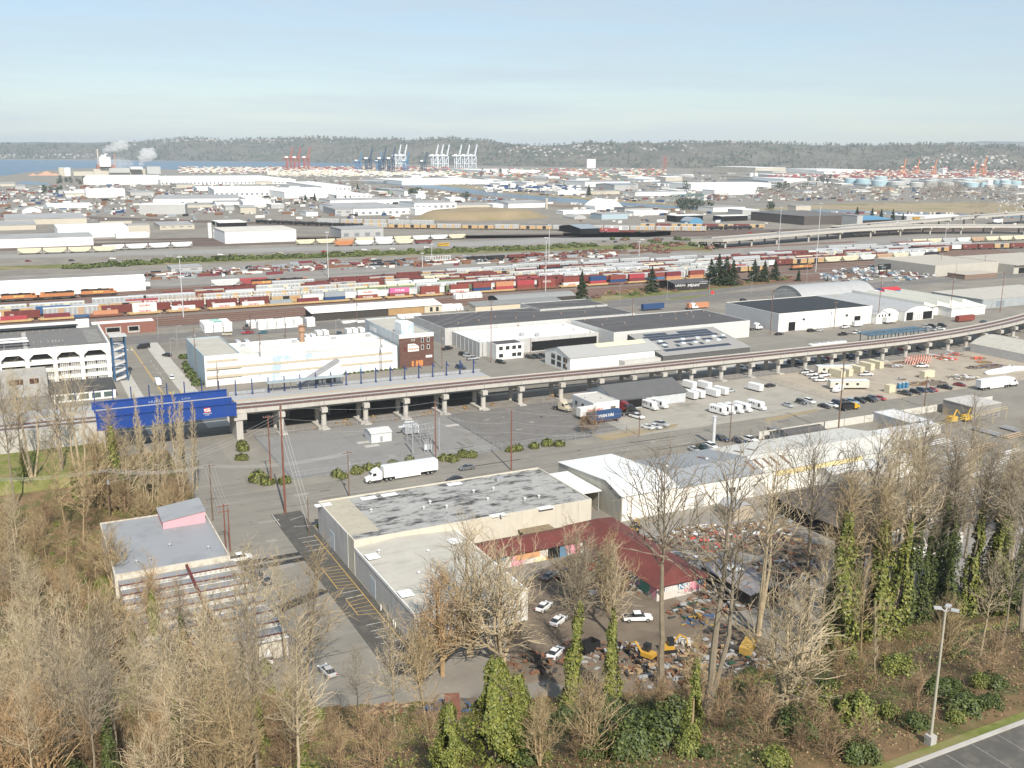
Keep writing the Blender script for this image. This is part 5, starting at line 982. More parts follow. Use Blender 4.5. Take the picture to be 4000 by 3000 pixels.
            for x in (-6.6, -5.4):
                for y in (-1.02, 1.02): wheel(r, x, y, .5, .35)
    elif kind == 'box':
        loft([sec(1.6, 1.05, .6, 2.4, .1), sec(2.6, 1.05, .6, 2.3, .2), sec(3.0, 1.0, .6, 1.6), sec(3.7, .95, .6, 1.3)]).build('cab', BODY, r); b = MB(); b.box(-3.6, -1.2, .95, 1.5, 1.2, 3.6); b.build('cargo_box', WHITE, r)
        b = MB(); b.add([(2.62,-.9,2.22),(2.62,.9,2.22),(3.02,.9,1.62),(3.02,-.9,1.62)], [(0,1,2,3)]); b.build('windshield', GLASS, r)
        for x in (-2.2, 2.9):
            for y in (-.95, .95): wheel(r, x, y, .42)
    elif kind == 'dump':
        loft([sec(1.6, 1.1, .7, 2.5, .1), sec(2.8, 1.1, .7, 2.4, .2), sec(3.0, 1.0, .7, 1.7), sec(4.2, .9, .7, 1.5)]).build('cab', PAINT['yellow'], r); b = MB(); b.box(-3.6, -1.2, .95, 1.3, 1.2, 1.1); b.box(-3.6, -1.2, 1.1, 1.3, -1.1, 2.4); b.box(-3.6, 1.1, 1.1, 1.3, 1.2, 2.4); b.box(1.2, -1.1, 1.1, 1.3, 1.1, 2.4); b.build('dump_bed', PAINT['black'], r)
        b = MB(); b.box(2.82, -.9, 1.75, 2.9, .9, 2.3); b.build('windshield', GLASS, r)
        for x in (-2.4, 3.2):
            for y in (-.95, .95): wheel(r, x, y, .48)
    elif kind == 'trailer':
        b = MB(); b.box(-3, -1.1, .6, 3, 1.1, 3.0); b.build('body', BODY, r); b = MB(); b.box(-3.03, -.9, .8, -3, .9, 2.8); b.build('rear_door', M('panel_light', (.6,.6,.6), .5), r)
        for x in (-.5, .5):
            for y in (-.95, .95): wheel(r, x, y, .36)
    elif kind == 'bus':
        loft([sec(-5.5, 1.2, .5, 3.0, .2), sec(5.2, 1.2, .5, 3.0, .2), sec(5.6, 1.1, .5, 1.8, .1)]).build('body', BODY, r); b = MB(); b.box(-5.2, -1.23, 1.7, 4.8, -1.2, 2.5); b.box(-5.2, 1.2, 1.7, 4.8, 1.23, 2.5); b.build('window', GLASS, r)
        for x in (-3.4, 3.4):
            for y in (-1.0, 1.0): wheel(r, x, y, .48)
    VP[kind] = r; return r
CN = {'sedan': 'car', 'suv': 'SUV', 'pickup': 'pickup truck', 'van': 'van', 'step': 'step van', 'semi': 'semi truck with long trailer', 'tractor': 'truck tractor without trailer', 'box': 'box truck', 'dump': 'dump truck', 'trailer': 'cargo trailer', 'bus': 'bus', 'semitr': 'semi trailer'}
HD = {'E': 0, 'N': pi/2, 'W': pi, 'S': -pi/2}
def car(px, py, kind, col, where, hd='S', group=None, z=0., turn=0.):
    p = PT(px, py) if z is None else P(px, py, z+.5); zz = p[2] if z is None else z+.02
    sw = {BODY.name: PAINT[col]} if col != 'white' else None
    return dup(vehicle(kind), (p[0], p[1], zz), HD[hd]+turn+RND.uniform(-.05, .05), '%s %s %s' % (col, CN[kind], where), group or ('vehicles '+where), cat={'step': 'van', 'suv': 'car', 'sedan': 'car', 'semi': 'truck', 'tractor': 'truck', 'box': 'truck', 'dump': 'truck', 'pickup': 'pickup'}.get(kind, CN[kind]), swap=sw)
def cars(where, hd, lst, z=0., turn=0.):
    for px, py, kind, col in lst: car(px, py, kind, col, where, hd, z=z, turn=turn)
car(1595, 1855, 'semi', 'white', 'driving past the fenced substation', 'W'); car(3880, 1512, 'semi', 'white', 'on the road at the right edge', 'E')
cars('driving behind the white semi truck', 'W', [(1823,1827,'sedan','grey')]); cars('behind the patchy roofed warehouse', 'W', [(1775,1873,'sedan','black')])
cars('parked by the pale cylinder pole', 'S', [(2712,1757,'sedan','silver'),(2747,1751,'pickup','dark green'),(2781,1745,'suv','white')])
cars('parked beyond the pale cylinder pole', 'S', [(2823,1716,'suv','navy'),(2888,1724,'suv','navy'),(2928,1718,'pickup','white'),(3030,1695,'van','grey')], turn=.2)
cars('parked along the road fence', 'S', [(3221,1587,'sedan','black'),(3250,1583,'sedan','white'),(3273,1576,'suv','navy'),(3307,1573,'suv','grey'),(3330,1571,'suv','light blue'),(3359,1567,'suv','black'),(3393,1562,'pickup','black'),(3413,1558,'suv','grey'),(3438,1556,'sedan','red')], turn=.25)
cars('parked beside the portable toilets', 'S', [(3535,1537,'pickup','black'),(3577,1533,'suv','black'),(3602,1527,'suv','navy'),(3627,1525,'sedan','navy'),(3642,1522,'sedan','red')], turn=.25)
cars('parked near the big white trailer', 'S', [(3692,1514,'pickup','black'),(3750,1503,'sedan','dark red')], turn=.4)
car(3316, 1596, 'dump', 'yellow', 'with black bed parked on the road', 'E'); car(3272, 1525, 'van', 'white', 'beside the long office trailer', 'W', turn=.3)
cars('in the fenced utility yard', 'E', [(3170,1463,'pickup','white'),(3187,1475,'pickup','white'),(3217,1466,'pickup','white'),(3205,1485,'pickup','white'),(3150,1455,'pickup','white')], turn=-.2)
cars('in the contractor yard', 'E', [(3382,1463,'pickup','white'),(3600,1430,'pickup','white')], turn=-.4)
cars('behind the depot fence', 'S', [(3077,1583,'sedan','silver'),(3131,1573,'suv','black'),(3163,1569,'suv','white')]); car(3009, 1506, 'sedan', 'black', 'at the back of the depot yard', 'E')
VU = 'under the viaduct'
cars(VU, 'S', [(3053,1420,'suv','white'),(3093,1417,'suv','black'),(3115,1415,'sedan','black'),(3137,1412,'sedan','white'),(3160,1408,'pickup','silver'),(3186,1405,'sedan','silver'),(3213,1403,'sedan','silver'),(3240,1400,'sedan','red'),(3257,1398,'sedan','black'),(2893,1438,'pickup','white'),(2952,1432,'sedan','black'),(3312,1393,'suv','black'),(3332,1388,'sedan','blue'),(3380,1380,'suv','silver'),(3416,1377,'pickup','grey'),(3524,1364,'sedan','red'),(3551,1354,'suv','navy'),(3583,1357,'sedan','black')])
cars(VU, 'E', [(1665,1545,'sedan','white'),(1625,1543,'sedan','silver'),(1790,1528,'pickup','white'),(1380,1605,'suv','black')])
DV = 'in the gravel depot yard'
cars(DV, 'S', [(2540,1592,'step','white'),(2577,1586,'step','white'),(2809,1612,'step','white'),(2838,1609,'step','white'),(2870,1605,'step','white'),(2903,1600,'step','white'),(2958,1593,'step','white')], turn=.15)
cars('behind the depot garage', 'N', [(2692,1550,'step','white'),(2719,1546,'step','white'),(2778,1541,'step','white'),(2810,1534,'step','white'),(2945,1520,'step','white'),(2687,1510,'step','white'),(2746,1512,'step','white')], turn=.15)
cars('beside the depot fence', 'S', [(2488,1628,'pickup','white'),(2531,1669,'sedan','white'),(2561,1667,'sedan','white'),(2582,1658,'pickup','silver')], turn=.3); car(2852, 1526, 'sedan', 'silver', 'between the depot step vans', 'E')
car(2190, 1597, 'tractor', 'tan', 'left of the depot office', 'S', turn=.3); car(2425, 1600, 'tractor', 'maroon', 'in front of the depot office', 'S', turn=.6); car(2450, 1617, 'tractor', 'black', 'next to the navy container', 'E', turn=-.3)
c0 = P(2358, 1650); container(c0[0], c0[1], 1.2, 'navy', 12.2, 'navy WAN HAI container on a trailer by the depot fence', 'WAN HAI', WHITE, 'containers on trailers', .05); c1 = P(2318, 1630); container(c1[0], c1[1], 1.2, 'white', 12.2, 'white container parked behind the navy one at the depot', 'YANG MING', LRED, 'containers on trailers', .05)
for c_ in (c0, c1):
    r = lthing('chassis_trailer', 'low steel trailer carrying a container at the depot', 'trailer', (c_[0], c_[1], 0), .05, 'container trailers'); b = MB(); b.box(-6.1, -1.1, .95, 6.1, 1.1, 1.18); b.build('frame', CAR['rust'], r); [wheel(r, x, y, .48, .3) for x in (-4.8, -3.6, 5) for y in (-.95, .95)]
cars('on the street behind the bridge', 'S', [(618,1498,'van','white')]); cars('on the street behind the bridge', 'N', [(670,1475,'suv','white')]); cars('at the street junction', 'W', [(560,1357,'van','black')], turn=.3); car(652, 1388, 'suv', 'black', 'parked on the kerb by the small trees', 'N', turn=.5)
cars('driving past the wrapped lumber stacks', 'W', [(886,1306,'suv','tan'),(967,1300,'pickup','red'),(1027,1298,'sedan','teal')])
RV = 'behind the white roofed warehouse'
cars(RV, 'S', [(1200,1322,'van','white'),(1222,1320,'van','white'),(1247,1318,'box','white'),(1272,1316,'box','white'),(1363,1310,'box','white'),(1386,1308,'box','white'),(1413,1306,'box','white'),(1327,1305,'suv','navy'),(930,1345,'van','silver'),(965,1343,'van','silver')])
cars('in the alley by the brick block', 'E', [(1747,1362,'pickup','black')], turn=.3); cars('outside the small white office', 'S', [(1811,1385,'suv','black'),(1829,1391,'suv','silver'),(1800,1436,'suv','navy'),(1956,1415,'suv','black'),(2072,1396,'suv','black'),(2097,1395,'suv','black'),(2122,1392,'suv','black')], turn=.5); car(1848, 1401, 'pickup', 'silver', 'outside the small white office', 'E')
cars('on the main road', 'E', [(2904,1173,'suv','black')]); cars('beside the black roofed warehouse', 'E', [(3044,1305,'sedan','black'),(3169,1292,'suv','black'),(3200,1290,'sedan','silver'),(3300,1278,'pickup','white'),(3294,1306,'pickup','black'),(3343,1300,'pickup','white')])
car(3348, 1272, 'trailer', 'white', 'in front of the black roofed warehouse', 'E'); car(3475, 1260, 'box', 'cream', 'before the arched sheds', 'E'); car(3626, 1233, 'pickup', 'light blue', 'inside the open arched shed', 'W')
cars('beside the viaduct near the arched sheds', 'S', [(3619,1277,'suv','silver'),(3643,1275,'suv','black'),(3681,1272,'suv','black'),(3610,1288,'sedan','silver'),(3640,1287,'sedan','silver'),(3675,1284,'sedan','white'),(3845,1258,'sedan','grey')], turn=.2)
q = P(3768, 1256); container(q[0], q[1], .6, 'brown', 12.2, 'rust red container trailer parked beyond the viaduct'); q = P(2549, 1212); container(q[0], q[1], 1, 'navy', 14, 'black curtain trailer parked by the main road fence'); q = P(2725, 1205); container(q[0], q[1], .6, 'orange', 14, 'orange trailer behind the dark roofed warehouse')
cars('between the dark roofed warehouses', 'E', [(2948,1285,'tractor','white'),(2700,1205,'tractor','white')])
cars('on the street by the sawtooth factory', 'N', [(1279,2622,'sedan','silver'),(1036,2265,'sedan','grey'),(1005,2245,'sedan','navy')], turn=.15); car(935, 2183, 'pickup', 'white', 'parked at the corner of the sawtooth factory', 'E')
cars('beside the sawtooth factory under trees', 'N', [(1030,2500,'suv','silver'),(1040,2570,'suv','white'),(1045,2450,'sedan','grey')])
YD = 'in the dirt machinery yard'
cars(YD, 'E', [(2283,2320,'suv','silver')], turn=-.5); cars(YD, 'E', [(2125,2370,'sedan','white'),(2180,2425,'sedan','white'),(2145,2250,'sedan','grey'),(2205,2245,'pickup','black'),(2290,2225,'pickup','red'),(2170,2550,'sedan','white')], turn=.6)
# traffic on the motorways and farther roads (too small to show their parts)
FC = {}
def fcar(px, py, col, label, z=0., ln_=4.6, h=1.5, an=0., cat='car', grp='cars far away'):
    if (col, ln_, h) not in FC:
        b = MB(); b.ext_y([(-ln_/2,.3),(ln_/2,.3),(ln_/2,h*.55),(ln_*.22,h*.62),(ln_*.10,h),(-ln_*.32,h),(-ln_*.46,h*.62),(-ln_/2,h*.6)][::-1], -.9, .9); k = len(b.v)
        b.box(-ln_*.36, -.92, h*.64, ln_*.14, .92, h*.9, 1); o = b.build('car', [PAINT[col], GLASS]); FC[col, ln_, h] = o
    p = P(px, py, z); o = FC[col, ln_, h].copy(); C.objects.link(o); o.location = p; o.rotation_euler = (0, 0, an); return tag(o, label, cat, grp)
for px, py, c in [(110,1022,'dark red'),(280,1020,'black'),(440,1012,'white'),(660,1003,'silver'),(705,1005,'white'),(860,997,'white'),(1095,992,'white'),(1265,985,'red'),(1423,978,'white'),(1533,975,'white'),(1665,968,'white'),(2130,960,'white'),(2360,945,'grey'),(2405,947,'black'),(2510,939,'white'),(2585,936,'navy'),(2122,963,'black')]:
    fcar(px, py, c, c+' car driving on the motorway by the hedge', an=.12, grp='cars on the motorway')
for px, py, z, c in [(2930,911,8.6,'red'),(3018,908,8.6,'navy'),(3045,910,8.6,'silver'),(3395,880,9.2,'black'),(3510,872,10,'white'),(3725,855,12,'black'),(3815,847,13,'grey'),(3930,838,13.4,'navy'),(3823,845,13,'grey'),(3750,853,12,'silver')]: fcar(px, py, c, c+' car on the raised motorway overpass', z, an=.1, grp='cars on the overpass')
for px, py, z in ((1732,962,0),(3578,858,11.2)): p = P(px, py, z); o = dup(vehicle('bus'), (p[0], p[1], z+.1), .1, 'yellow school bus on the '+('motorway' if z == 0 else 'raised overpass'), cat='bus', swap={BODY.name: PAINT['yellow']})
p = P(3895, 872, 8.6); dup(vehicle('semitr'), (p[0], p[1], 9), .05, 'white semi trailer under the upper overpass', cat='truck')
# ------------------------------------------------------------------ poles, wires, lamps
RWOOD = M('red_pole_wood', (.20,.085,.06), .9, .25, 1.2)
def ztop(p, py):                                     # height at which a vertical at p reaches image row py
    lo, hi = p[2], p[2]+260
    for _ in range(40):
        m_ = (lo+hi)/2
        if PX(p[0], p[1], m_)[1] > py: lo = m_
        else: hi = m_
    return lo
POLE = {}
def pole(px, py, pt, label, mat=WOOD, r=.19, arms=1, z=None, grp='utility poles', name='utility_pole', kit=True):
    p = PT(px, py) if z is None else P(px, py, z); zt = ztop(p, pt); t = thing(name, label, 'utility pole', p, 0, grp)
    b = MB(); b.cyl(p[0], p[1], p[2]-.3, zt, r, r*.65, 8); b.build('pole', mat, t)
    for k in range(arms):
        b = MB(); z_ = zt-.5-k*1.3; b.box(p[0]-1.3, p[1]-.08, z_-.09, p[0]+1.3, p[1]+.08, z_+.09); b.build('crossarm', mat, t)
        b = MB(); [b.cyl(p[0]+x, p[1], z_+.09, z_+.38, .07, n=6) for x in (-1.2, -.5, .5, 1.2)]; b.build('insulator', STEEL, t)
    if kit: b = MB(); b.cyl(p[0]+.3, p[1]-.25, zt-4, zt-3, .28, n=8); b.build('transformer', STEEL, t)
    return (p[0], p[1], zt)
TP = {}
TP['a'] = pole(1115, 2006, 1581, 'very tall red-brown wooden pole at the street corner', RWOOD, .30, 0, kit=False)
TP['b'] = pole(1060, 1895, 1622, 'red-brown pole beside the substation corner shrubs', RWOOD, .22, 1, kit=False)
TP['c'] = pole(1364, 1940, 1762, 'grey pole rising behind the patchy warehouse roof edge', WOOD, .17, 1)
TP['d'] = pole(1702, 1790, 1566, 'red-brown pole standing behind the white semi truck', RWOOD, .22, 0, kit=False)
TP['e'] = pole(1997, 1838, 1602, 'red-brown pole behind the far end of the patchy roof', RWOOD, .24, 0, kit=False)
TP['f'] = pole(2496, 1705, 1602, 'short wooden pole at the depot fence corner', WOOD, .16, 0, kit=False); TP['g'] = pole(2850, 1727, 1573, 'wooden pole near the parked navy SUV', WOOD, .18, 1)
TP['h'] = pole(3273, 1700, 1402, 'tall dark pole rising behind the white metal warehouse roof', WOOD, .26, 1); TP['i'] = pole(3610, 1592, 1470, 'grey pole with transformer on the road at the right', WOOD, .2, 1)
TP['j'] = pole(430, 2025, 1830, 'grey pole among the bare trees left of the pink penthouse', WOOD, .2, 1); TP['k'] = pole(832, 2035, 1812, 'pole with wide crossarm beside the underpass ramp', WOOD, .18, 1, kit=False)
TP['l'] = pole(884, 2155, 1968, 'twin pole left post in front of the grey factory roof', RWOOD, .18, 2, kit=False); TP['m'] = pole(900, 2155, 1985, 'twin pole right post in front of the grey factory roof', RWOOD, .18, 0, kit=False)
TP['n'] = pole(1207, 2085, 1945, 'leaning guy stub pole by the parking strip', WOOD, .14, 0, kit=False)
for (k, x, y, y2, lb, m, a) in [('o',768,1470,1275,'tall pole at the corner of the blue side wall',WOOD,2),('p',1021,1483,1305,'double pole before the white blue-panelled warehouse',WOOD,2),('q',852,1520,1417,'short pole before the pale corner block',WOOD,0),('r',1204,1440,1360,'pole with transformer before the faded blue panels',WOOD,1),('s',1490,1452,1318,'pole left of the brick block',WOOD,1),('t',1727,1440,1290,'pole in the alley right of the brick block',WOOD,0),('u',1918,1416,1175,'very tall pole in front of the bright white roof',RWOOD,1),('v',2468,1300,1164,'pole rising from the dark felt roof edge',RWOOD,0),('w',3008,1306,1130,'tall red pole left of the black roofed warehouse',RWOOD,1),('x',3428,1264,1080,'pole by the arched sheds office gable',RWOOD,1),('y',3710,1236,1065,'tall pole before the sawtooth cream roof',RWOOD,1),('z',3906,1220,1062,'pole near the weathered blue-grey shed',RWOOD,1),('A',3258,1282,1178,'pole with crossarm at the black roof front',WOOD,1),('B',1395,1268,1165,'pole before the timber doors',WOOD,0),('C',1116,1322,1240,'pole by the wrapped lumber stacks',WOOD,0),('D',2072,1402,1318,'pole by the black parked cars',WOOD,0),('E',3672,1055,975,'pole at the wrecked car lot edge',WOOD,0),('F',3843,1060,998,'pole at the tan hall front',WOOD,1),('G',3320,1120,1070,'pole in the wrecked car lot',WOOD,0),('H',2208,1470,1395,'pole at the trolley barn gable',WOOD,0)]:
    TP[k] = pole(x, y, y2, lb, m, .18, a, z=0)
WIRE = M('power_wire', (.42,.41,.40), .5, .05, 1)
def wire(a, c, sag=1.2, dz_=0., off=0., grp='power lines'):
    A, B = Vector(a), Vector(c); A.z -= dz_; B.z -= dz_; d = (B-A); n = Vector((-d.y, d.x, 0)).normalized()*off; b = MB(); pts = []
    for i in range(13):
        t = i/12; p = A+d*t+n; p.z -= sag*4*t*(1-t); pts.append(tuple(p))
    b.tube(pts, .028, 3, cap=False); return tag(b.build('power_line', WIRE), 'thin power line strung between two poles', 'power line', grp)
fL = tuple(P(-60, 1905, 12))
for o in (-1.1, -.4, .4, 1.1): wire(TP['j'], (TP['j'][0]-30, TP['j'][1]+4, TP['j'][2]+1), 1, .4, o); wire(TP['j'], TP['k'], 1.2, .4, o); wire(TP['k'], TP['c'], 1.4, .5, o); wire(TP['l'], TP['k'], .8, .6, o)
for a, c in (('a','d'),('d','e'),('b','a'),('e','f'),('f','h'),('h','i')):
    for d in (0, 3.2, 6): wire(TP[a], TP[c], 1.5, d+.3)
for d in (2, 2.8, 3.6): wire(TP['j'], TP['a'], 2, d)
for a, c in (('o','p'),('p','s'),('s','u'),('p','r'),('u','v'),('w','x'),('x','y'),('y','z')):
    for d in (.4, 2.2, 4.2): wire(TP[a], TP[c], 1.2, d)
for d in (1, 4, 8): wire(TP['a'], TP['n'], .1, d)
def lamp(px, py, pt, label, kind=1, mat=STEEL, z=0, r=.12, grp='street lamps'):
    p = P(px, py, z); zt = ztop(p, pt); t = thing('street_lamp', label, 'street lamp', p, 0, grp); b = MB(); b.cyl(p[0], p[1], p[2]-.2, zt, r, r*.6, 8); b.build('pole', mat, t)
    if kind == 1: b = MB(); b.tube([(p[0], p[1], zt-.1), (p[0]+1.4, p[1]-.3, zt+.35)], .06, 5); b.build('arm', mat, t); b = MB(); b.box(p[0]+1.2, p[1]-.5, zt+.28, p[0]+2.0, p[1]-.1, zt+.46); b.build('lamp_head', mat, t)
    elif kind == 2: b = MB(); [b.box(p[0]+1.0*cos(a)-.4, p[1]+1.0*sin(a)-.3, zt, p[0]+1.0*cos(a)+.4, p[1]+1.0*sin(a)+.3, zt+.4) for a in (0, 1.57, 3.14, 4.71)]; b.cyl(p[0], p[1], zt-.1, zt+.1, 1.1, n=8); b.build('lamp_cluster', mat, t)
    return t
MAST = M('mast_pale', (.55,.56,.57), .5, .05)
for x, y, y2, lb in [(717,1240,1005,'tall pale floodlight mast left of the wrapped lumber'),(1283,1083,908,'tall pale floodlight mast in the middle of the rail yard'),(2131,1138,930,'tall pale floodlight mast rising before the containers'),(2144,1022,880,'slender floodlight mast by the hedge'),(3186,1063,795,'very tall mast in front of the overpass right part'),(3041,978,810,'thin mast before the overpass'),(2496,1000,945,'short floodlight mast near the red shrubs'),(1650,1045,990,'floodlight mast behind the rail yard centre'),(1687,1020,955,'thin mast by the motorway hedge'),(3690,955,860,'mast under the upper overpass')]:
    lamp(x, y, y2, lb, 2, MAST, r=.28, grp='floodlight masts')
for x, y, y2, lb in [(2248,1182,1120,'street lamp beside the fir tree'),(2420,1180,1110,'street lamp on the green verge'),(2605,1172,1097,'street lamp near the derelict black building'),(2770,1159,1088,'street lamp by the red sign'),(2935,1147,1077,'street lamp along the side road'),(668,1396,1325,'double street lamp at the junction'),(693,1352,1275,'street lamp at the white corner block'),(620,1322,1230,'signpost lamp by the brick depot'),(1313,1310,1250,'slim lamp by the white roofed warehouse'),(2323,1020,975,'lamp near the rail shed'),(3150,1110,1030,'lamp at the edge of the tracks'),(3735,1075,1020,'lamp before the tan hall')]: lamp(x, y, y2, lb)
p = P(2786, 1736); zt = ztop(p, 1628); t = thing('monopole', 'thick pale cylinder pole by the parked cars', 'pole', p); b = MB(); b.cyl(p[0], p[1], 0, zt, .55, .5, 12); b.build('shaft', MAST, t); b = MB(); b.cyl(p[0], p[1], zt, zt+.2, .7, n=12); b.build('cap', MAST, t)
lp = P(3633, 2904, 46); zt = ztop(lp, 2385); t = thing('street_lamp', 'tall tan lamppost with three flood heads at the upper parking lot', 'lamppost', lp); TANP = M('tan_pole', (.40,.37,.29), .6, .05)
b = MB(); b.box(lp[0]-.3, lp[1]-.3, 45.9, lp[0]+.3, lp[1]+.3, 46.7); b.build('base', CONC, t); b = MB(); b.cyl(lp[0], lp[1], 46.6, zt, .11, .075, 10); b.build('pole', TANP, t)
for (dx, dy) in ((.5, .2), (-.42, .32), (.35, -.5)): b = MB(); b.tube([(lp[0], lp[1], zt-.1), (lp[0]+dx*.6, lp[1]+dy*.6, zt+.15)], .05, 5); b.rbox(lp[0]+dx, lp[1]+dy, atan2(dy, dx), .52, .34, zt+.10, zt+.22); b.build('lamp_head', M('lamp_head_pale', (.42,.42,.41), .5), t)
# traffic lights over the street behind the bridge
t = thing('traffic_light', 'traffic light mast arm with yellow signal boxes at the street behind the bridge', 'traffic light', (53, 345, 0)); b = MB(); b.cyl(53.2, 344, 0, 7, .13, n=8); b.build('mast', M('signal_green', (.2,.32,.3), .5), t); b = MB(); b.tube([(53.2, 344, 6.6), (44, 344, 6.8)], .08, 6); b.build('arm', MATS['signal_green'], t)
for u in (45, 48.5): b = MB(); b.box(u, 343.7, 5.9, u+.4, 344, 7.1); b.build('signal_box', YEL, t)
t = thing('traffic_light', 'dark traffic signals on a wire in front of the bridge posts', 'traffic light', (44, 325, 0)); b = MB(); b.cyl(39.4, 325, 0, 7.4, .13, n=8); b.build('mast', STEEL, t); b = MB(); b.tube([(39.4, 325, 7), (51, 325, 7.2)], .07, 6); b.build('arm', STEEL, t)
for u in (42.5, 45.5): b = MB(); b.box(u, 324.7, 6, u+.4, 325, 7.2); b.build('signal_box', DARK, t)
# chain-link fences
CHAIN = None
def fence(pts, label, h=2.2, step=3., z=0., grp='chain-link fences'):
    t = thing('chain_link_fence', label, 'fence', (pts[0][0], pts[0][1], z), 0, grp); b = MB(); w = MB()
    for (a, c) in zip(pts, pts[1:]):
        d = hypot(c[0]-a[0], c[1]-a[1]); n = max(1, int(d/step))
        for i in range(n+1): x, y = a[0]+(c[0]-a[0])*i/n, a[1]+(c[1]-a[1])*i/n; b.cyl(x, y, z, z+h, .045, n=5)
        for zz in (h, h*.5, .1): w.tube([(a[0], a[1], z+zz), (c[0], c[1], z+zz)], .03, 3)
        m = int(d/.35)
        for i in range(m):
            f0, f1 = i/m, min(1, (i+5)/m)
            w.tube([(a[0]+(c[0]-a[0])*f0, a[1]+(c[1]-a[1])*f0, z+.1), (a[0]+(c[0]-a[0])*f1, a[1]+(c[1]-a[1])*f1, z+h)], .008, 3, cap=False); w.tube([(a[0]+(c[0]-a[0])*f1, a[1]+(c[1]-a[1])*f1, z+.1), (a[0]+(c[0]-a[0])*f0, a[1]+(c[1]-a[1])*f0, z+h)], .008, 3, cap=False)
    b.build('fence_post', STEEL, t); w.build('wire_mesh', STEEL, t); return t
fence([(64, 255.8), (127, 255.8)], 'chain-link fence along the road side of the substation'); fence([(63.6, 256), (63.6, 300.5), (127, 300.8)], 'chain-link fence on the viaduct side of the substation')
fence([(127.2, 255.8), (127.2, 300.6)], 'chain-link fence between the substation and the empty lot'); fence([(127.4, 255.6), (171.5, 255.6), (186, 253)], 'chain-link fence along the empty lot and depot corner'); fence([(171.6, 256), (171.6, 290), (165, 300)], 'chain-link fence between empty lot and depot')
fence([(205, 254.5), (262, 255.5)], 'chain-link fence in front of the step vans and silver cars'); fence([(213, 300.5), (392, 300.5)], 'chain-link fence under the viaduct behind the yards'); fence([(262, 252), (262, 300)], 'chain-link fence between depot and contractor yard')
for i in range(12):
    u = 205+i*9; b = MB(); b.box(u, 231.5, 0, u+8.8, 231.7, 2.4); o = b.build('concrete_barrier', M('barrier_pale', (.55,.53,.48), .9, .08))
    tag(o, 'pale concrete wall panel along the road at the pipe yard', 'wall panel', 'wall panels along the road')
# ------------------------------------------------------------------ substation
t = bld('switch_house', 'small light grey ribbed control hut in the substation', 106.5, 272.2, 116, 280, 3.1, M('hut_lightgrey', (.58,.59,.59), .7, .04, .4, rib=(0, 1, .05)), M('hut_roof', (.60,.60,.58), .6, .05, .4, rib=(0, 1, .12)), 'gable_u', .8, over=.2) if False else None
h0 = P(1451, 1732); t = bld('switch_house', 'small light grey ribbed control hut in the substation', h0[0], h0[1], h0[0]+6.6, h0[1]+6.5, 2.9, M('hut_lightgrey', (.58,.59,.59), .7, .04, .4, rib=(0, 1, .05)), M('hut_roof', (.60,.60,.58), .6, .05, .4, rib=(0, 1, .12)), 'gable_u', .7, over=.2)
for a in (1.6, 4.6): wS(t, h0[1], h0[0]+a, h0[0]+a+1, .1, 2.2, WHITE, 'door'); 
wS(t, h0[1], h0[0]+2.9, h0[0]+3.5, .6, 1.9, STEEL, 'cabinet', .4)
q = P(1585, 1702); t = thing('transformer', 'pale grey power transformer with fins beside the control hut', 'transformer', q); TG = M('transformer_grey', (.52,.54,.55), .6)
b = MB(); b.box(q[0], q[1], .4, q[0]+4.5, q[1]+3, 3); b.build('tank', TG, t); b = MB(); [b.box(q[0]+.2+i*.45, q[1]-.7, .8, q[0]+.4+i*.45, q[1], 2.7) for i in range(9)]; b.build('radiator', TG, t); b = MB(); [b.cyl(q[0]+.7+i*.75, q[1]+1.5, 3, 4.3, .14, .06, 6) for i in range(6)]; b.build('bushing', M('bushing_grey', (.35,.35,.36), .4), t); b = MB(); b.hcyl((q[0]+.5,q[1]+2.4,3.6), (q[0]+3.5,q[1]+2.4,3.6), .35); b.build('conservator', TG, t); b = MB(); b.box(q[0]-2, q[1]+.8, 2.6, q[0], q[1]+1.6, 3.0); b.build('bus_duct', TG, t)
for (x, y, y2) in ((1613, 1772, 1648), (1716, 1757, 1632)):
    p = P(x, y); zt = ztop(p, y2); tag((lambda b: (b.cyl(p[0], p[1], 0, zt, .22, .18, 8), b.build('steel_mast', STEEL))[1])(MB()), 'tall grey steel mast in the substation', 'mast', 'substation masts')
p = P(1600, 1750); t = thing('switch_rack', 'open lattice rack of switches and bus pipes in the substation', 'switchgear', p); b = MB()
for i in range(4):
    for j in range(2): x, y = p[0]+1.5+i*2.4, p[1]+j*5+1; b.box(x, y, 0, x+.14, y+.14, 5.2)
for j in range(2): b.box(p[0]+1.4, p[1]+j*5+1, 5.0, p[0]+9, p[1]+j*5+1.14, 5.2); b.box(p[0]+1.4, p[1]+j*5+1, 3.4, p[0]+9, p[1]+j*5+1.14, 3.5)
for i in range(4): b.box(p[0]+1.5+i*2.4, p[1]+1, 5.05, p[0]+1.6+i*2.4, p[1]+6.1, 5.15)
b.build('frame', STEEL, t); b = MB()
for i in range(6): b.tube([(p[0]+2+i*1.2, p[1]+1.2, 5.2), (p[0]+2+i*1.2, p[1]+1.2, 6.1)], .09, 6); b.tube([(p[0]+2+i*1.2, p[1]+1.2, 6.1), (p[0]+2.2+i*1.2, p[1]+5.5, 6.2)], .05, 5)
b.build('insulator', MATS['bushing_grey'], t)
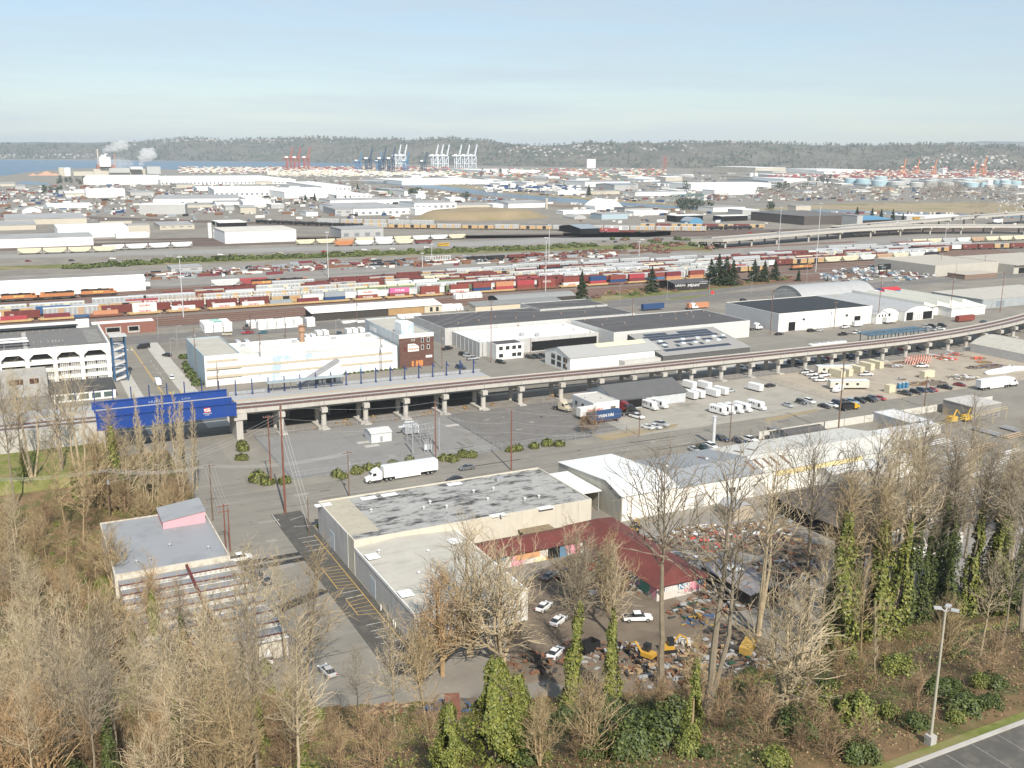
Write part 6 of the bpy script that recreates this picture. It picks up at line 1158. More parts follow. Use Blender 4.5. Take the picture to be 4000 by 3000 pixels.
p = P(1658, 1766); t = thing('circuit_breaker', 'twin grey circuit breaker cabinets with slanted bushings in the substation', 'circuit breaker', p); b = MB(); b.box(p[0], p[1], .6, p[0]+1.0, p[1]+.9, 2.2); b.box(p[0]+1.3, p[1], .6, p[0]+2.3, p[1]+.9, 2.2); [b.box(p[0]+x, p[1], 0, p[0]+x+.1, p[1]+.1, .6) for x in (0, .9, 1.3, 2.2)]; b.build('cabinet', TG, t); b = MB(); [b.tube([(p[0]+.3+i*.35, p[1]+.4, 2.2), (p[0]-.4+i*.6, p[1]+.5, 4.0)], [.15, .08], 6) for i in range(6)]; b.build('bushing', MATS['bushing_grey'], t)
for x, y in ((1420,1728),(1450,1742),(1765,1662)): p = P(x, y); struct(rect('concrete_pad', p[0]-2, p[1]-1.2, p[0]+2.5, p[1]+1.2, .03, CONC))
# ------------------------------------------------------------------ wrapped lumber, containers and yard goods
LUM = M('lumber_wrap', (.76,.76,.75), .6, .06, 1.2, rib=(2, 1.1, .10), dirt=((.45,.47,.48), (.9,.9,.6), .62, .85)); LUM2 = M('lumber_wrap_green', (.20,.46,.40), .6, .1)
def lumber(px, py, nx, ny, nz, label, ln_=4.2):
    p = P(px, py)
    for i in range(nx):
        for j in range(ny):
            t = nz-(1 if RND.random() < .25 else 0)
            b = MB(); x, y = p[0]+i*(ln_+.3), p[1]+j*1.5
            for k in range(t): b.box(x+RND.uniform(-.12,.12), y, .12+k*1.12, x+ln_+RND.uniform(-.12,.12), y+1.3, 1.12+k*1.12)
            tag(b.build('lumber_stack', LUM), label, 'lumber stack', 'wrapped lumber stacks')
lumber(800, 1302, 3, 9, 4, 'white wrapped lumber stack left of the forklift'); lumber(975, 1285, 1, 5, 3, 'white wrapped lumber stack behind the red pickup'); lumber(1010, 1290, 5, 4, 4, 'white wrapped lumber stack beyond the teal car'); lumber(1200, 1278, 1, 4, 4, 'white wrapped lumber stack at the lumber shed end'); lumber(1250, 1250, 3, 1, 3, 'white wrapped lumber stack before the lumber shed'); lumber(1345, 1240, 4, 1, 3, 'white wrapped lumber stack against the lumber shed front'); lumber(1395, 1262, 3, 1, 1, 'low wrapped lumber bundle on the yard')
lumber(1340, 1265, 2, 2, 1, 'low wrapped lumber bundle by the yard pole'); lumber(1555, 1248, 3, 2, 2, 'white wrapped lumber stack behind the brick block'); lumber(1725, 1218, 3, 4, 3, 'white wrapped lumber stack right of the timber doors'); lumber(1780, 1170, 4, 3, 3, 'white wrapped lumber stack by the tan shed'); lumber(2195, 1185, 2, 1, 3, 'white wrapped lumber stack at the fir tree')
for x, y in ((822,1252),(835,1258)): q = P(x, y, 4.6); b = MB(); b.box(q[0], q[1], 4.55, q[0]+4, q[1]+1.4, 4.9); tag(b.build('tarpaulin', LUM2), 'green tarpaulin lying on the wrapped lumber', 'tarpaulin', 'green tarpaulins')
p = P(952, 1290); t = thing('forklift', 'dark forklift with tall mast between the lumber stacks', 'forklift', p); b = MB(); b.box(p[0], p[1], .5, p[0]+3.4, p[1]+1.8, 1.5); b.build('chassis', M('forklift_dark', (.12,.10,.09), .7), t); b = MB(); b.box(p[0]+3.5, p[1]+.2, .2, p[0]+3.7, p[1]+.4, 7); b.box(p[0]+3.5, p[1]+1.4, .2, p[0]+3.7, p[1]+1.6, 7); b.box(p[0]+3.5, p[1]+.2, 6.7, p[0]+3.7, p[1]+1.6, 7); b.build('mast', M('forklift_dark', (.12,.10,.09), .7), t); b = MB(); b.box(p[0]+1, p[1]+.2, 1.5, p[0]+2.4, p[1]+1.6, 2.8); b.build('cab', GLASS, t); [wheel(t, x+0, y, .5, .3) for x in (.7, 2.7) for y in (.1, 1.7)]
# contractor yard: pale containers, office trailers, barrels, toilets
for (px, py) in ((3300,1465),(3345,1455),(3385,1443),(3420,1435),(3270,1470)): q = P(px, py); container(q[0], q[1], .1, 'cream', 6.1, 'pale tan container lined up in the contractor yard', None, None, 'pale yard containers', pi/2+.05)
q = P(3620, 1475); container(q[0], q[1], .1, 'cream', 6.1, 'pale tan container alone in the middle of the yard', None, None, 'pale yard containers', .05); q = P(3475, 1532); container(q[0], q[1], .1, 'cream', 3.2, 'short pale container by the portable toilets', None, None, 'pale yard containers')
for (px, py, l_, rz, lb) in ((3312,1518,15,-.42,'long tan office trailer behind the white van'),(3255,1460,14,-.42,'long tan office trailer behind the utility pickups')):
    q = P(px, py); r = lthing('office_trailer', lb, 'office trailer', q, rz, 'site office trailers'); b = MB(); b.box(-l_/2, -1.6, .7, l_/2, 1.6, 3.3); b.build('body', M('trailer_tan', (.58,.54,.46), .7, .05), r); b = MB(); b.box(-l_/2-.1, -1.7, 3.3, l_/2+.1, 1.7, 3.45); b.build('roof', M('trailer_roof2', (.60,.62,.64), .5), r)
    for i in range(3): b = MB(); b.box(-l_/2+2+i*4, -1.65, 1.7, -l_/2+3+i*4, -1.6, 2.6); b.build('window', GLASS, r)
for i in range(3): q = P(3512+i*14, 1520-i*2); t = thing('portable_toilet', 'blue portable toilet cabin at the yard gate', 'toilet', q, 0, 'portable toilets'); b = MB(); b.box(q[0], q[1], 0, q[0]+1.15, q[1]+1.15, 2.1); b.build('cabin', M('toilet_blue', (.05,.20,.34), .6), t); b = MB(); b.box(q[0]-.03, q[1]-.03, 2.1, q[0]+1.18, q[1]+1.18, 2.3); b.build('roof', M('toilet_roof', (.45,.5,.52), .5), t)
OR = M('barrel_orange', (.62,.12,.03), .6); b0 = MB(); [b0.cyl(0, 0, z, z+.22, .28-.02*i, n=8, k=i % 2) for i, z in enumerate((0, .22, .44, .66, .88))]; bar = b0.build('traffic_barrel', [OR, WHITE]); q = P(3570, 1425)
tag(bar, 'orange traffic barrel with white bands stacked in the yard', 'barrel', 'orange traffic barrels'); bar.location = (q[0], q[1], 0)
for i in range(95):
    o = bar.copy(); C.objects.link(o); k = i % 32; lv = i//32; o.location = (q[0]+(k % 8)*1.5+lv*.3-1, q[1]+(k//8)*1.3, lv*1.0); THINGS.append(o)
def junk(px, py, n, r, label, cols, group, zmax=1.2, smin=.3, smax=1.6, name='debris_heap', flat=.5):
    c = P(px, py) if hill(*P(px, py)[:2]) < .01 else PT(px, py); b = MB()
    if py > 2040: n = int(n*2.3); r *= 1.3; zmax = 1.9
    b.blob((c[0], c[1], c[2]), (r*1.05, r*.75, .28), px*.01, 6, 12, .3, len(cols)); cols = cols+[MATS['yard_dirt']]
    for i in range(n):
        a, d = RND.uniform(0, 6.28), r*sqrt(RND.random()); x, y = c[0]+d*cos(a), c[1]+d*.7*sin(a); s = RND.uniform(smin, smax); z = RND.uniform(0, zmax)*(1-d/r)-.1
        b.rbox(x, y, RND.uniform(0, 3.14), s*RND.uniform(.6, 2.6), s*RND.uniform(.2, .8), c[2]+z, c[2]+z+s*flat*RND.uniform(.3, 1), RND.randrange(len(cols)-1))
    o = b.build(name, cols); return tag(o, label, 'debris heap', group)
ORG, PNK = M('plastic_orange', (.66,.16,.06), .7), M('plastic_red', (.62,.10,.09), .7); TARP = M('white_sheet', (.75,.75,.76), .6); RUST = M('scrap_rust', (.20,.10,.06), .9, .3, 1); GRY = M('scrap_grey', (.34,.34,.34), .7, .2, 1); DRKS = M('scrap_dark', (.06,.055,.05), .9); TIMB = M('scrap_timber', (.36,.26,.15), .9, .2, 1); BLU = M('scrap_blue', (.06,.11,.20), .7); YLS = M('scrap_yellow', (.36,.24,.07), .7)
for px, py, n, r, cols, lb in [(3700,1402,46,5,[ORG,PNK,TARP],'heap of orange and white plastic barriers'),(3655,1390,26,4,[TARP,PNK],'heap of pale pink road barriers'),(3730,1385,20,4,[TARP,PNK],'heap of white sacks and cones near the fence'),(3820,1400,36,4,[PNK,ORG],'heap of bright red plastic barriers'),(3840,1415,24,4,[DRKS,ORG,YLS],'heap of dark machinery parts in the yard'),(3880,1432,34,7,[DRKS,GRY,RUST,M('plastic_purple',(.10,.06,.2),.7)],'heap of purple and dark pipes'),(3955,1436,24,5,[TARP],'heap of white bagged material'),(3805,1437,20,4,[DRKS,GRY],'dark flat trailer load in the yard'),(3760,1475,50,7,[TARP,GRY,M('plastic_cream',(.6,.56,.42),.8)],'heap of pale crates and cans'),(3490,1430,24,5,[TARP,GRY],'heap of white bags by the pale containers'),(3520,1418,22,4,[RUST,ORG,DRKS],'heap of rusty parts beside the orange barrels'),(3600,1472,14,2.5,[DRKS,YLS],'dark skip trailer and yellow parts'),(3520,1482,16,2.5,[DRKS,GRY],'black utility trailer'),(3590,1500,26,5,[TIMB,RUST],'heap of timber boards behind the dark cars'),(3650,1497,26,6,[GRY,DRKS],'heap of grey scrap along the yard fence')]:
    junk(px, py, n, r, lb+' in the contractor yard' if 'yard' not in lb else lb, cols, 'contractor yard heaps', .8, .3, 1.1)
b = MB(); q = P(3900, 1455); b.blob((q[0]+4, q[1], .5), (13, 2.2, 1.3), 3, 6, 18, .35); tag(b.build('sheeted_pile', TARP), 'long pile under white sheeting at the yard edge', 'sheeted pile')
for px, py, n, r, cols, lb in [(2450,2170,60,5,[TIMB,RUST,GRY],'heap of rusty beams beside the red roof'),(2560,2140,70,7,[RUST,GRY,TIMB,DRKS],'heap of boards and metal near the red roof end'),(2620,2190,50,5,[GRY,BLU,TARP],'heap of grey sheets with a blue tarp'),(2730,2085,70,6,[TIMB,GRY,TARP,RUST],'heap of planks by the tin hut'),(2800,2110,70,7,[TIMB,GRY,PNK],'heap of mixed lumber below the tin hut'),(2930,2090,80,8,[TIMB,RUST,TARP],'long heap of timber in the lumber lot'),(3010,2120,60,7,[RUST,TIMB,DRKS],'heap of dark boards in the lumber lot'),(3080,2030,60,7,[TIMB,GRY],'heap of planks before the tall white wall'),(3060,2230,60,7,[DRKS,GRY,RUST],'heap of dark scrap under the bare trees'),(2930,2250,40,5,[GRY,RUST],'heap of grey scrap right of the red roof'),(2990,2330,40,5,[DRKS,BLU,RUST],'heap of scrap near the lean-to'),(2820,2210,30,4,[TIMB,YLS],'stack of yellowish planks on gravel'),(2700,2390,40,4,[RUST,DRKS,DRKS,GRY,M('scrap_green',(.03,.08,.05),.7)],'heap with green machine parts by the painted gable'),(2740,2430,30,3,[BLU,RUST,YLS],'heap with blue drums by the painted gable'),(2830,2480,40,4,[DRKS,RUST,DRKS],'heap of black bags and a red drum by the lean-to'),(2900,2610,44,5,[GRY,M('scrap_green',(.03,.12,.06),.7),DRKS],'heap of green and grey bins at the yard edge'),(2580,2640,46,4,[GRY,GRY,DRKS],'heap of silvery pipes at the yard bottom'),(2520,2620,40,4,[RUST,DRKS,TIMB],'heap of rusty odds at the yard bottom'),(2660,2640,30,4,[RUST,TIMB],'heap of timber at the yard bottom'),(2650,2520,24,2.5,[M('pale_rubble',(.5,.48,.44),.9)],'heap of pale rubble by the excavator'),(2450,2300,26,3,[RUST,GRY,DRKS],'orange equipment by the dark painted wall'),(2370,2240,24,3,[DRKS,GRY],'dark equipment against the painted wall'),(2250,2530,24,3,[DRKS,RUST],'scrap beside the ivy trunk'),(1760,2780,30,4,[BLU,DRKS],'blue tarped load on the trailer by the ivy mass'),(2780,2560,70,6,[DRKS,RUST,GRY,TIMB],'dark heap of engine parts in the middle of the yard'),(2690,2590,50,5,[RUST,DRKS,TIMB,GRY],'scattered boards and metal around the excavators'),(2860,2560,60,5,[DRKS,RUST,GRY],'dark scrap around the yellow skip'),(2400,2560,40,5,[RUST,DRKS,GRY],'scrap row right of the ivy columns'),(2100,2600,40,5,[DRKS,RUST],'scrap under trees at the yard left'),(2760,2370,50,5,[RUST,GRY,TIMB],'metal heap between gable and lean-to'),(2600,2240,50,5,[RUST,GRY,DRKS,TIMB],'long scrap row behind the red roof'),(2850,2330,60,7,[GRY,RUST,DRKS],'scrap field beyond the lean-to'),(3120,2160,50,6,[TIMB,RUST,DRKS],'lumber heap by the dark shed roof'),(1500,2790,20,3,[RUST,TIMB],'rusty trailer load at the street end')]:
    junk(px, py, n, r, lb, cols, 'machinery yard heaps', .9, .25, 1.0)
PIPEB = [M('pipe_grey', (.40,.40,.40), .6, .15, 1), M('pole_tan', (.36,.28,.20), .9, .2, 1), M('pipe_silver', (.55,.55,.54), .5, .1)]
for i in range(46):
    q = P(RND.uniform(3420, 4020), RND.uniform(1650, 1960)); b = MB(); n = RND.randint(4, 9); ln_ = RND.uniform(8, 16); a = RND.choice((.1, .12, 1.6)); zz = 0
    if q[0] < 204 or q[1] > 208: continue
    for k in range(n): dx, dy = -sin(a)*k*.45, cos(a)*k*.45; zz = .25+.35*(k % 3 == 1); b.hcyl((q[0]+dx-cos(a)*ln_/2, q[1]+dy-sin(a)*ln_/2, zz), (q[0]+dx+cos(a)*ln_/2, q[1]+dy+sin(a)*ln_/2, zz), .2, 6)
    tag(b.build('pole_stack', RND.choice(PIPEB)), 'stack of long poles lying in the pole yard behind bare trees', 'pole stack', 'stacked poles')
t = thing('pipe_gantry', 'yellow pipe rack running above the pole yard', 'gantry', P(3620, 1660)); b = MB()
q0, q1 = P(3600, 1668, 5), P(3935, 1585, 5)
for k in (0, .5): b.tube([(q0[0], q0[1]+k, 4.2+k), (q1[0], q1[1]+k, 4.2+k)], .08, 5)
[b.tube([(q0[0]+(q1[0]-q0[0])*i/6, q0[1]+(q1[1]-q0[1])*i/6, 0), (q0[0]+(q1[0]-q0[0])*i/6, q0[1]+(q1[1]-q0[1])*i/6, 4.6)], .08, 5) for i in range(7)]; b.build('pipes', M('gantry_yellow', (.50,.42,.20), .7), t)
for x, y in ((3715,1658),(3770,1652)): q = P(x, y); t = thing('log_loader', 'yellow loader machine with raised grapple in the pole yard', 'loader', q, 0, 'pole yard loaders'); b = MB(); b.box(q[0], q[1], .8, q[0]+3, q[1]+2, 2.4); b.build('body', YEL, t); b = MB(); b.tube([(q[0]+2, q[1]+1, 2.2), (q[0]+3.2, q[1]+1, 4.4), (q[0]+4.8, q[1]+1, 3)], .25, 6); b.build('boom', YEL, t); [wheel(t, x_, y_, .7, .4) for x_ in (.5, 2.5) for y_ in (0, 2)]
# excavators, flatbed, skips in the dirt yard
def excavator(px, py, label, rz):
    q = P(px, py); r = lthing('excavator', label, 'excavator', q, rz, 'excavators'); K = M('excavator_yellow', (.50,.29,.045), .5)
    for s in (-.85, .85): b = MB(); b.ext_x([(s-.22,0),(s+.22,0),(s+.22,.65),(s-.22,.65)][::-1], -1.4, 1.4); b.build('track', BLACK, r)
    b = MB(); b.box(-1.4, -.9, .75, .9, .9, 1.5); b.build('body', K, r); b = MB(); b.box(-.3, -.85, 1.5, .8, .2, 2.7); b.build('cab', GLASS, r); b = MB(); b.box(-.35, -.9, 2.7, .85, .25, 2.8); b.build('cab_roof', BLACK, r)
    b = MB(); b.tube([(.9,.5,1.3),(2.2,.5,2.9),(3.4,.5,2.2),(3.9,.5,.7)], [.22,.2,.16,.14], 6); b.build('boom', K, r); b = MB(); b.ext_y([(3.5,.7),(4.3,.7),(4.1,.05),(3.4,.1)][::-1], .1, .9); b.build('bucket', BLACK, r)
excavator(2528, 2575, 'yellow mini excavator facing away in the dirt yard', 2.0); excavator(2610, 2545, 'yellow excavator with lowered arm behind the tall trunk', -.3); excavator(2470, 2085, 'small yellow machine beside the slatted white wall', .4)
q = P(2920, 2550); t = lthing('skip', 'large yellow tipping skip at the lean-to', 'skip', q, .6); b = MB(); b.ext_y([(-2.2,.5),(1.8,.5),(2.3,2.2),(-2.4,2.0)][::-1], -1, 1); b.build('body', M('skip_yellow', (.42,.27,.07), .7, .2, 1), t); [wheel(t, x_, y_, .45, .3) for x_ in (-1, 1) for y_ in (-.8, .8)]
car(2490, 2415, 'pickup', 'white', 'flatbed with rack standing in the dirt yard', 'E', turn=-.4); q = P(2298, 2545); t = lthing('dump_trailer', 'black dump trailer full of rubbish in the dirt yard', 'trailer', q, .3); b = MB(); b.box(-2, -1.1, .6, 2, 1.1, .7); [b.box(*k) for k in ((-2,-1.1,.7,2,-1,1.9),(-2,1,.7,2,1.1,1.9),(-2,-1,.7,-1.9,1,1.9),(1.9,-1,.7,2,1,1.9))]; b.build('body', BLACK, t); [wheel(t, x_, y_, .38) for x_ in (-.5, .5) for y_ in (-1.1, 1.1)]
q = P(2765, 2505); t = thing('generator', 'small grey generator box on the ground of the dirt yard', 'generator', P(2832, 2580)); q = t.location; b = MB(); b.box(q[0], q[1], .1, q[0]+1.6, q[1]+1, 1.2); b.build('cabinet', GRY, t); b = MB(); b.box(q[0]+.1, q[1]+.1, 1.2, q[0]+1.5, q[1]+.9, 1.35); b.build('lid', DRKS, t)
q = P(2672, 2640); b = MB(); b.cyl(q[0], q[1], 0, .95, .32, n=12); t = tag(b.build('drum', BLU), 'blue drum standing in the dirt yard', 'drum')
q = P(1770, 2830); t = lthing('flatbed_trailer', 'red flatbed trailer hidden under trees at the street end', 'trailer', PT(1770, 2800), 1.2); b = MB(); b.box(-5, -1.2, .9, 5, 1.2, 1.1); b.build('bed', CAR['rust'], t); [wheel(t, x_, y_, .45) for x_ in (-3.5, -2.5, 3.5) for y_ in (-1, 1)]
# billboard, signs
p = P(3450, 1083); t = thing('billboard', 'black billboard with pale lettering beside the wrecked car lot', 'billboard', p, 0); b = MB(); b.box(p[0]-6.4, p[1]-.3, 5.4, p[0]+6.4, p[1], 9.6); b.build('panel', M('billboard_black', (.018,.02,.022), .6), t); b = MB(); [b.cyl(p[0]+x, p[1]+.3, 0, 9, .28, n=8) for x in (-4, 3)]; b.build('post', DARK, t); text('QUALITY', (p[0]-.6, p[1]-.34, 7.2), 1.5, M('letter_teal', (.35,.5,.5), .6), t, 'S', 4.5); text('USED PARTS', (p[0]-3.2, p[1]-.34, 8.8), .7, WHITE, t, 'S', 4.5)
p = P(2783, 1155); t = thing('sign', 'small red and white property sign by the verge', 'sign', p); b = MB(); b.box(p[0]-1.2, p[1], 1, p[0]+1.2, p[1]+.1, 3); b.build('panel', LRED, t); b = MB(); [b.box(p[0]+x, p[1]+.1, 0, p[0]+x+.12, p[1]+.2, 3) for x in (-1, .9)]; b.build('post', WHITE, t)
# wrecked car lot
n = 0
for i in range(900):
    if n >= 290: break
    px, py = RND.uniform(3210, 3800), RND.uniform(1015, 1110)
    lo = interp([(3200,1070),(3450,1030),(3640,1012),(3800,1020)], px); hi = interp([(3200,1092),(3330,1110),(3480,1104),(3720,1072),(3800,1060)], px)
    if not lo < py < hi or (3400 < px < 3490 and py > 1085): continue
    c = RND.choice(('white','white','white','silver','silver','silver','silver','grey','tan','tan','light blue','cream','dark red')); n += 1
    fcar(px, py, c, c+' wrecked car in the crowded scrap car lot', z=.02, an=RND.choice((.05, 1.6, .2)), grp='wrecked cars in the scrap lot')
q = P(3515, 1060); container(q[0]-12, q[1]+8, .05, 'white', 9, 'white box container among the wrecked cars'); q = P(3490, 1035); container(q[0], q[1], .05, 'brown', 9, 'rusty container behind the billboard')
# ------------------------------------------------------------------ far warehouses, port and shore
FW, FG, FT, FB = M('far_white', (.78,.78,.76), .8, .05, .02), M('far_grey', (.42,.42,.41), .8, .12, .02), M('far_tan', (.50,.46,.38), .85, .1, .02), M('far_blue', (.10,.26,.40), .7, .08, .02)
FRW, FRG, FRS, FRD = M('far_roof_white', (.74,.74,.72), .8, .08, .01), M('far_roof_grey', (.34,.34,.34), .8, .12, .012, dirt=((.25,.25,.24), .03, .5, .7)), M('far_roof_slate', (.26,.30,.34), .6, .1, .02), M('far_roof_dark', (.14,.13,.125), .8, .1, .02)
FTEAL = M('far_teal', (.16,.38,.40), .7)
def fb(label, xl, xr, yb, yt, yr, wall=None, roof=None, rot=0., kind='flat', rh=2.5, cat='warehouse', group='far industrial buildings', win=0, name='warehouse'):
    wall = wall or FW; roof = roof or FRW
    a = P(xl, yb); k = F/PX(*a)[2]; h = max(2.5, (yb-yt)/k/.96); lo, hi = 1., 900.
    for _ in range(40):
        m_ = (lo+hi)/2
        if PX(a[0]+m_*cos(rot), a[1]+m_*sin(rot), 0)[0] < xr: lo = m_
        else: hi = m_
    Lx = lo; lo, hi = 4., 400.
    for _ in range(40):
        m_ = (lo+hi)/2
        if PX(a[0]-m_*sin(rot), a[1]+m_*cos(rot), h)[1] > yr: lo = m_
        else: hi = m_
    Ly = lo
    t = lthing(name, label, cat, (a[0], a[1], 0), rot, group); w, r = MB(), MB()
    if kind == 'flat': w.box(0, 0, 0, Lx, Ly, h); r.box(-.3, -.3, h+.02, Lx+.3, Ly+.3, h+.5)
    elif kind == 'gable':
        w.ext_x([(0,0),(0,h),(Ly/2,h+rh),(Ly,h),(Ly,0)][::-1], 0, Lx); r.ext_x([(-.6,h+.05),(Ly/2,h+rh+.1),(Ly+.6,h+.05),(Ly+.6,h+.4),(Ly/2,h+rh+.45),(-.6,h+.4)][::-1], -.5, Lx+.5)
    elif kind == 'arch':
        pr = arc(0, Lx, h*.35, h*.65, 12); w.ext_y([(0,0)]+pr+[(Lx,0)], 0, Ly); r.ext_y([(p[0], p[1]+.05) for p in pr]+[(p[0], p[1]+.4) for p in pr[::-1]], .4, Ly+.4)
    w.build('wall', wall, t); r.build('roof', roof, t)
    if win:
        b = MB(); n = max(2, int(Lx/9))
        for i in range(n): b.box((i+.25)*Lx/n, -.12, h*(.15 if win == 1 else .5), (i+.7)*Lx/n, -.02, h*(.55 if win == 1 else .75))
        b.build('dock_doors' if win == 1 else 'windows', M('far_door', (.22,.23,.24), .8), t)
    return t
for a in [
 ('grey roofed pale warehouse at the far left edge', -60,366,972,938,920,FW,FRG,.0,'flat',0,'warehouse','far industrial buildings',0),
 ('concrete warehouse with dark loading front at the left edge', -60,142,902,884,866,FT,FRG),
 ('broad grey-brown warehouse with stained walls at the left', 20,340,880,860,838,FT,FRG),
 ('plain bright white warehouse with flat roof left of the factory silos', 228,503,932,896,878,FW,FRW,0,'flat',0,'warehouse','far industrial buildings',0),
 ('taupe concrete block joined to the bright white warehouse', 503,587,918,882,876,FT,FRG), ('low white annex before the bright white warehouse', 455,584,931,918,910),
 ('low beige shed behind the bright white warehouse', 390,515,876,865,860,FT,FRD), ('arched white fronted shed at the left', 87,162,832,812,806,FW,FRG,0,'arch'), ('white roofed depot with teal panels at the left', 185,363,814,804,795,FW,FRW),
 ('white gabled barn at the left middle', 337,378,772,746,742,FW,FRW,0,'gable'), ('big pale grey white box building at the left middle', 377,490,772,742,736,FW,FRW),
 ('large grey warehouse with two dark doors', 547,725,838,802,795,FG,FRW,-.25,'flat',0,'warehouse','far industrial buildings',0), ('long white warehouse with blue stripe', 600,936,792,778,762,FW,FRG,-.18), ('low tan two-storey works with square windows', 625,760,898,882,868,FT,FRG,-.02,'flat',0,'works','far industrial buildings',2),
 ('open white roofed shelter behind the white factory', 856,964,886,872,862,DARK,FRW), ('big plain white factory with flat grey roof', 880,1158,952,908,890,FW,M('factory_roof', (.55,.53,.48), .9, .12, .05)),
 ('huge white warehouse along the shore', 327,640,722,700,684,FW,FRW,-.10), ('huge white warehouse with pale blue base beside the shore', 628,1155,723,706,688,FW,FRW,.0,'flat',0,'warehouse','far industrial buildings',1), ('long white warehouse with office corners', 838,1112,768,744,728,FW,FRW,-.12,'flat',0,'warehouse','far industrial buildings',1), ('white warehouse end with bright wall', 1112,1372,775,752,735,FW,FRW,.05),
 ('white warehouse with ribbed skylit roof', 1257,1372,744,730,710,FW,FRW,-.03,'flat',0,'warehouse','far industrial buildings',1), ('white low warehouse with blue windows', 1316,1452,778,764,752,FW,FRW,-.02,'flat',0,'warehouse','far industrial buildings',2), ('white hall behind the prison-like complex', 1290,1610,800,784,776,FW,FRG),
 ('grey striped wing of the sprawling white complex', 1310,1378,845,820,805,FG,FRG,-.1,'flat',0,'institution','far industrial buildings',2), ('wide vented grey roof of the sprawling white complex', 1380,1616,842,818,795,FW,FRG,.02,'flat',0,'institution','far industrial buildings',1), ('white block with rows of square windows', 1620,1783,834,796,786,FW,FRG,.02,'flat',0,'institution','far industrial buildings',2), ('low white entrance block of the sprawling complex', 1622,1712,840,818,812),
 ('long tan walled shed behind the grass mound', 1783,1926,816,802,795,FT,FRG), ('grey and white gabled shed behind the mound', 1986,2128,813,796,786,FW,FRG,0,'gable'), ('small ribbed white roofed shed on the river side', 1758,1815,789,780,774,FW,FRW,0,'gable'), ('white end block on the mound', 1926,1966,815,800,795),
 ('big white fabric arch tent by the river', 2325,2428,820,782,776,FW,FRW,0,'arch'), ('low grey shed behind the scrap yard', 2440,2545,830,815,810,FG,FRD), ('long low white wall of stacked bales', 2200,2330,838,826,822), ('striped white wall behind the excavators', 2475,2610,842,828,824),
 ('pale blue shed in the scrap yard', 2350,2452,858,838,832,M('pale_blue_far', (.36,.45,.50), .7),FRG), ('small grey arched shed in the scrap yard', 2243,2290,856,842,836,FG,FRG,0,'arch'), ('white roofed open workshop with dark bays', 2640,2745,868,845,840,DARK,FRW), ('blue arched hut in front of the open workshop', 2695,2746,875,853,848,FB,FRS,0,'arch'), ('white shop with dark front canopy', 2815,2920,865,846,842,DARK,FRW),
 ('grey white depot right of the dark oaks', 2785,2910,828,812,806,FW,FRG), ('long pale depot by the river road', 2900,2965,840,822,816,FG,FRW), ('grey rail shed with sloping roof over the tracks', 2268,2342,915,895,882,DARK,FRS,0,'gable'), ('pale grey office container block at the rail yard', 670,790,1068,1048,1038,FG,FRG,.03,'flat',0,'office','far industrial buildings',2),
 ('open fronted brown warehouse with loading bays', 3140,3350,880,848,828,M('bay_dark', (.10,.085,.08), .9),FRD), ('white end wall block of the brown warehouse', 3346,3368,885,845,838,FG,FRG), ('dark barn with bright blue roof', 3370,3485,880,862,848,M('barn_dark', (.05,.03,.03), .9),FB,0,'gable'), ('tall beige block near the wetland', 3108,3166,832,806,802,FT,FRG), ('grey white shop right of the blue roofed barn', 3540,3612,866,846,840,FG,FRW), ('low white yard building behind the silos', 3612,3745,858,846,842),
 ('school-like grey works beyond the hedge', 1333,1498,930,898,886,FG,FRG,.0,'flat',0,'works','far industrial buildings',1), ('white rail shed with row of vehicles', 3590,3640,955,945,940), ('small house with brown roof under the overpass', 3510,3640,962,950,946,FW,M('brown_roof_far', (.25,.15,.13), .8)),
 ('huge white distribution hall right of centre', 2700,3012,742,720,714,FW,FRW), ('low white hall before the distribution hall', 2790,2950,762,744,740), ('slate roofed hall with blue arch front', 2400,2492,745,724,718,FG,FRS,0,'gable'), ('long white shed with grey roof near the container rows', 2285,2460,730,712,706,FW,FRG), ('yellowish barn row in the port', 2452,2512,702,690,686,FT,FRW,0,'gable'), ('white arched hall in the port', 2538,2605,706,694,690,FW,FRW,0,'arch'), ('cream double gabled halls in the port', 2600,2665,708,694,690,FT,FRW,0,'gable'),
 ('tall white grain block below the hill', 2293,2326,657,624,622,FW,FRW), ('tan cream depot at the right shore', 2950,3068,674,656,650,FT,FRW), ('long white sheds under the hill', 3190,3370,676,664,659), ('blue roofed hall before the ramp bridge', 3000,3070,718,708,700,FG,FRS,0,'gable'), ('white halls beside the ramp bridge', 3060,3150,715,700,694,FW,FRW),
 ('white sheds in the container port', 1900,2110,682,668,660), ('long teal edged white shed by the river', 1570,1925,722,708,697,FW,FRW,0,'flat',0,'warehouse','far industrial buildings',0), ('pale hall in the container port', 1780,1960,672,664,658,FG,FRG), ('white shed row right of the white stacks', 2180,2290,762,750,745), ('grey white sheds by the river bend', 2300,2420,760,748,744,FT,FRG), ('white low roofs past the cypress', 2480,2680,766,752,748,FW,FRG), ('green roofed sheds by the river bend', 1520,1580,760,742,735,M('far_green', (.20,.26,.22), .8),FRG), ('white workshop by the river bend', 1580,1660,766,748,742,FW,FRG), ('white shed by the round tree', 1625,1662,776,762,758)]:
    fb(*a)
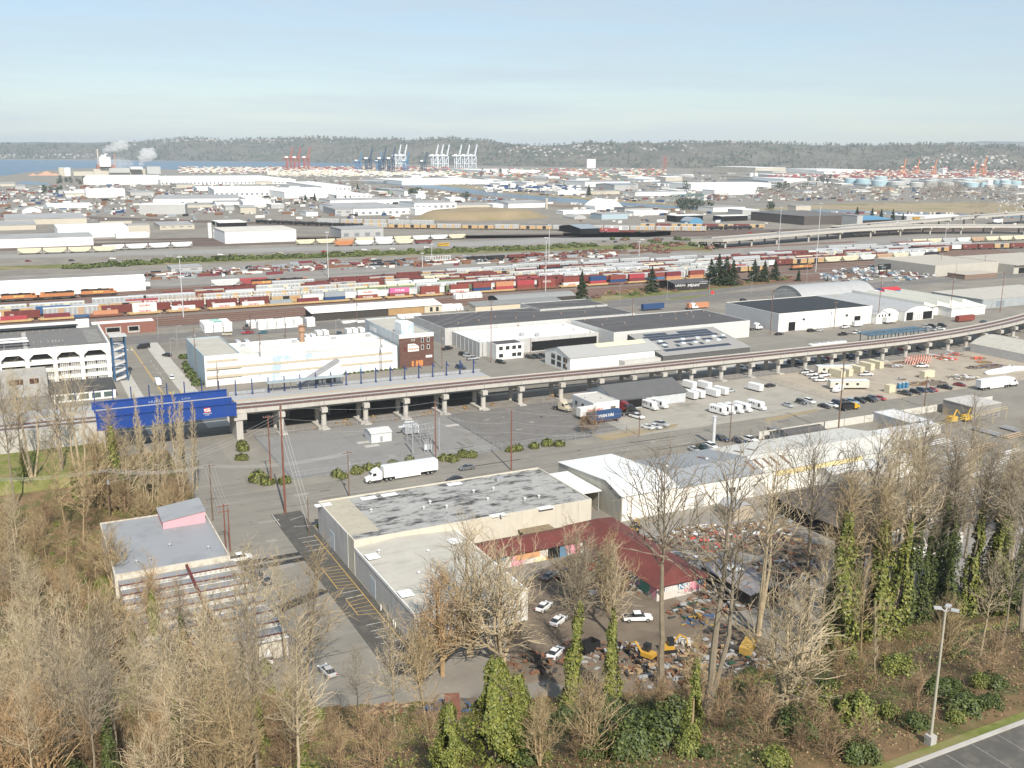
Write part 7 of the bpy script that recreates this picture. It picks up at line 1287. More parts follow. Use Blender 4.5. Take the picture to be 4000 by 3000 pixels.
for (xl, xr, yb, yt, yr, rt) in [(0,60,728,718,714,0),(60,100,740,728,722,0),(230,262,758,745,742,0),(255,335,768,756,750,0),(290,350,752,745,741,0),(510,600,765,752,745,0),(690,760,735,722,716,0),(770,840,745,735,730,0),(840,940,802,790,784,-.1),(950,1060,808,790,780,-.1),(1060,1110,815,800,795,0),(1196,1242,845,830,824,0),(940,1000,836,812,806,0),(880,915,822,808,804,0),(960,1030,790,776,770,0),(700,830,812,802,797,0),(1000,1060,720,708,700,0),(1130,1170,740,728,722,0),(1480,1540,760,750,746,0)]:
    fb('pale low industrial shed among the left warehouses', xl, xr, yb, yt, yr, RND.choice((FW, FT, FG)), RND.choice((FRW, FRG)), rt, RND.choice(('flat', 'gable')))
RIV = [(1380,700,714),(1700,717,744),(1850,733,762),(2020,755,782),(2180,770,792),(2300,778,798),(2620,800,814)]
def river(x, y): return 1380 < x < 2640 and interp([(a, b) for a, b, c in RIV], x)-1 < y < interp([(a, c) for a, b, c in RIV], x)+2
fr_ = random.Random(3); n = 0
while n < 120:
    px, py = fr_.uniform(1450, 4000), fr_.uniform(672, 765)
    if py > interp([(1450,690),(1700,700),(2000,735),(2300,765),(2700,775),(4000,775)], px): continue
    if river(px, py) or river(px, py-3): continue
    if px > 2600 and py > 740 and fr_.random() < .6: continue
    w = fr_.uniform(14, 70); h = fr_.uniform(4, 9)
    fb('small %s roofed shed in the port flats' % 'pale', px, px+w, py, py-h, py-h-fr_.uniform(2, 6), fr_.choice((FW, FW, FT, FG)), fr_.choice((FRW, FRW, FRG, FRG, FRS)), 0, fr_.choice(('flat', 'flat', 'gable')), 1.5, group='sheds in the port flats', name='shed'); n += 1
# containers in the port: the nearest as single boxes, the rest as one mass
SC = {c: None for c in CONT}
def scont(px, py, col, k=1, rot=0.):
    if SC[col] is None: b = MB(); b.box(-6.1, -1.25, 0, 6.1, 1.25, 2.7); SC[col] = b.build('shipping_container', CONT[col])
    p = P(px, py); o = SC[col].copy(); C.objects.link(o); o.location = (p[0], p[1], k*2.75+.02); o.rotation_euler = (0, 0, rot)
    return tag(o, '%s shipping container in the far port stacks' % col, 'container', 'containers in the port')
zones = [(1180,1850,664,676,60,('red','maroon','white','brown','orange')),(1560,2300,676,700,50,('green','orange','maroon','white','cream')),(2000,2560,694,712,60,('orange','green','cream','maroon')),(3260,4000,690,706,90,('maroon','maroon','white','brown','orange','brown','white')),(3400,3520,740,764,14,('cream','orange','cream'))]
for (x0, x1, y0, y1, n, cs) in zones:
    for i in range(n): scont(fr_.uniform(x0, x1), fr_.uniform(y0, y1), fr_.choice(cs), fr_.choice((0, 0, 1)), fr_.choice((0, .1)))
b = MB(); cl = ['white','red','maroon','brown','orange','navy','green','cream','pink']
for (x0, x1, y0, y1, n, cs) in [(1050,1750,658,668,500,(0,1,2,3,7)),(1700,2600,664,690,900,(0,1,2,4,6,7)),(3250,4050,668,700,1100,(1,2,2,0,0,3,3,4,7)),(700,1060,660,678,500,(0,0,7,2)),(1050,1500,672,690,420,(0,7,0)),(1500,1800,680,690,240,(0,7)),(3000,3300,690,700,150,(1,0,3)),(1900,2260,740,752,200,(0,0,5))]:
    for i in range(n):
        p = P(fr_.uniform(x0, x1), fr_.uniform(y0, y1)); k = fr_.randint(0, 3); b.box(p[0]-6, p[1]-1.2, k*2.7+.02, p[0]+6, p[1]+1.2, k*2.7+2.7, fr_.choice(cs))
stuff(b.build('port_containers', [CONT[c] for c in cl]))
b = MB()
for i in range(4600):
    px, py = fr_.uniform(-20, 4020), fr_.triangular(665, 880, 745)
    if py < interp([(0,726),(300,726),(330,700),(700,680),(4000,676)], px) or (2650 < px < 3900 and 785 < py < 830) or river(px, py) or (1700 < px < 2230 and 800 < py < 890): continue
    p = P(px, py); s = fr_.choice((0, 0, 0, 0, 0, 1, 1, 1, 2, 3, 4, 5, 5)); l_ = fr_.choice((4.5, 4.5, 4.5, 8, 12)); hgt = 1.5 if l_ < 5 else 3
    b.rbox(p[0], p[1], fr_.choice((.1, .5, 1.6)), l_, 1.9, .02, hgt, s)
for i in range(520):
    x_ = fr_.uniform(560, 2400); y_ = interp([(560,1068),(900,1050),(1400,1020),(2400,985)], x_)+fr_.triangular(-6, 34, 12); p = P(x_, y_)
    if p[1] < 674: continue
    b.rbox(p[0], p[1], fr_.choice((.05, .1, 1.5)), fr_.choice((2, 4.5, 7, 12)), fr_.choice((.8, 1.9)), .02, fr_.uniform(.4, 1.8), fr_.choice((0, 1, 1, 2, 5, 5, 5, 4)))
stuff(b.build('distant_vehicles', [CONT['white'], CONT['grey'], PAINT['black'], CONT['navy'], CONT['maroon'], RUST]))
# cranes
def crane(px, py, pt, label, mat, boom='up', k=1.45):
    p = P(px, py); hgt = ztop(p, pt)*.98; t = thing('port_crane', label, 'crane', p, 0, 'port cranes'); b = MB(); lg = hgt*(.52 if boom == 'up' else .62); w = hgt*.2; s = hgt/90
    for x in (-w*.5, w*.5):
        for y in (-w*.5, w*.5): b.tube([(p[0]+x, p[1]+y, 0), (p[0]+x, p[1]+y, lg)], 1.3*s*k, 4)
    for x in (-w*.5, w*.5): b.tube([(p[0]+x, p[1]-w*.5, lg*.35), (p[0]+x, p[1]+w*.5, lg*.35)], 1.1*s*k, 4)
    for y in (-w*.5, w*.5): b.tube([(p[0]-w*.5, p[1]+y, lg*.35), (p[0]+w*.5, p[1]+y, lg*.35)], 1.1*s*k, 4); b.tube([(p[0]-w*.5, p[1]+y, lg*.36), (p[0]+w*.5, p[1]+y, lg*.95)], .8*s*k, 4)
    b.build('legs', mat, t); b = MB(); b.tube([(p[0]-w*1.3, p[1], lg), (p[0]+w*.55, p[1], lg)], 2.2*s*k, 4); b.tube([(p[0]+w*.1, p[1], lg), (p[0]+w*.3, p[1], lg*1.3), (p[0]+w*.5, p[1], lg)], 1.0*s*k, 4); b.build('girder', mat, t)
    b = MB(); b.tube([(p[0]+w*.5, p[1], lg), (p[0]+w*(1.0 if boom == 'up' else .8), p[1], hgt)], 1.4*s*k, 4); b.tube([(p[0]+w*.5, p[1]+4*s, lg), (p[0]+w*1.0, p[1]+4*s, hgt)], 1.2*s*k, 4); b.tube([(p[0]+w*.3, p[1], lg*1.3), (p[0]+w*.9, p[1], lg+(hgt-lg)*.8)], .5*s*k, 4); b.build('boom', mat, t)
    b = MB(); b.box(p[0]-w*.9, p[1]-3*s, lg+1, p[0]-w*.2, p[1]+3*s, lg+7*s); b.build('machine_house', WHITE, t)
CRR, CRB, CRW, CRO, CRD = M('crane_red', (.40,.10,.07), .6), M('crane_blue', (.06,.20,.38), .6), M('crane_white', (.66,.70,.74), .6), M('crane_orange', (.62,.22,.09), .6), M('crane_navy', (.03,.06,.12), .6)
for i, x in enumerate((1130, 1160, 1198)): crane(x, 665, 572, 'red port crane on the left shore', CRR)
for x in (1400, 1480, 1585): crane(x, 672, 590, 'blue port crane with raised boom', CRB)
for x in (1440, 1492, 1528, 1655): crane(x, 674, 572 if x < 1600 else 592, 'dark navy port crane with raised boom', CRD)
for x in (1552, 1575): crane(x, 655, 563, 'white port crane standing behind the navy cranes', CRW)
for x in (1697, 1717, 1740, 1788, 1819, 1848): crane(x, 657, 563, 'tall white and pale blue port crane', CRW)
for x, y2 in ((3525,620),(3578,620),(3645,622),(3800,625),(3838,608)): crane(x, 688, y2, 'orange port crane above the red containers', CRO)
p = P(3680, 682); t = thing('container_ship', 'container ship bridge rising white among red containers', 'ship', p); b = MB(); b.box(p[0]-10, p[1]-12, 0, p[0]+10, p[1]+12, 26); b.build('bridge_house', WHITE, t); b = MB(); b.box(p[0]-14, p[1]-12, 20, p[0]+14, p[1]-6, 23); b.build('bridge_wing', WHITE, t); b = MB(); b.box(p[0]+10.5, p[1]-6, 14, p[0]+20, p[1]+6, 30); b.build('funnel', CONT['pink'], t)
# storage tanks and silos
def ftank(px, py, yt, w, label, m=None, grp='storage tanks'):
    p = P(px, py); k = F/PX(*p)[2]; r = w/2/k; h = (py-yt)/k; t = thing('storage_tank', label, 'tank', p, 0, grp); b = MB(); b.cyl(p[0], p[1]+r, 0, h, r, n=20); b.build('shell', m or FW, t); b = MB(); b.cyl(p[0], p[1]+r, h+.02, h+r*.08, r*1.01, r*.1, n=20); b.build('lid', FRW, t)
TB, TGY = M('tank_paleblue', (.36,.50,.55), .7, .05), M('tank_grey', (.42,.42,.40), .7, .06)
for x, y, yt, w, m in [(3340,722,698,48,TB),(3390,724,700,54,TB),(3458,705,690,50,TB),(3460,728,706,64,TB),(3530,730,712,68,TGY),(3550,716,699,50,TGY),(3602,732,714,56,TGY),(3655,728,706,52,TGY),(3665,712,700,40,TB),(3718,726,712,58,TGY),(3775,718,708,45,TGY),(3795,712,702,36,TB),(3775,730,716,28,TB),(3815,732,714,50,TB),(3850,730,713,24,TB),(3875,724,704,26,FW),(3880,735,722,36,TGY),(3910,720,704,34,TB),(3945,722,705,42,TB),(3945,733,718,40,TGY),(3985,722,708,44,TB)]: ftank(x, y, yt, w, ('pale blue' if m is TB else 'grey' if m is TGY else 'white')+' oil storage tank in the right tank farm', m)
for x in (2700,2722,2745,2790,2812,2835,2922): ftank(x, 655, 643, 22, 'white fuel tank at the foot of the hill', FW)
for x in (2940, 2958): ftank(x, 690, 676, 16, 'small white tank near the cream depot', FW)
for x, w in ((3636,12),(3652,13),(3700,11),(3713,11),(3722,10)): ftank(x, 850, 830, w, 'slim cream silo beyond the overpass', FT, 'cream silos')
for x in (2478,2488,2575,2600,2612): ftank(x, 736, 718, 8, 'slender white silo in the port', FW, 'white silos')
ftank(2137, 816, 775, 9, 'tall white silo column behind the grass mound', FT, 'tall silos'); ftank(823, 930, 872, 15, 'tall white silo with square top at the factory', FW, 'factory silos'); ftank(842, 932, 896, 13, 'lower white silo at the factory', FW, 'factory silos'); ftank(846, 882, 864, 7, 'slim grey silo behind the factory', FG, 'factory silos'); ftank(950, 783, 763, 12, 'white water tank near the long warehouse', FW, 'water tanks'); ftank(2640, 700, 686, 10, 'cream conical silo in the port', FT, 'white silos')
# pulp mill with steam
p0 = P(380, 690)
t = thing('pulp_mill', 'white pulp mill with stepped tower and red brick base on the shore', 'mill', p0, 0); k = F/PX(*p0)[2]
def mb_(xl, xr, yb, yt, m, nm): a = P(xl, 690); b_ = MB(); b_.box(a[0], a[1]+RND.uniform(0, 40), (690-yb)/k, a[0]+(xr-xl)/k*1.1, a[1]+60, (690-yt)/k); b_.build(nm, m, t)
mb_(395,432,652,615,FW,'boiler_house'); mb_(405,418,618,607,FW,'boiler_top'); mb_(385,445,660,645,M('mill_brick',(.30,.14,.11),.8),'brick_hall'); mb_(370,580,688,662,FT,'mill_hall'); mb_(515,555,662,653,FW,'mill_hall'); mb_(578,625,680,652,FG,'process_hall'); mb_(290,375,688,672,FT,'mill_shed'); mb_(430,500,676,658,FG,'mill_shed')
for (x, yt, m) in ((388,582,FT),(453,600,M('chimney_red',(.35,.2,.17),.8)),(418,600,FW)): a = P(x, 680); z_ = ztop(a, yt); b = MB(); b.cyl(a[0], a[1], 0, z_, 3.2, 2.4, 10); b.build('chimney', m, t)
for x, w, c, lb in ((130,40,'orange','orange wood chip pile at the mill'),(185,80,'orange','large orange wood chip pile at the mill'),(218,44,'orange','pointed orange wood chip pile at the mill')):
    a = P(x, 686); r = w/2/(F/PX(*a)[2]); b = MB(); b.tube([(a[0], a[1]+r, 0), (a[0], a[1]+r, r*.38)], [r, r*.12], 16); tag(b.build('wood_chip_pile', M('wood_chips', (.50,.30,.20), .9, .1, .1)), lb, 'wood chip pile', 'wood chip piles')
for x, m, lb in ((244,FT,'tan mill tank beside the chip piles'),(266,FW,'white mill tank beside the chip piles')): ftank(x, 688, 656, 26, lb, m, 'mill tanks')
def steam(name, pts, label, dens, seed):
    m = bpy.data.materials.new(name); m.use_nodes = True; n_ = m.node_tree; n_.nodes.remove(n_.nodes['Principled BSDF']); v = n_.nodes.new('ShaderNodeVolumePrincipled'); v.inputs['Color'].default_value = (.97,.97,.97,1); v.inputs['Density'].default_value = dens
    n_.links.new(v.outputs[0], n_.nodes['Material Output'].inputs['Volume']); b = MB()
    for i, (x, y, w) in enumerate(pts):
        a = P(x, 684); z_ = ztop(a, y); r = w*1.6/(F/PX(*a)[2]); b.blob((a[0], a[1], z_), (r, r*.8, r*.7), seed+i, 8, 10, .7)
    o = b.build('steam_plume', m); return tag(o, label, 'steam', 'steam plumes')
steam('steam_a', [(416,592,6),(424,585,9),(436,582,12),(450,578,14),(466,574,16),(482,566,18)], 'long steam plume blowing right from the mill stack', .05, 1); steam('steam_b', [(556,640,7),(562,625,10),(572,612,16),(584,602,20),(590,598,15)], 'dense upright steam plume right of the mill', .07, 11); steam('steam_c', [(440,645,14),(460,638,18),(480,640,18),(500,635,14),(470,650,22)], 'low drifting steam cloud over the mill halls', .02, 21)
# bridges over the river, lattice mast, houses on the hill
p = P(2640, 790); t = lthing('truss_bridge', 'green steel truss bridge by the dark round trees', 'bridge', p, .05); b = MB(); GT = M('truss_green', (.08,.20,.18), .6)
for y in (0, 10):
    for z in (2, 12): b.box(0, y, z, 62, y+1, z+1)
    for i in range(8): b.tube([(i*8+.5, y+.5, 2.5), (i*8+4.5, y+.5, 12.5), (i*8+8, y+.5, 2.5)], .5, 4)
b.build('truss', GT, t); b = MB(); b.box(-10, 1, 1.5, 72, 10, 2.2); b.build('deck', CONC, t)
t = thing('road_bridge', 'dark piered road bridge over the far river', 'bridge', P(1430, 712)); b = MB(); a, c = P(1330, 705, 8), P(1600, 702, 8); b.box(a[0], a[1]-5, 7, c[0], a[1]+8, 9); b.build('deck', CONC, t); b = MB(); [b.box(P(x, 708)[0], a[1]-4, 0, P(x, 708)[0]+10, a[1]+7, 7) for x in (1440, 1465, 1495)]; b.build('pier', FRD, t)
mway('ramp_bridge', 'curved concrete ramp bridge left of the tank farm', [(3060,745,3),(3090,728,8),(3120,714,12),(3160,708,14),(3210,710,13)], 10, 14, None, 6)
for (x, y, yt) in ((2593,660,608),(2600,660,612)): a = P(x, y); z_ = ztop(a, yt); b = MB(); [b.tube([(a[0]+dx*6, a[1]+dy*6, 0), (a[0]+dx, a[1]+dy, z_)], .8, 4) for dx in (-1, 1) for dy in (-1, 1)]; [b.box(a[0]-6+i, a[1]-6+i, z_*i/6, a[0]+6-i, a[1]+6-i, z_*i/6+1) for i in range(1, 5)]; tag(b.build('lattice_tower', [CRR]), 'red and white lattice tower below the hill', 'tower', 'lattice towers')
HR = [M('house_roof_'+str(i), c, .8) for i, c in enumerate([(.35,.33,.31), (.22,.2,.19), (.5,.48,.45)])]
HH = []
for i in range(3): b = MB(); b.ext_x([(-5,0),(-5,5),(0,8),(5,5),(5,0)][::-1], -8, 8); o = b.build('house', M('house_wall', (.55,.53,.49), .8)); r = MB(); r.ext_x([(-5.6,4.9),(0,8.3),(5.6,4.9),(5.6,5.3),(0,8.8),(-5.6,5.3)][::-1], -8.5, 8.5); r.build('roof', HR[i], o); HH.append(o)
def pick_hill(i, k): return Vector(HV[i*HN+k])
nh = 0
for (x0, x1, t0, t1, n) in [(0,420,.08,.35,60),(450,700,.75,1,26),(660,1060,.8,1,50),(1000,1300,.7,1,26),(1950,2400,.45,.95,60),(2500,2700,.6,.9,16),(2800,3050,.9,1,8),(3590,3960,.30,.55,70)]:
    for q in range(n):
        px = fr_.uniform(x0, x1); i = min(len(HV)//HN-2, max(0, int((px+400)/20))); f = (px+400)/20-i; kk = fr_.uniform(t0, t1)*8; k = min(7, int(kk)); g = kk-k
        a = pick_hill(i, k).lerp(pick_hill(i, k+1), g); c = pick_hill(i+1, k).lerp(pick_hill(i+1, k+1), g); v = a.lerp(c, f)
        dup(HH[nh % 3], (v.x, v.y, v.z+.3), fr_.uniform(0, 3), 'small pale house with pitched roof on the %s' % ('shore below the far hills' if x0 == 0 else 'right hillside estate' if x0 == 3590 else 'wooded hill'), 'houses on the hill', cat='house', scale=fr_.uniform(.65, 1.1)); nh += 1
for o in HH: 
    for c in kids(o): bpy.data.objects.remove(c)
    bpy.data.objects.remove(o)
# ------------------------------------------------------------------ vegetation
BK = {n: M('bark_'+n, c, .9, .25, 1.0) for n, c in [('pale', (.41,.335,.22)), ('tan', (.35,.265,.15)), ('grey', (.24,.20,.145)), ('orange', (.37,.25,.135)), ('brown', (.28,.195,.115))]}
def leafmat(name, col, col2):
    m, t, b = node_mat(name); N = t.nodes.new; g = N('ShaderNodeNewGeometry'); mm = N('ShaderNodeMix'); mm.data_type = 'RGBA'
    mm.inputs[6].default_value = (*col, 1); mm.inputs[7].default_value = (*col2, 1); t.links.new(g.outputs['Random Per Island'], mm.inputs[0]); t.links.new(mm.outputs[2], b.inputs['Base Color']); b.inputs['Roughness'].default_value = .6; MATS[name] = m; return m
IVY = leafmat('ivy_leaf', (.06,.085,.013), (.25,.255,.055)); IVYD = leafmat('ivy_leaf_dark', (.025,.045,.01), (.11,.135,.03)); FIRL = leafmat('fir_needles', (.018,.035,.016), (.055,.075,.03)); BUSH = leafmat('bush_leaf', (.05,.075,.015), (.14,.16,.04)); JUN = leafmat('juniper_leaf', (.05,.065,.015), (.17,.175,.04)); BRAM = leafmat('bramble', (.10,.06,.032), (.30,.18,.085)); DRYL = leafmat('dry_leaf', (.20,.13,.06), (.36,.25,.13)); RED_T = leafmat('red_twig', (.13,.06,.045), (.24,.13,.09))
class TW:                                            # fast twig store: thin three-sided tubes
    def __init__(s): s.v = []; s.f = []
    def seg(s, a, c, r0, r1):
        d = (c-a); d.normalize(); x = d.cross(Vector((.31,.22,.92))).normalized(); y = d.cross(x); o = len(s.v)
        for p, r in ((a, r0), (c, r1)):
            for k in (0, 2.094, 4.188): q = p+(x*cos(k)+y*sin(k))*r; s.v.append((q.x, q.y, q.z))
        s.f += [(o, o+1, o+4, o+3), (o+1, o+2, o+5, o+4), (o+2, o, o+3, o+5)]
def grow(tw, rnd, p, d, ln_, r, lvl, maxl, up, den):
    n = 3 if lvl < maxl else 2; q = p.copy(); dd = d.copy()
    for i in range(n):
        e = q+dd*(ln_/n); r1 = max(.012, r*(1-.5*(i+1)/n)); tw.seg(q, e, max(.013, r*(1-.5*i/n)), r1)
        if lvl < maxl:
            for k in range(den if lvl < 2 else max(1, den-1)):
                a = rnd.uniform(0, 6.28); side = Vector((cos(a), sin(a), rnd.uniform(-.3, .3))); side = (side-dd*side.dot(dd)).normalized(); ang = rnd.uniform(.45, .95)
                nd = (dd*cos(ang)+side*sin(ang)+Vector((0,0,up))).normalized(); s = q.lerp(e, rnd.uniform(.2, 1)); grow(tw, rnd, s, nd, ln_*rnd.uniform(.38, .62), max(.014, r*.58), lvl+1, maxl, up, den)
        q = e; dd = (dd+Vector((rnd.uniform(-.3,.3), rnd.uniform(-.3,.3), rnd.uniform(-.14,.16)+up*.3))).normalized()
TREES = {}
def make_tree(key, seed, h, r, spread, first, nprim, bark, forks=1, ang=(.35, .8), den=2, up=.05, ivy=None, maxl=3, name='bare_tree', lean=.03, ivym=None):
    name = 'ivy_tree' if key.startswith('ivy') else {'sapling': 'young_tree', 'thicket': 'bare_bush', 'smalltree': 'small_tree'}.get(key, name)
    rnd = random.Random(seed); root = bpy.data.objects.new(name, None); C.objects.link(root); tr = MB(); tw = TW(); stems = []
    for f in range(forks):
        p = Vector((0, 0, -.4)); a = rnd.uniform(0, 6.28) if f else 0.5; pts = [p.copy()]; d = Vector((lean*rnd.uniform(-1,1)*2, lean*rnd.uniform(-1,1)*2, 1)).normalized(); n = 12; fk = rnd.uniform(.25, .5) if f else 2
        hh = h*(1 if f == 0 else rnd.uniform(.75, .95))
        for i in range(n):
            t = i/n
            if f and t < fk*.5 and i > 1: pass
            dd = d+Vector((rnd.uniform(-.05,.05), rnd.uniform(-.05,.05), 0))
            if f: dd += Vector((cos(a), sin(a), 0))*(.22 if t < .4 else .02)
            p = p+dd.normalized()*hh/n; pts.append(p.copy())
        rad = [max(.03, r*(1-.93*(i/n)**.9))*(1 if f == 0 else .75) for i in range(n+1)]; rad[0] *= 1.35
        tr.tube([tuple(x) for x in pts], rad, 7); stems.append((pts, rad))
    tr.build('trunk', BK[bark], root)
    for f, (pts, rad) in enumerate(stems):
        m_ = int(nprim/forks*(1.2 if f == 0 else 1))
        for k in range(m_):
            t = first+(1-first)*(k+rnd.random())/m_; i = min(len(pts)-2, int(t*(len(pts)-1))); g = t*(len(pts)-1)-i; p = pts[i].lerp(pts[i+1], g)
            a = k*2.4+rnd.uniform(-.6, .6); an = rnd.uniform(*ang)*(1.25-t*.6); d = Vector((cos(a)*sin(an), sin(a)*sin(an), cos(an))); ln_ = spread*(1.05-(t-first)/(1.001-first)*.6)*rnd.uniform(.7, 1.15)
            grow(tw, rnd, p, d.normalized(), ln_, max(.04, rad[i]*.5), 1, maxl, up, den)
    c = MB(); c.v = tw.v; c.f = tw.f; c.m = [0]*len(tw.f); c.build('crown', BK[bark], root)
    if ivy:
        (i0, i1, iw, n) = ivy; co = []
        for f, (pts, rad) in enumerate(stems):
            for k in range(int(n*1.5)//forks):
                t = i0+(i1-i0)*rnd.random(); i = min(len(pts)-2, int(t*(len(pts)-1))); p = pts[i].lerp(pts[i+1], t*(len(pts)-1)-i); a = rnd.uniform(0, 6.28)
                if mnoise.noise(Vector((cos(a)*.9+seed, sin(a)*.9, t*h*.22+seed))) < -.28: continue
                w = iw*(1-.82*((t-i0)/(i1-i0))**1.3)*(.6+.95*mnoise.noise(Vector((cos(a)*1.3+seed, sin(a)*1.3, t*h*.35)))+.25)*sqrt(rnd.uniform(.35, 1)); q = p+Vector((cos(a), sin(a), 0))*max(.2, w); s = rnd.uniform(.08, .19)
                nx = Vector((cos(a)+rnd.uniform(-.8,.8), sin(a)+rnd.uniform(-.8,.8), rnd.uniform(-.1, .9))).normalized(); x = nx.cross(Vector((0,0,1))).normalized()*s; y = nx.cross(x)*1.0
                co += [tuple(q-x-y*.9), tuple(q+x-y*.6), tuple(q+x*.6+y), tuple(q-x*.8+y*.8)]
        quads('ivy', np.array(co), ivym or IVY, root)
    TREES[key] = root; root['_h'] = h; return root
make_tree('alder1', 1, 22, .24, 5.4, .38, 26, 'pale', ang=(.5,1.0)); make_tree('alder2', 2, 19, .20, 5.0, .32, 24, 'tan', lean=.06, ang=(.5,1.05)); make_tree('alder3', 3, 24, .26, 6.0, .45, 26, 'grey', ang=(.5,1.0)); make_tree('alder4', 12, 20, .2, 4.6, .3, 28, 'orange', forks=2, ang=(.45,.95))
make_tree('cotton1', 4, 36, .62, 10.5, .45, 26, 'grey', forks=2, ang=(.45,.85)); make_tree('cotton2', 5, 35, .58, 11, .56, 22, 'grey', ang=(.5,.85)); make_tree('cotton3', 6, 33, .5, 9.5, .48, 27, 'pale', forks=3, ang=(.45,.8))
make_tree('ivytree1', 7, 27, .36, 5.6, .50, 32, 'pale', ivy=(.0,.64,2.0,3600)); make_tree('ivytree2', 8, 25, .34, 5.2, .55, 28, 'grey', ivy=(.0,.70,1.8,3200)); make_tree('ivytree3', 9, 20, .30, 4.2, .5, 26, 'tan', ivy=(.0,.84,2.3,3800)); make_tree('ivytree4', 13, 26, .34, 5, .5, 30, 'grey', ivy=(0,.74,2.0,3400), ivym=IVYD)
make_tree('maple1', 10, 14, .34, 6.2, .12, 44, 'pale', forks=4, ang=(.5,1.0), up=.16); make_tree('maple2', 11, 11, .24, 5.0, .10, 46, 'tan', forks=5, ang=(.4,.95), up=.2); make_tree('maple3', 14, 13, .26, 5.4, .12, 44, 'orange', forks=4, ang=(.4,1.0), up=.15)
make_tree('sapling', 15, 14, .11, 1.7, .22, 26, 'pale', ang=(.25,.5), maxl=2, den=3, up=.3); make_tree('thicket', 16, 6.5, .12, 3.2, .04, 34, 'brown', forks=5, ang=(.4,1.1), den=2); make_tree('smalltree', 17, 6, .12, 2.6, .25, 26, 'brown', ang=(.5,1.1), maxl=2, den=4)
make_tree('ivymass', 18, 15, .5, 3, .6, 14, 'grey', ivy=(0,1.0,4.4,9500))
def tree(key, px, py, pt=None, label='', z=None, grp='bare trees', sc=None, at=None, cat='tree'):
    if at: p = (at[0], at[1], hill(*at))
    elif z is None: p = PT(px, py)
    else: p = P(px, py, z)
    s = sc or max(.45, min(1.8, (ztop(p, pt)-p[2])/TREES[key]['_h']))
    o = dup(TREES[key], (p[0], p[1], p[2]-.1), RND.uniform(0, 6.28), label, grp, scale=(s*RND.uniform(.92,1.08), s*RND.uniform(.92,1.08), s), cat=cat)
    if '_h' in o: del o['_h']
    return o
BT = 'bare '
# big single trees, centre and right
for k, x, y, t, lb in [('cotton2',2585,2690,1800,'very tall bare cottonwood in front of the painted gable'),('cotton1',2755,2800,1770,'very tall forked bare cottonwood beside the lean-to'),('cotton3',2960,2480,1730,'tall bare tree before the long white wall'),('cotton1',3330,2420,1690,'spreading bare tree over the dark shed roof'),('cotton3',3480,2330,1740,'bare tree with wide crown before the tan workshop'),('cotton2',3150,2470,1740,'tall thin bare tree between the sheds'),
 ('maple2',440,2290,2060,'dark bare tree overlapping the left edge of the grey factory roof'),('maple1',1835,2560,2060,'broad pale bare tree before the beige roofed building'),('maple1',1960,2600,2130,'pale bare tree at the right corner of the beige roof'),('maple3',1730,2640,2230,'brownish bare tree against the front wall of the beige building'),('maple2',1640,2680,2420,'low bare tree at the near corner of the beige building'),('maple1',2250,2390,2060,'spreading bare tree before the red roof'),('maple2',2380,2400,2110,'pale thin-branched tree in the dirt yard'),('ivytree2',2225,2760,2130,'bare tree with ivy column trunk left in the dirt yard'),('ivytree1',2390,2745,2160,'bare tree with thick ivy column in the dirt yard centre'),
 ('maple1',3060,2760,2270,'many-branched pale tree on the bramble slope'),('maple2',2290,2960,2640,'pale bushy bare tree at the bottom centre'),('maple2',2110,2990,2740,'reddish bare shrub tree at the bottom'),('alder1',1545,2905,2390,'slim pale bare tree with zigzag branches at the street end'),('alder3',1405,2870,2540,'slim bare tree at the street bottom'),('alder2',1680,2900,2480,'leaning slim bare tree over the trailer')]: tree(k, x, y, t, lb)
tree('ivymass', 1930, 2980, 2560, 'huge dark mass of ivy swallowing a broken tree', grp='ivy covered trees'); tree('ivymass', 1760, 3030, 2790, 'bright ivy cone at the bottom left of the ivy mass', grp='ivy covered trees'); tree('ivymass', 2030, 2950, 2620, 'second tall mound of ivy right of the broken tree', grp='ivy covered trees'); tree('ivytree3', 2700, 2900, 2720, 'short ivy column on the dark slope', grp='ivy covered trees')
for i, (x, y, t, k) in enumerate([(3245,2520,1790,'ivytree2'),(3270,2545,1880,'ivytree3'),(3400,2480,1800,'ivytree1'),(3425,2500,1920,'ivytree3'),(3485,2470,1760,'ivytree1'),(3540,2440,1800,'ivytree4'),(3590,2430,1900,'ivytree4'),(3640,2420,1740,'ivytree4'),(3690,2410,1800,'ivytree4'),(3765,2400,1780,'ivytree2'),(3790,2380,1860,'ivytree1'),(3850,2390,1760,'ivytree1'),(3880,2370,1800,'ivytree3'),(3930,2400,1830,'ivytree2'),(3975,2420,1800,'ivytree4'),(3325,2500,1950,'ivytree4')]): tree(k, x, y, t, 'tall bare tree with ivy wrapped trunk in the right row', grp='ivy covered trees')
for x, y, t, k in [(3200,2560,2080,'alder1'),(3360,2580,2180,'alder2'),(3680,2580,2330,'maple2'),(3830,2560,2200,'alder1'),(3910,2560,2050,'alder3'),(3120,2620,2280,'alder1'),(3420,2640,2350,'sapling'),(3000,2600,2330,'sapling'),(3990,2470,1900,'cotton2')]: tree(k, x, y, t, 'bare tree rising from the bramble slope at the right')
for i in range(15):
    x, y = RND.uniform(3330, 4060), RND.uniform(2060, 2350); tree(RND.choice(('alder1','alder2','alder3','cotton3','cotton1','alder3')), x, y, y-RND.uniform(330, 520), 'bare tree in the right-hand belt by the pole yard')
for i in range(13):
    x, y = RND.uniform(3500, 4080), RND.uniform(1800, 1990); tree(RND.choice(('alder1','alder3','alder2')), x, y, y-RND.uniform(170, 260), 'bare tree standing among the stacked poles')
for x, y, t in ((2320,1700,1600),(2290,1690,1610),(2275,1695,1630)): tree('smalltree', x, y, t, 'small bare tree at the depot fence by the navy container')
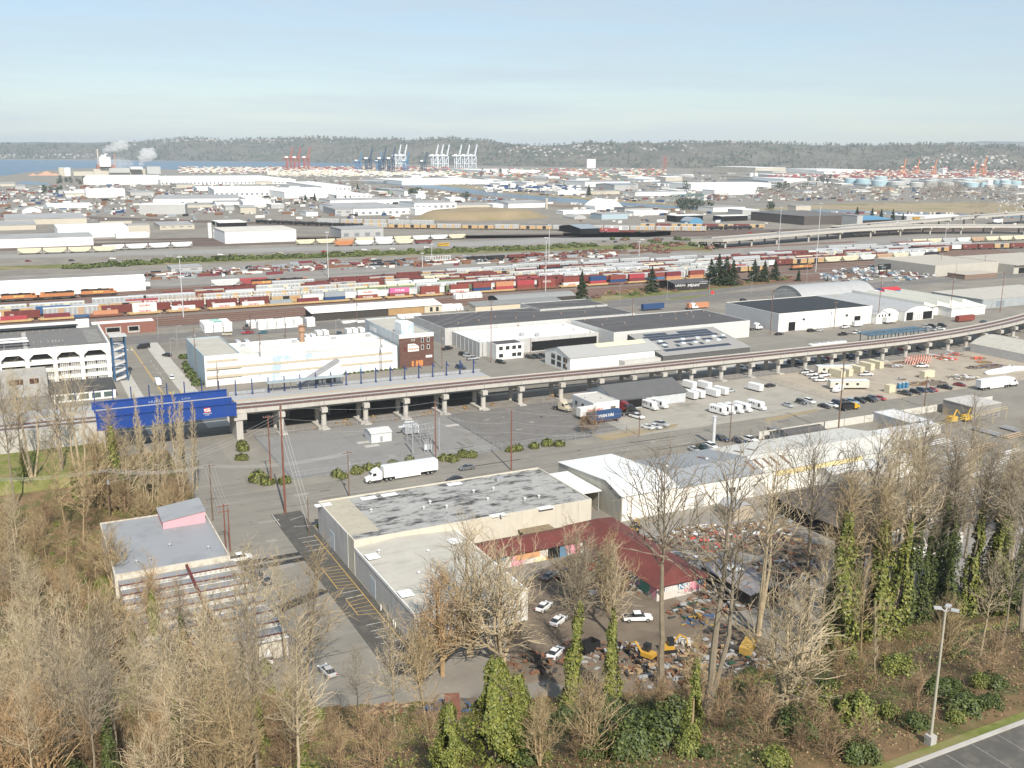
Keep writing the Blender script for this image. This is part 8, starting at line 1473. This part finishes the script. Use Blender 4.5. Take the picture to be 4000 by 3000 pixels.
# left wood
for x, y, t, k, lb in [(130,1905,1440,'cotton3','large bare tree on the lawn left of the bridge'),(245,1880,1470,'cotton1','large dark-limbed bare tree on the lawn'),(330,1950,1430,'cotton3','many-stemmed bare tree with ivy before the embankment'),(60,1990,1500,'alder3','bare tree at the left edge before the embankment'),(95,1800,1460,'alder1','slim bare tree on the lawn edge'),(395,1960,1700,'ivytree3','ivy clad stump tree under the bridge left end'),(460,1975,1590,'ivytree3','bent ivy clad tree before the blue bridge'),(300,1950,1760,'ivytree3','ivy clad trunk below the embankment'),(100,1900,1720,'ivytree3','ivy clad trunk at the left lawn'),(325,2130,1800,'alder2','forked white-barked tree above the pink penthouse'),(265,2110,1690,'alder2','slender leaning tree left of the pink penthouse'),(390,1990,1640,'maple2','drooping pale tree beside the bridge abutment'),(500,1960,1700,'maple1','drooping bare tree by the underpass')]: tree(k, x, y, t, lb, z=None)
for i in range(24):
    x, y = RND.uniform(560, 770), RND.uniform(1870, 1985); tree('sapling', x, y, y-RND.uniform(250, 400), 'slender young bare tree in the clump beside the underpass', grp='young trees by the underpass')
for i in range(12):
    x, y = RND.uniform(440, 760), RND.uniform(1960, 2050); tree(RND.choice(('thicket','maple2')), x, y, y-RND.uniform(70, 150), 'bare brown bush below the blue bridge', grp='bare bushes', cat='bush')
LK = ['alder1','alder2','alder1','alder4','maple1','maple3','maple2','alder2','alder3','alder1']
k_ = 0
for i in range(400):
    if k_ >= 110: break
    x, y = RND.uniform(-60, 1180), RND.uniform(2080, 3150)
    lim = interp([(2080,330),(2250,400),(2420,560),(2600,760),(2750,1000),(2900,1300),(3150,1400)], y)
    if x > lim: continue
    p = PT(x, y)
    if p[0] > 11 and p[1] > 148 and p[0] < 40: continue
    if 40 < p[0] < 52 and p[1] > 143: continue
    kk = RND.choice(LK); s = RND.uniform(.42, .72); o = tree(kk, x, y, None, ('bare tree with ' + {'alder1':'straight pale trunk','alder2':'slender tan trunk','alder3':'greyish slim trunk','alder4':'two orange-brown stems','maple1':'pale spreading limbs','maple3':'spreading orange-brown twigs','maple2':'low fan of tan stems'}[kk]) + ' in the left wood', sc=s, grp='bare trees in the left wood'); k_ += 1
for x, y, t, k in [(1130,2960,2640,'ivytree3'),(1180,2980,2620,'ivytree2'),(1020,3020,2650,'ivytree3'),(820,2950,2450,'ivytree4'),(740,2700,2280,'ivytree4'),(540,2760,2400,'ivytree3'),(350,2830,2470,'ivytree4'),(700,3050,2640,'ivytree3'),(430,3080,2700,'ivytree4'),(950,2790,2440,'ivytree4'),(610,2560,2250,'ivytree3')]: tree(k, x, y, t, 'ivy clad tree in the left wood', grp='ivy covered trees')
for x, y, t, k in [(1010,2700,2150,'alder1'),(1190,2720,2120,'alder2'),(1120,2600,2180,'alder1'),(980,2640,2140,'cotton3'),(1230,2780,2300,'alder3'),(450,2700,2290,'maple2'),(560,2790,2380,'alder1'),(660,2720,2350,'maple1'),(900,2830,2430,'alder2'),(300,2760,2330,'maple1'),(160,2640,2200,'alder1'),(770,2860,2500,'maple3'),(380,2900,2490,'alder1'),(120,2850,2400,'maple1'),(590,2480,2200,'maple3'),(820,2640,2290,'maple1'),(700,2500,2250,'alder4')]: tree(k, x, y, t, 'tall bare tree at the edge of the street and the factory')
for i in range(150):
    x, y = RND.uniform(-50, 1500), RND.uniform(2050, 3080)
    lim = interp([(2050,330),(2250,380),(2500,500),(2750,950),(2900,1500)], y)
    if x > lim: continue
    tree('thicket', x, y, None, 'bare brown thicket bush in the left wood', sc=RND.uniform(.6, 1.2), grp='bare bushes', cat='bush')
for i in range(46):
    x, y = RND.uniform(1500, 3950), RND.uniform(2600, 2980)
    if y > 3000-(x-3300)*.6 and x > 3300: continue
    if y < interp([(1500,2800),(2000,2760),(2600,2720),(3100,2560),(4000,2480)], x): continue
    tree('thicket', x, y, None, 'bare brown thicket bush on the bramble slope', sc=RND.uniform(.35, .75), grp='bare bushes', cat='bush')
# conifers
FP = {}
def fir(px, py, pt, label, w=.36, seed=1, grp='conifers', z=0):
    p = P(px, py, z); h = ztop(p, pt)-p[2]; key = (seed, round(w, 2))
    if key not in FP:
        rnd = random.Random(seed); root = bpy.data.objects.new('fir_tree', None); C.objects.link(root); b = MB(); b.cyl(0, 0, -.3, .98, .022, .004, 6); b.v = [(a, c, max(0, d)) for a, c, d in b.v]; b.build('trunk', BK['brown'], root); co = []
        for i in range(250):
            t = rnd.random()**.8; z_ = .06+.94*t; a = rnd.uniform(0, 6.28); L_ = w*(1-t)*rnd.uniform(.6, 1.15)+.014
            for k in range(13):
                f = rnd.uniform(.15, 1); r_ = L_*f; q = Vector((cos(a)*r_, sin(a)*r_, z_-r_*.35+rnd.uniform(-.012, .012))); s = .012+.022*(1-t); d = Vector((cos(a), sin(a), -.4)); x = d.cross(Vector((0,0,1))).normalized()*s*rnd.uniform(.6,1.3); e = d.normalized()*s*1.6
                n_ = Vector((0, 0, s*rnd.uniform(-.6,.6))); co += [tuple(q-x+n_), tuple(q+e), tuple(q+x-n_), tuple(q-e*.5)]
        quads('crown', np.array(co), FIRL, root); FP[key] = root
    return dup(FP[key], p, RND.uniform(0, 6), label, grp, scale=h, cat='tree')
for x, y, t, w, s, lb in [(2272,1182,1060,.30,1,'dark fir tree standing alone beside the lumber sheds'),(2545,1140,1040,.42,2,'sparse dark fir left of the derelict building'),(2805,1112,992,.46,3,'tallest dark fir in the big clump'),(2835,1114,1000,.46,4,'dark fir in the middle of the big clump'),(2775,1108,1010,.48,5,'dark fir at the left of the big clump'),(2862,1112,1015,.44,1,'dark fir at the right of the big clump'),(2945,1100,1012,.42,2,'fir in the second clump left'),(2985,1100,1018,.42,3,'fir in the second clump middle'),(3025,1096,1015,.42,4,'fir in the second clump right'),(3118,1098,1050,.26,5,'small fir by the tracks'),(3231,1098,1075,.24,1,'tiny fir beside the scrap car lot')]: fir(x, y, t, lb, w, s)
for x, y, t, lb in [(2300,762,718,'dark cypress by the river sheds'),(1193,790,755,'small dark fir left of the far complex'),(1230,785,752,'dark fir at the far complex corner'),(1310,780,760,'dark conifer before the low white warehouse'),(1350,778,760,'round dark conifer before the blue windows'),(1370,778,762,'squat conifer before the blue windows'),(3345,870,808,'fir left of the blue barn'),(3405,866,812,'broad fir behind the blue barn'),(3440,868,815,'fir right of the blue barn roof'),(3485,870,816,'fir beside the low office'),(3525,872,832,'fir at the overpass'),(3545,840,822,'tiny fir behind the overpass'),(1397,738,715,'dark conifer by the poplar row')]: fir(x, y, t, lb, .28, RND.randint(1, 5), 'conifers far away')
# evergreen hedge, shrubs, junipers
def make_bush(key, seed, n, mat, rx=1., rz=.8, spiky=0., s0=.16):
    rnd = random.Random(seed); co = []
    for i in range(n):
        a, t = rnd.uniform(0, 6.28), rnd.random(); q = Vector((cos(a)*sqrt(t), sin(a)*sqrt(t), 0)); d = Vector((q.x, q.y, rnd.uniform(.1, 1))).normalized()*rnd.uniform(.6, 1)*(.8+.45*mnoise.noise(Vector((q.x*2+seed, q.y*2, 1)))); d.x *= rx; d.y *= rx; d.z = abs(d.z)*rz*(1+spiky*rnd.random())
        nx = (d+Vector((rnd.uniform(-.6,.6), rnd.uniform(-.6,.6), rnd.uniform(-.3,.8)))).normalized(); x = nx.cross(Vector((.1,.2,1))).normalized()*s0*rnd.uniform(.5,1.2); y = nx.cross(x)*(1+spiky)
        co += [tuple(d-x-y), tuple(d+x-y*.6), tuple(d+x*.4+y), tuple(d-x*.6+y*.8)]
    root = quads('bush', np.array(co), mat); TREES[key] = root; return root
make_bush('bush1', 1, 420, BUSH); make_bush('bush2', 2, 420, IVYD); make_bush('jun1', 3, 420, JUN, 1, .7, .8, .13); make_bush('red', 4, 420, RED_T, 1.3, .7); make_bush('bush3', 5, 3600, IVYD, 1, .9, 0, .042); make_bush('bush4', 9, 2600, IVY, 1, 1, .2, .045); make_bush('dry', 6, 500, DRYL, 1, .6, .6, .10)
def bush(key, p, s, label, grp, cat='bush', nm=None):
    o = TREES[key].copy(); C.objects.link(o); o.location = p; o.rotation_euler = (0, 0, RND.uniform(0, 6)); o.scale = (s, s, s*RND.uniform(.8, 1.2)); o.name = nm or 'bush'; return tag(o, label, cat, grp)
for x, y, s in [(945,1795,1.7),(950,1760,1.6),(945,1745,1.5),(1010,1880,2.2),(1045,1890,1.8),(1110,1885,1.8),(1320,1862,1.6),(1338,1866,1.4),(1396,1848,1.7),(1440,1834,1.6),(1478,1825,1.2),(1535,1815,1.5),(1600,1800,1.2),(1735,1797,1.6),(1765,1800,1.8),(1808,1784,1.5),(1845,1785,1.5),(1995,1762,1.5),(2022,1758,1.5),(2086,1750,1.4),(2135,1738,1.8),(2183,1740,1.7)]: bush('jun1', P(x, y), s*1.35, 'dark yellowish juniper shrub along the substation fence', 'junipers along the road', nm='juniper_shrub')
for i in range(150):
    t = i/150; x = 260+t*2080; y = interp([(260,1052),(700,1022),(1000,1012),(1400,1000),(2000,975),(2340,962)], x)+RND.uniform(-6, 3); p = P(x, y); bush(RND.choice(('bush1','bush1','bush2')), p, RND.uniform(3, 5.6), 'dense green shrub in the hedge beside the motorway', 'motorway hedge', nm='hedge_shrub')
for i in range(40): p = P(RND.uniform(2380, 2830), RND.uniform(935, 975)); bush(RND.choice(('bush1','bush2','red')), p, RND.uniform(2.5, 5), 'shrub on the overpass embankment', 'embankment shrubs')
for i in range(60): x = RND.uniform(2050, 2620); p = P(x, interp([(2050,1000),(2350,985),(2620,985)], x)+RND.uniform(-6, 6)); bush('red', p, RND.uniform(2, 3.2), 'reddish brown leafless shrub beyond the open yard', 'red shrubs')
for i in range(46): x = RND.uniform(2190, 3110); p = P(x, interp([(2190,1175),(2500,1140),(2800,1115),(3110,1080)], x)+RND.uniform(-12, 14)); bush(RND.choice(('bush1','dry','red','bush2')), p, RND.uniform(1.2, 2.8), 'low shrub on the green verge by the firs', 'verge shrubs')
for x, y in ((730,1440),(742,1455),(750,1472),(765,1490),(772,1505),(735,1425),(720,1400)): bush('bush2', P(x, y), 2.6, 'tall evergreen bush along the blue side wall', 'evergreen bushes at the wall')
for i in range(14): p = P(1350+i*17, 1462-i*2); bush('bush1', (p[0], 375.2, 0), 1.0, 'round clipped shrub along the faded blue panels', 'clipped shrubs')
for i in range(26): u = 74+RND.uniform(0, 110); bush('dry', (u, 302+RND.uniform(0, 6), 0), RND.uniform(.7, 1.5), 'tuft of dry golden grass under the viaduct', 'grass tufts under the viaduct', 'grass tuft', 'grass_tuft')
for i in range(60):
    x, y = RND.uniform(1600, 3950), RND.uniform(2560, 2990)
    if y < interp([(1600,2820),(2000,2760),(2500,2730),(3000,2600),(3300,2500),(4000,2460)], x) or (x > 3300 and y > 2960-(x-3400)*.42): continue
    bush('bush3' if RND.random() < .7 else 'bush4', PT(x, y), RND.uniform(.8, 2.2), 'evergreen bramble mound on the lower slope', 'bramble mounds')
def lp_(): 
    while 1:
        q = PT(RND.uniform(-30, 1250), RND.uniform(2050, 3080))
        if not (12 < q[0] < 37.5 and 158 < q[1] < 233) and not (37 < q[0] < 60 and q[2] < .3): return q
for i in range(130): bush('bush3' if i % 3 == 0 else 'bush4', lp_(), RND.uniform(.9, 2.6), 'evergreen mound under the left wood', 'evergreen mounds')
for i in range(14): x = RND.uniform(2330, 2640); bush('bush3', PT(x, RND.uniform(2770, 2960)), RND.uniform(2, 3.6), 'big glossy evergreen bush below the dirt yard', 'evergreen mounds')
# ground cover on the slope: leaves and dead stems nobody could count
def cover(name, n, mat, seed, smin, smax, thr, hmax, stem=False):
    r = np.random.default_rng(seed); co = []
    k = 0
    while k < n:
        u, v = r.uniform(-40, 150), r.uniform(43.4, 205)
        z = hill(u, v)
        if r.random() < .2: u, v = (r.uniform(-30, 12.5), r.uniform(150, 262)) if r.random() < .7 else (r.uniform(13, 37), r.uniform(231, 297)); z = hill(u, v)
        elif z < .15 or (z > 45.8 and r.random() < .4): continue
        px, py, d = PX(u, v, z)
        if not (-700 < px < 4500 and py < 3500): continue
        q = mnoise.noise(Vector((u*.11, v*.11, seed)))
        if q < thr: continue
        hh = hmax*max(0, q+.45)*r.random(); k += 1; s = r.uniform(smin, smax); c = Vector((u, v, z+hh))
        if stem: d1 = Vector((r.normal(), r.normal(), abs(r.normal())*.9)).normalized()*s; w = Vector((r.normal(), r.normal(), 0)).normalized()*.018; co += [tuple(c-w), tuple(c+w), tuple(c+d1+w*.4), tuple(c+d1-w*.4)]
        else:
            nn = Vector((r.normal()*.6, r.normal()*.6-.3, 1)).normalized(); x = nn.cross(Vector((r.normal(), r.normal(), .1))).normalized()*s; y = nn.cross(x)*.8; co += [tuple(c-x-y), tuple(c+x-y*.7), tuple(c+x*.6+y), tuple(c-x*.7+y*.8)]
    return stuff(quads(name, np.array(co), mat))
cover('bramble_leaves', 70000, IVYD, 1, .05, .12, -.1, 1.1); cover('ivy_ground_cover', 60000, IVY, 2, .06, .14, .08, .9); cover('dead_leaves', 90000, DRYL, 3, .04, .09, -.3, .6); cover('bramble_stems', 90000, BRAM, 4, .5, 1.5, -.45, .8, True)
# woods beyond: hillside forest and tree belts, too many to count
def belt(name, spots, mat, seed, n, s0, thin=True):
    r = random.Random(seed); co = []
    for (p, w, h) in spots:
        for k in range(n):
            a = r.uniform(0, 6.28); t = r.random(); rr = w*sqrt(r.random())*(1-abs(t-.55)*.8); c = Vector((p[0]+cos(a)*rr, p[1]+sin(a)*rr, p[2]+h*(.12+.88*t))); s = s0*h*r.uniform(.5, 1.3)
            nn = Vector((r.gauss(0,1), r.gauss(0,1)-.7, r.gauss(0,.8)+.6)).normalized(); x = nn.cross(Vector((r.random(), .2, 1))).normalized()*s*(.35 if thin else .8); y = nn.cross(x).normalized()*s; co += [tuple(c-x-y), tuple(c+x-y), tuple(c+x+y), tuple(c-x+y)]
    return stuff(quads(name, np.array(co), mat))
FOR1, FOR2, FOR3 = leafmat('forest_bare', (.10,.085,.065), (.19,.16,.12)), leafmat('forest_green', (.025,.04,.028), (.06,.075,.045)), leafmat('belt_bare', (.13,.10,.075), (.24,.195,.15))
def hspots(n, seed, f, hm, t0=0., t1=1.):
    r = random.Random(seed); out = []; m_ = len(HV)//HN
    while len(out) < n:
        i = r.randrange(m_-1); kk = r.uniform(t0, t1)*(HN-2); k = int(kk); a = Vector(HV[i*HN+k]).lerp(Vector(HV[i*HN+k+1]), kk-k); b_ = Vector(HV[(i+1)*HN+k]).lerp(Vector(HV[(i+1)*HN+k+1]), kk-k); v = a.lerp(b_, r.random())
        if f(v, r): out.append(((v.x, v.y, v.z-1), r.uniform(4, 9), r.uniform(.5, 1.1)*hm))
    return out
belt('hillside_forest', hspots(2600, 1, lambda v, r: True, 16), FOR1, 1, 10, .20, False)
belt('hillside_evergreens', hspots(1500, 2, lambda v, r: mnoise.noise(Vector((v.x*.003, v.y*.003, 2))) > -.1 or v.z > 120, 19, .0, 1.0), FOR2, 2, 10, .17, False)
belt('ridge_evergreens', hspots(520, 5, lambda v, r: mnoise.noise(Vector((v.x*.004, v.y*.004, 7))) > -.05, 17, .93, 1.0), FOR2, 5, 10, .15, False)
sp = []
r5 = random.Random(9)
for (x0, x1, y0, y1, n, h) in [(2480,2960,672,690,120,26),(2700,2900,676,690,60,28),(2960,3330,752,792,160,22),(3340,3480,745,790,60,22),(3600,3760,745,796,90,30),(3760,4050,760,790,110,22),(1660,2180,765,776,120,14),(1050,1330,690,704,70,16),(1360,1410,715,735,24,22),(240,480,708,728,60,14),(600,680,728,742,24,16),(3780,4050,800,835,60,14),(2320,2360,768,775,6,24),(2450,2480,765,775,8,26),(2150,2200,755,770,10,18),(1450,1530,730,790,26,10),(1100,1300,790,830,40,8),(3400,3560,800,815,16,8),(2560,2640,790,810,10,8),(2790,2850,770,790,30,16)]:
    for i in range(n): p = P(r5.uniform(x0, x1), r5.uniform(y0, y1)); sp.append((p, h*.35, h*r5.uniform(.6, 1.1)))
belt('far_tree_belts', sp, FOR3, 6, 64, .028, True)
sp = []
for (x0, x1, y0, y1, n, h) in [(225,480,705,722,40,12),(170,240,745,756,14,12),(2640,2790,800,822,26,13),(1880,1990,676,688,16,18),(1790,1850,768,778,8,10),(3150,3250,690,720,14,14),(2660,2680,730,742,3,18),(1600,1640,755,775,8,14),(3030,3080,735,750,8,18),(3000,3020,815,822,3,12)]:
    for i in range(n): p = P(r5.uniform(x0, x1), r5.uniform(y0, y1)); sp.append((p, h*.4, h*r5.uniform(.7, 1.1)))
belt('far_evergreen_clumps', sp, FOR2, 7, 40, .10, False)
for x in [430,520,585,640,700,770,850,925,1000,1090,1170,1240,1330,1400,1480,1560,1630,1690,1780,1850,1930,1990,2060,2120]: tree('sapling', x, interp([(400,1030),(1000,1008),(2120,968)], x), interp([(400,1030),(1000,1008),(2120,968)], x)-26, 'thin leafless street tree along the motorway hedge', grp='thin trees along the motorway')
# ------------------------------------------------------------------ haze: one closed box of even, thin air
hz = MB(); hz.box(-9000, -900, -2, 22000, 20000, 222); hm = bpy.data.materials.new('haze_air'); hm.use_nodes = True
hn = hm.node_tree; hn.nodes.remove(hn.nodes['Principled BSDF']); hv = hn.nodes.new('ShaderNodeVolumePrincipled'); hv.inputs['Color'].default_value = (.84, .93, 1, 1); hv.inputs['Density'].default_value = HAZE; hv.inputs['Anisotropy'].default_value = .2
hn.links.new(hv.outputs[0], hn.nodes['Material Output'].inputs['Volume']); ho = hz.build('haze', hm); ho['kind'] = 'stuff'
# ------------------------------------------------------------------ prototypes away, labels made single
def drop(o):
    for c in list(kids(o)):
        for g in list(kids(c)): bpy.data.objects.remove(g)
        bpy.data.objects.remove(c)
    bpy.data.objects.remove(o)
for D in (PROTO, CPROT, VP, TREES, FP, FC, SC):
    for o in D.values():
        if o is not None: drop(o)
LANDM = [(700,1620,'blue bridge'),(1600,1500,'viaduct'),(1760,2060,'patchy warehouse roof'),(2350,2200,'red roof'),(620,2100,'grey factory roof'),(200,1380,'parking garage'),(1620,1370,'brick block'),(1080,1400,'white blue-panelled warehouse'),(2700,1350,'solar panels'),(2540,1530,'depot garage'),(3220,1240,'black roof'),(3450,1130,'billboard'),(2560,1850,'white metal warehouse'),(1500,1190,'timber doors'),(300,1110,'white engine shed'),(2800,1060,'big fir clump'),(2690,1125,'derelict building'),(2272,1120,'lone fir'),(3633,2650,'tan lamppost'),(1480,1700,'substation hut'),(3690,1430,'orange barrels'),(1950,850,'grass mound'),(2375,800,'white arch tent'),(420,640,'pulp mill'),(1020,920,'white factory'),(3420,880,'blue barn roof'),(3600,720,'tank farm'),(1170,620,'red cranes'),(1500,620,'navy cranes'),(1760,610,'white cranes'),(3650,640,'orange cranes'),(3300,920,'overpass'),(1900,2800,'ivy mass'),(1500,2500,'striped parking strip'),(3300,2100,'dark shed roof'),(860,1250,'wrapped lumber'),(3680,1330,'arched hall')]
from collections import defaultdict
ORD = ['first','second','third','fourth','fifth','sixth','seventh','eighth','ninth','tenth','eleventh','twelfth','thirteenth','fourteenth','fifteenth','sixteenth','seventeenth','eighteenth','nineteenth','twentieth']
def px_of(o): l = o.matrix_basis.translation; m = mesh_mid(o); return PX(l[0]+m[0], l[1]+m[1], l[2]+m[2])
def mesh_mid(o):
    if o.type != 'MESH' or o.location.length > .01: return (0, 0, 0)
    b = [Vector(c) for c in o.bound_box]; return tuple(sum((c for c in b), Vector())/8)
def groups():
    g = defaultdict(list)
    for o in THINGS: g[o['label']].append(o)
    return g
def wc(s): return len(s.split())
NOSPLIT = ('far port stacks',)
for lb, os_ in list(groups().items()):
    if len(os_) < 2 or any(k in lb for k in NOSPLIT): continue
    if len(os_) <= 3: continue
    for o in os_:
        x, y, d = px_of(o); best = min(LANDM, key=lambda q: (q[0]-x)**2+((q[1]-y)*1.6)**2); dx, dy = best[0]-x, best[1]-y
        rel = ('left of the ' if dx > 0 else 'right of the ') if abs(dx) > abs(dy)*1.3 else ('behind the ' if dy > 0 else 'in front of the ')
        s = lb+', '+rel+best[2]
        if wc(s) <= 12 and best[2].split()[0] not in lb: o['label'] = s
for lb, os_ in list(groups().items()):
    n = len(os_)
    if n < 2 or n > 40 or any(k in lb for k in NOSPLIT): continue
    os_.sort(key=lambda o: px_of(o)[0])
    for i, o in enumerate(os_):
        if n == 2: s = 'the %s of the two' % ('left one', 'right one')[i]; s = ('left one', 'right one')[i]+' of two'
        elif i == 0: s = 'leftmost of these'
        elif i == n-1: s = 'rightmost of these'
        elif i < n/2 and i < 20: s = ORD[i]+' from the left'
        elif n-1-i < 20: s = ORD[n-1-i]+' from the right'
        else: continue
        s = lb+', '+s
        while wc(s) > 16: a, c = s.split(', ', 1); s = ' '.join(a.split()[:-1])+', '+c
        o['label'] = s
for lb, os_ in groups().items():
    if len(os_) > 1:
        for o in os_:
            if 'group' not in o: o['group'] = 'alike '+o['category']+'s'
print('THINGS', len(THINGS), 'OBJECTS', len(bpy.data.objects), 'faces', sum(len(m.polygons) for m in bpy.data.meshes))
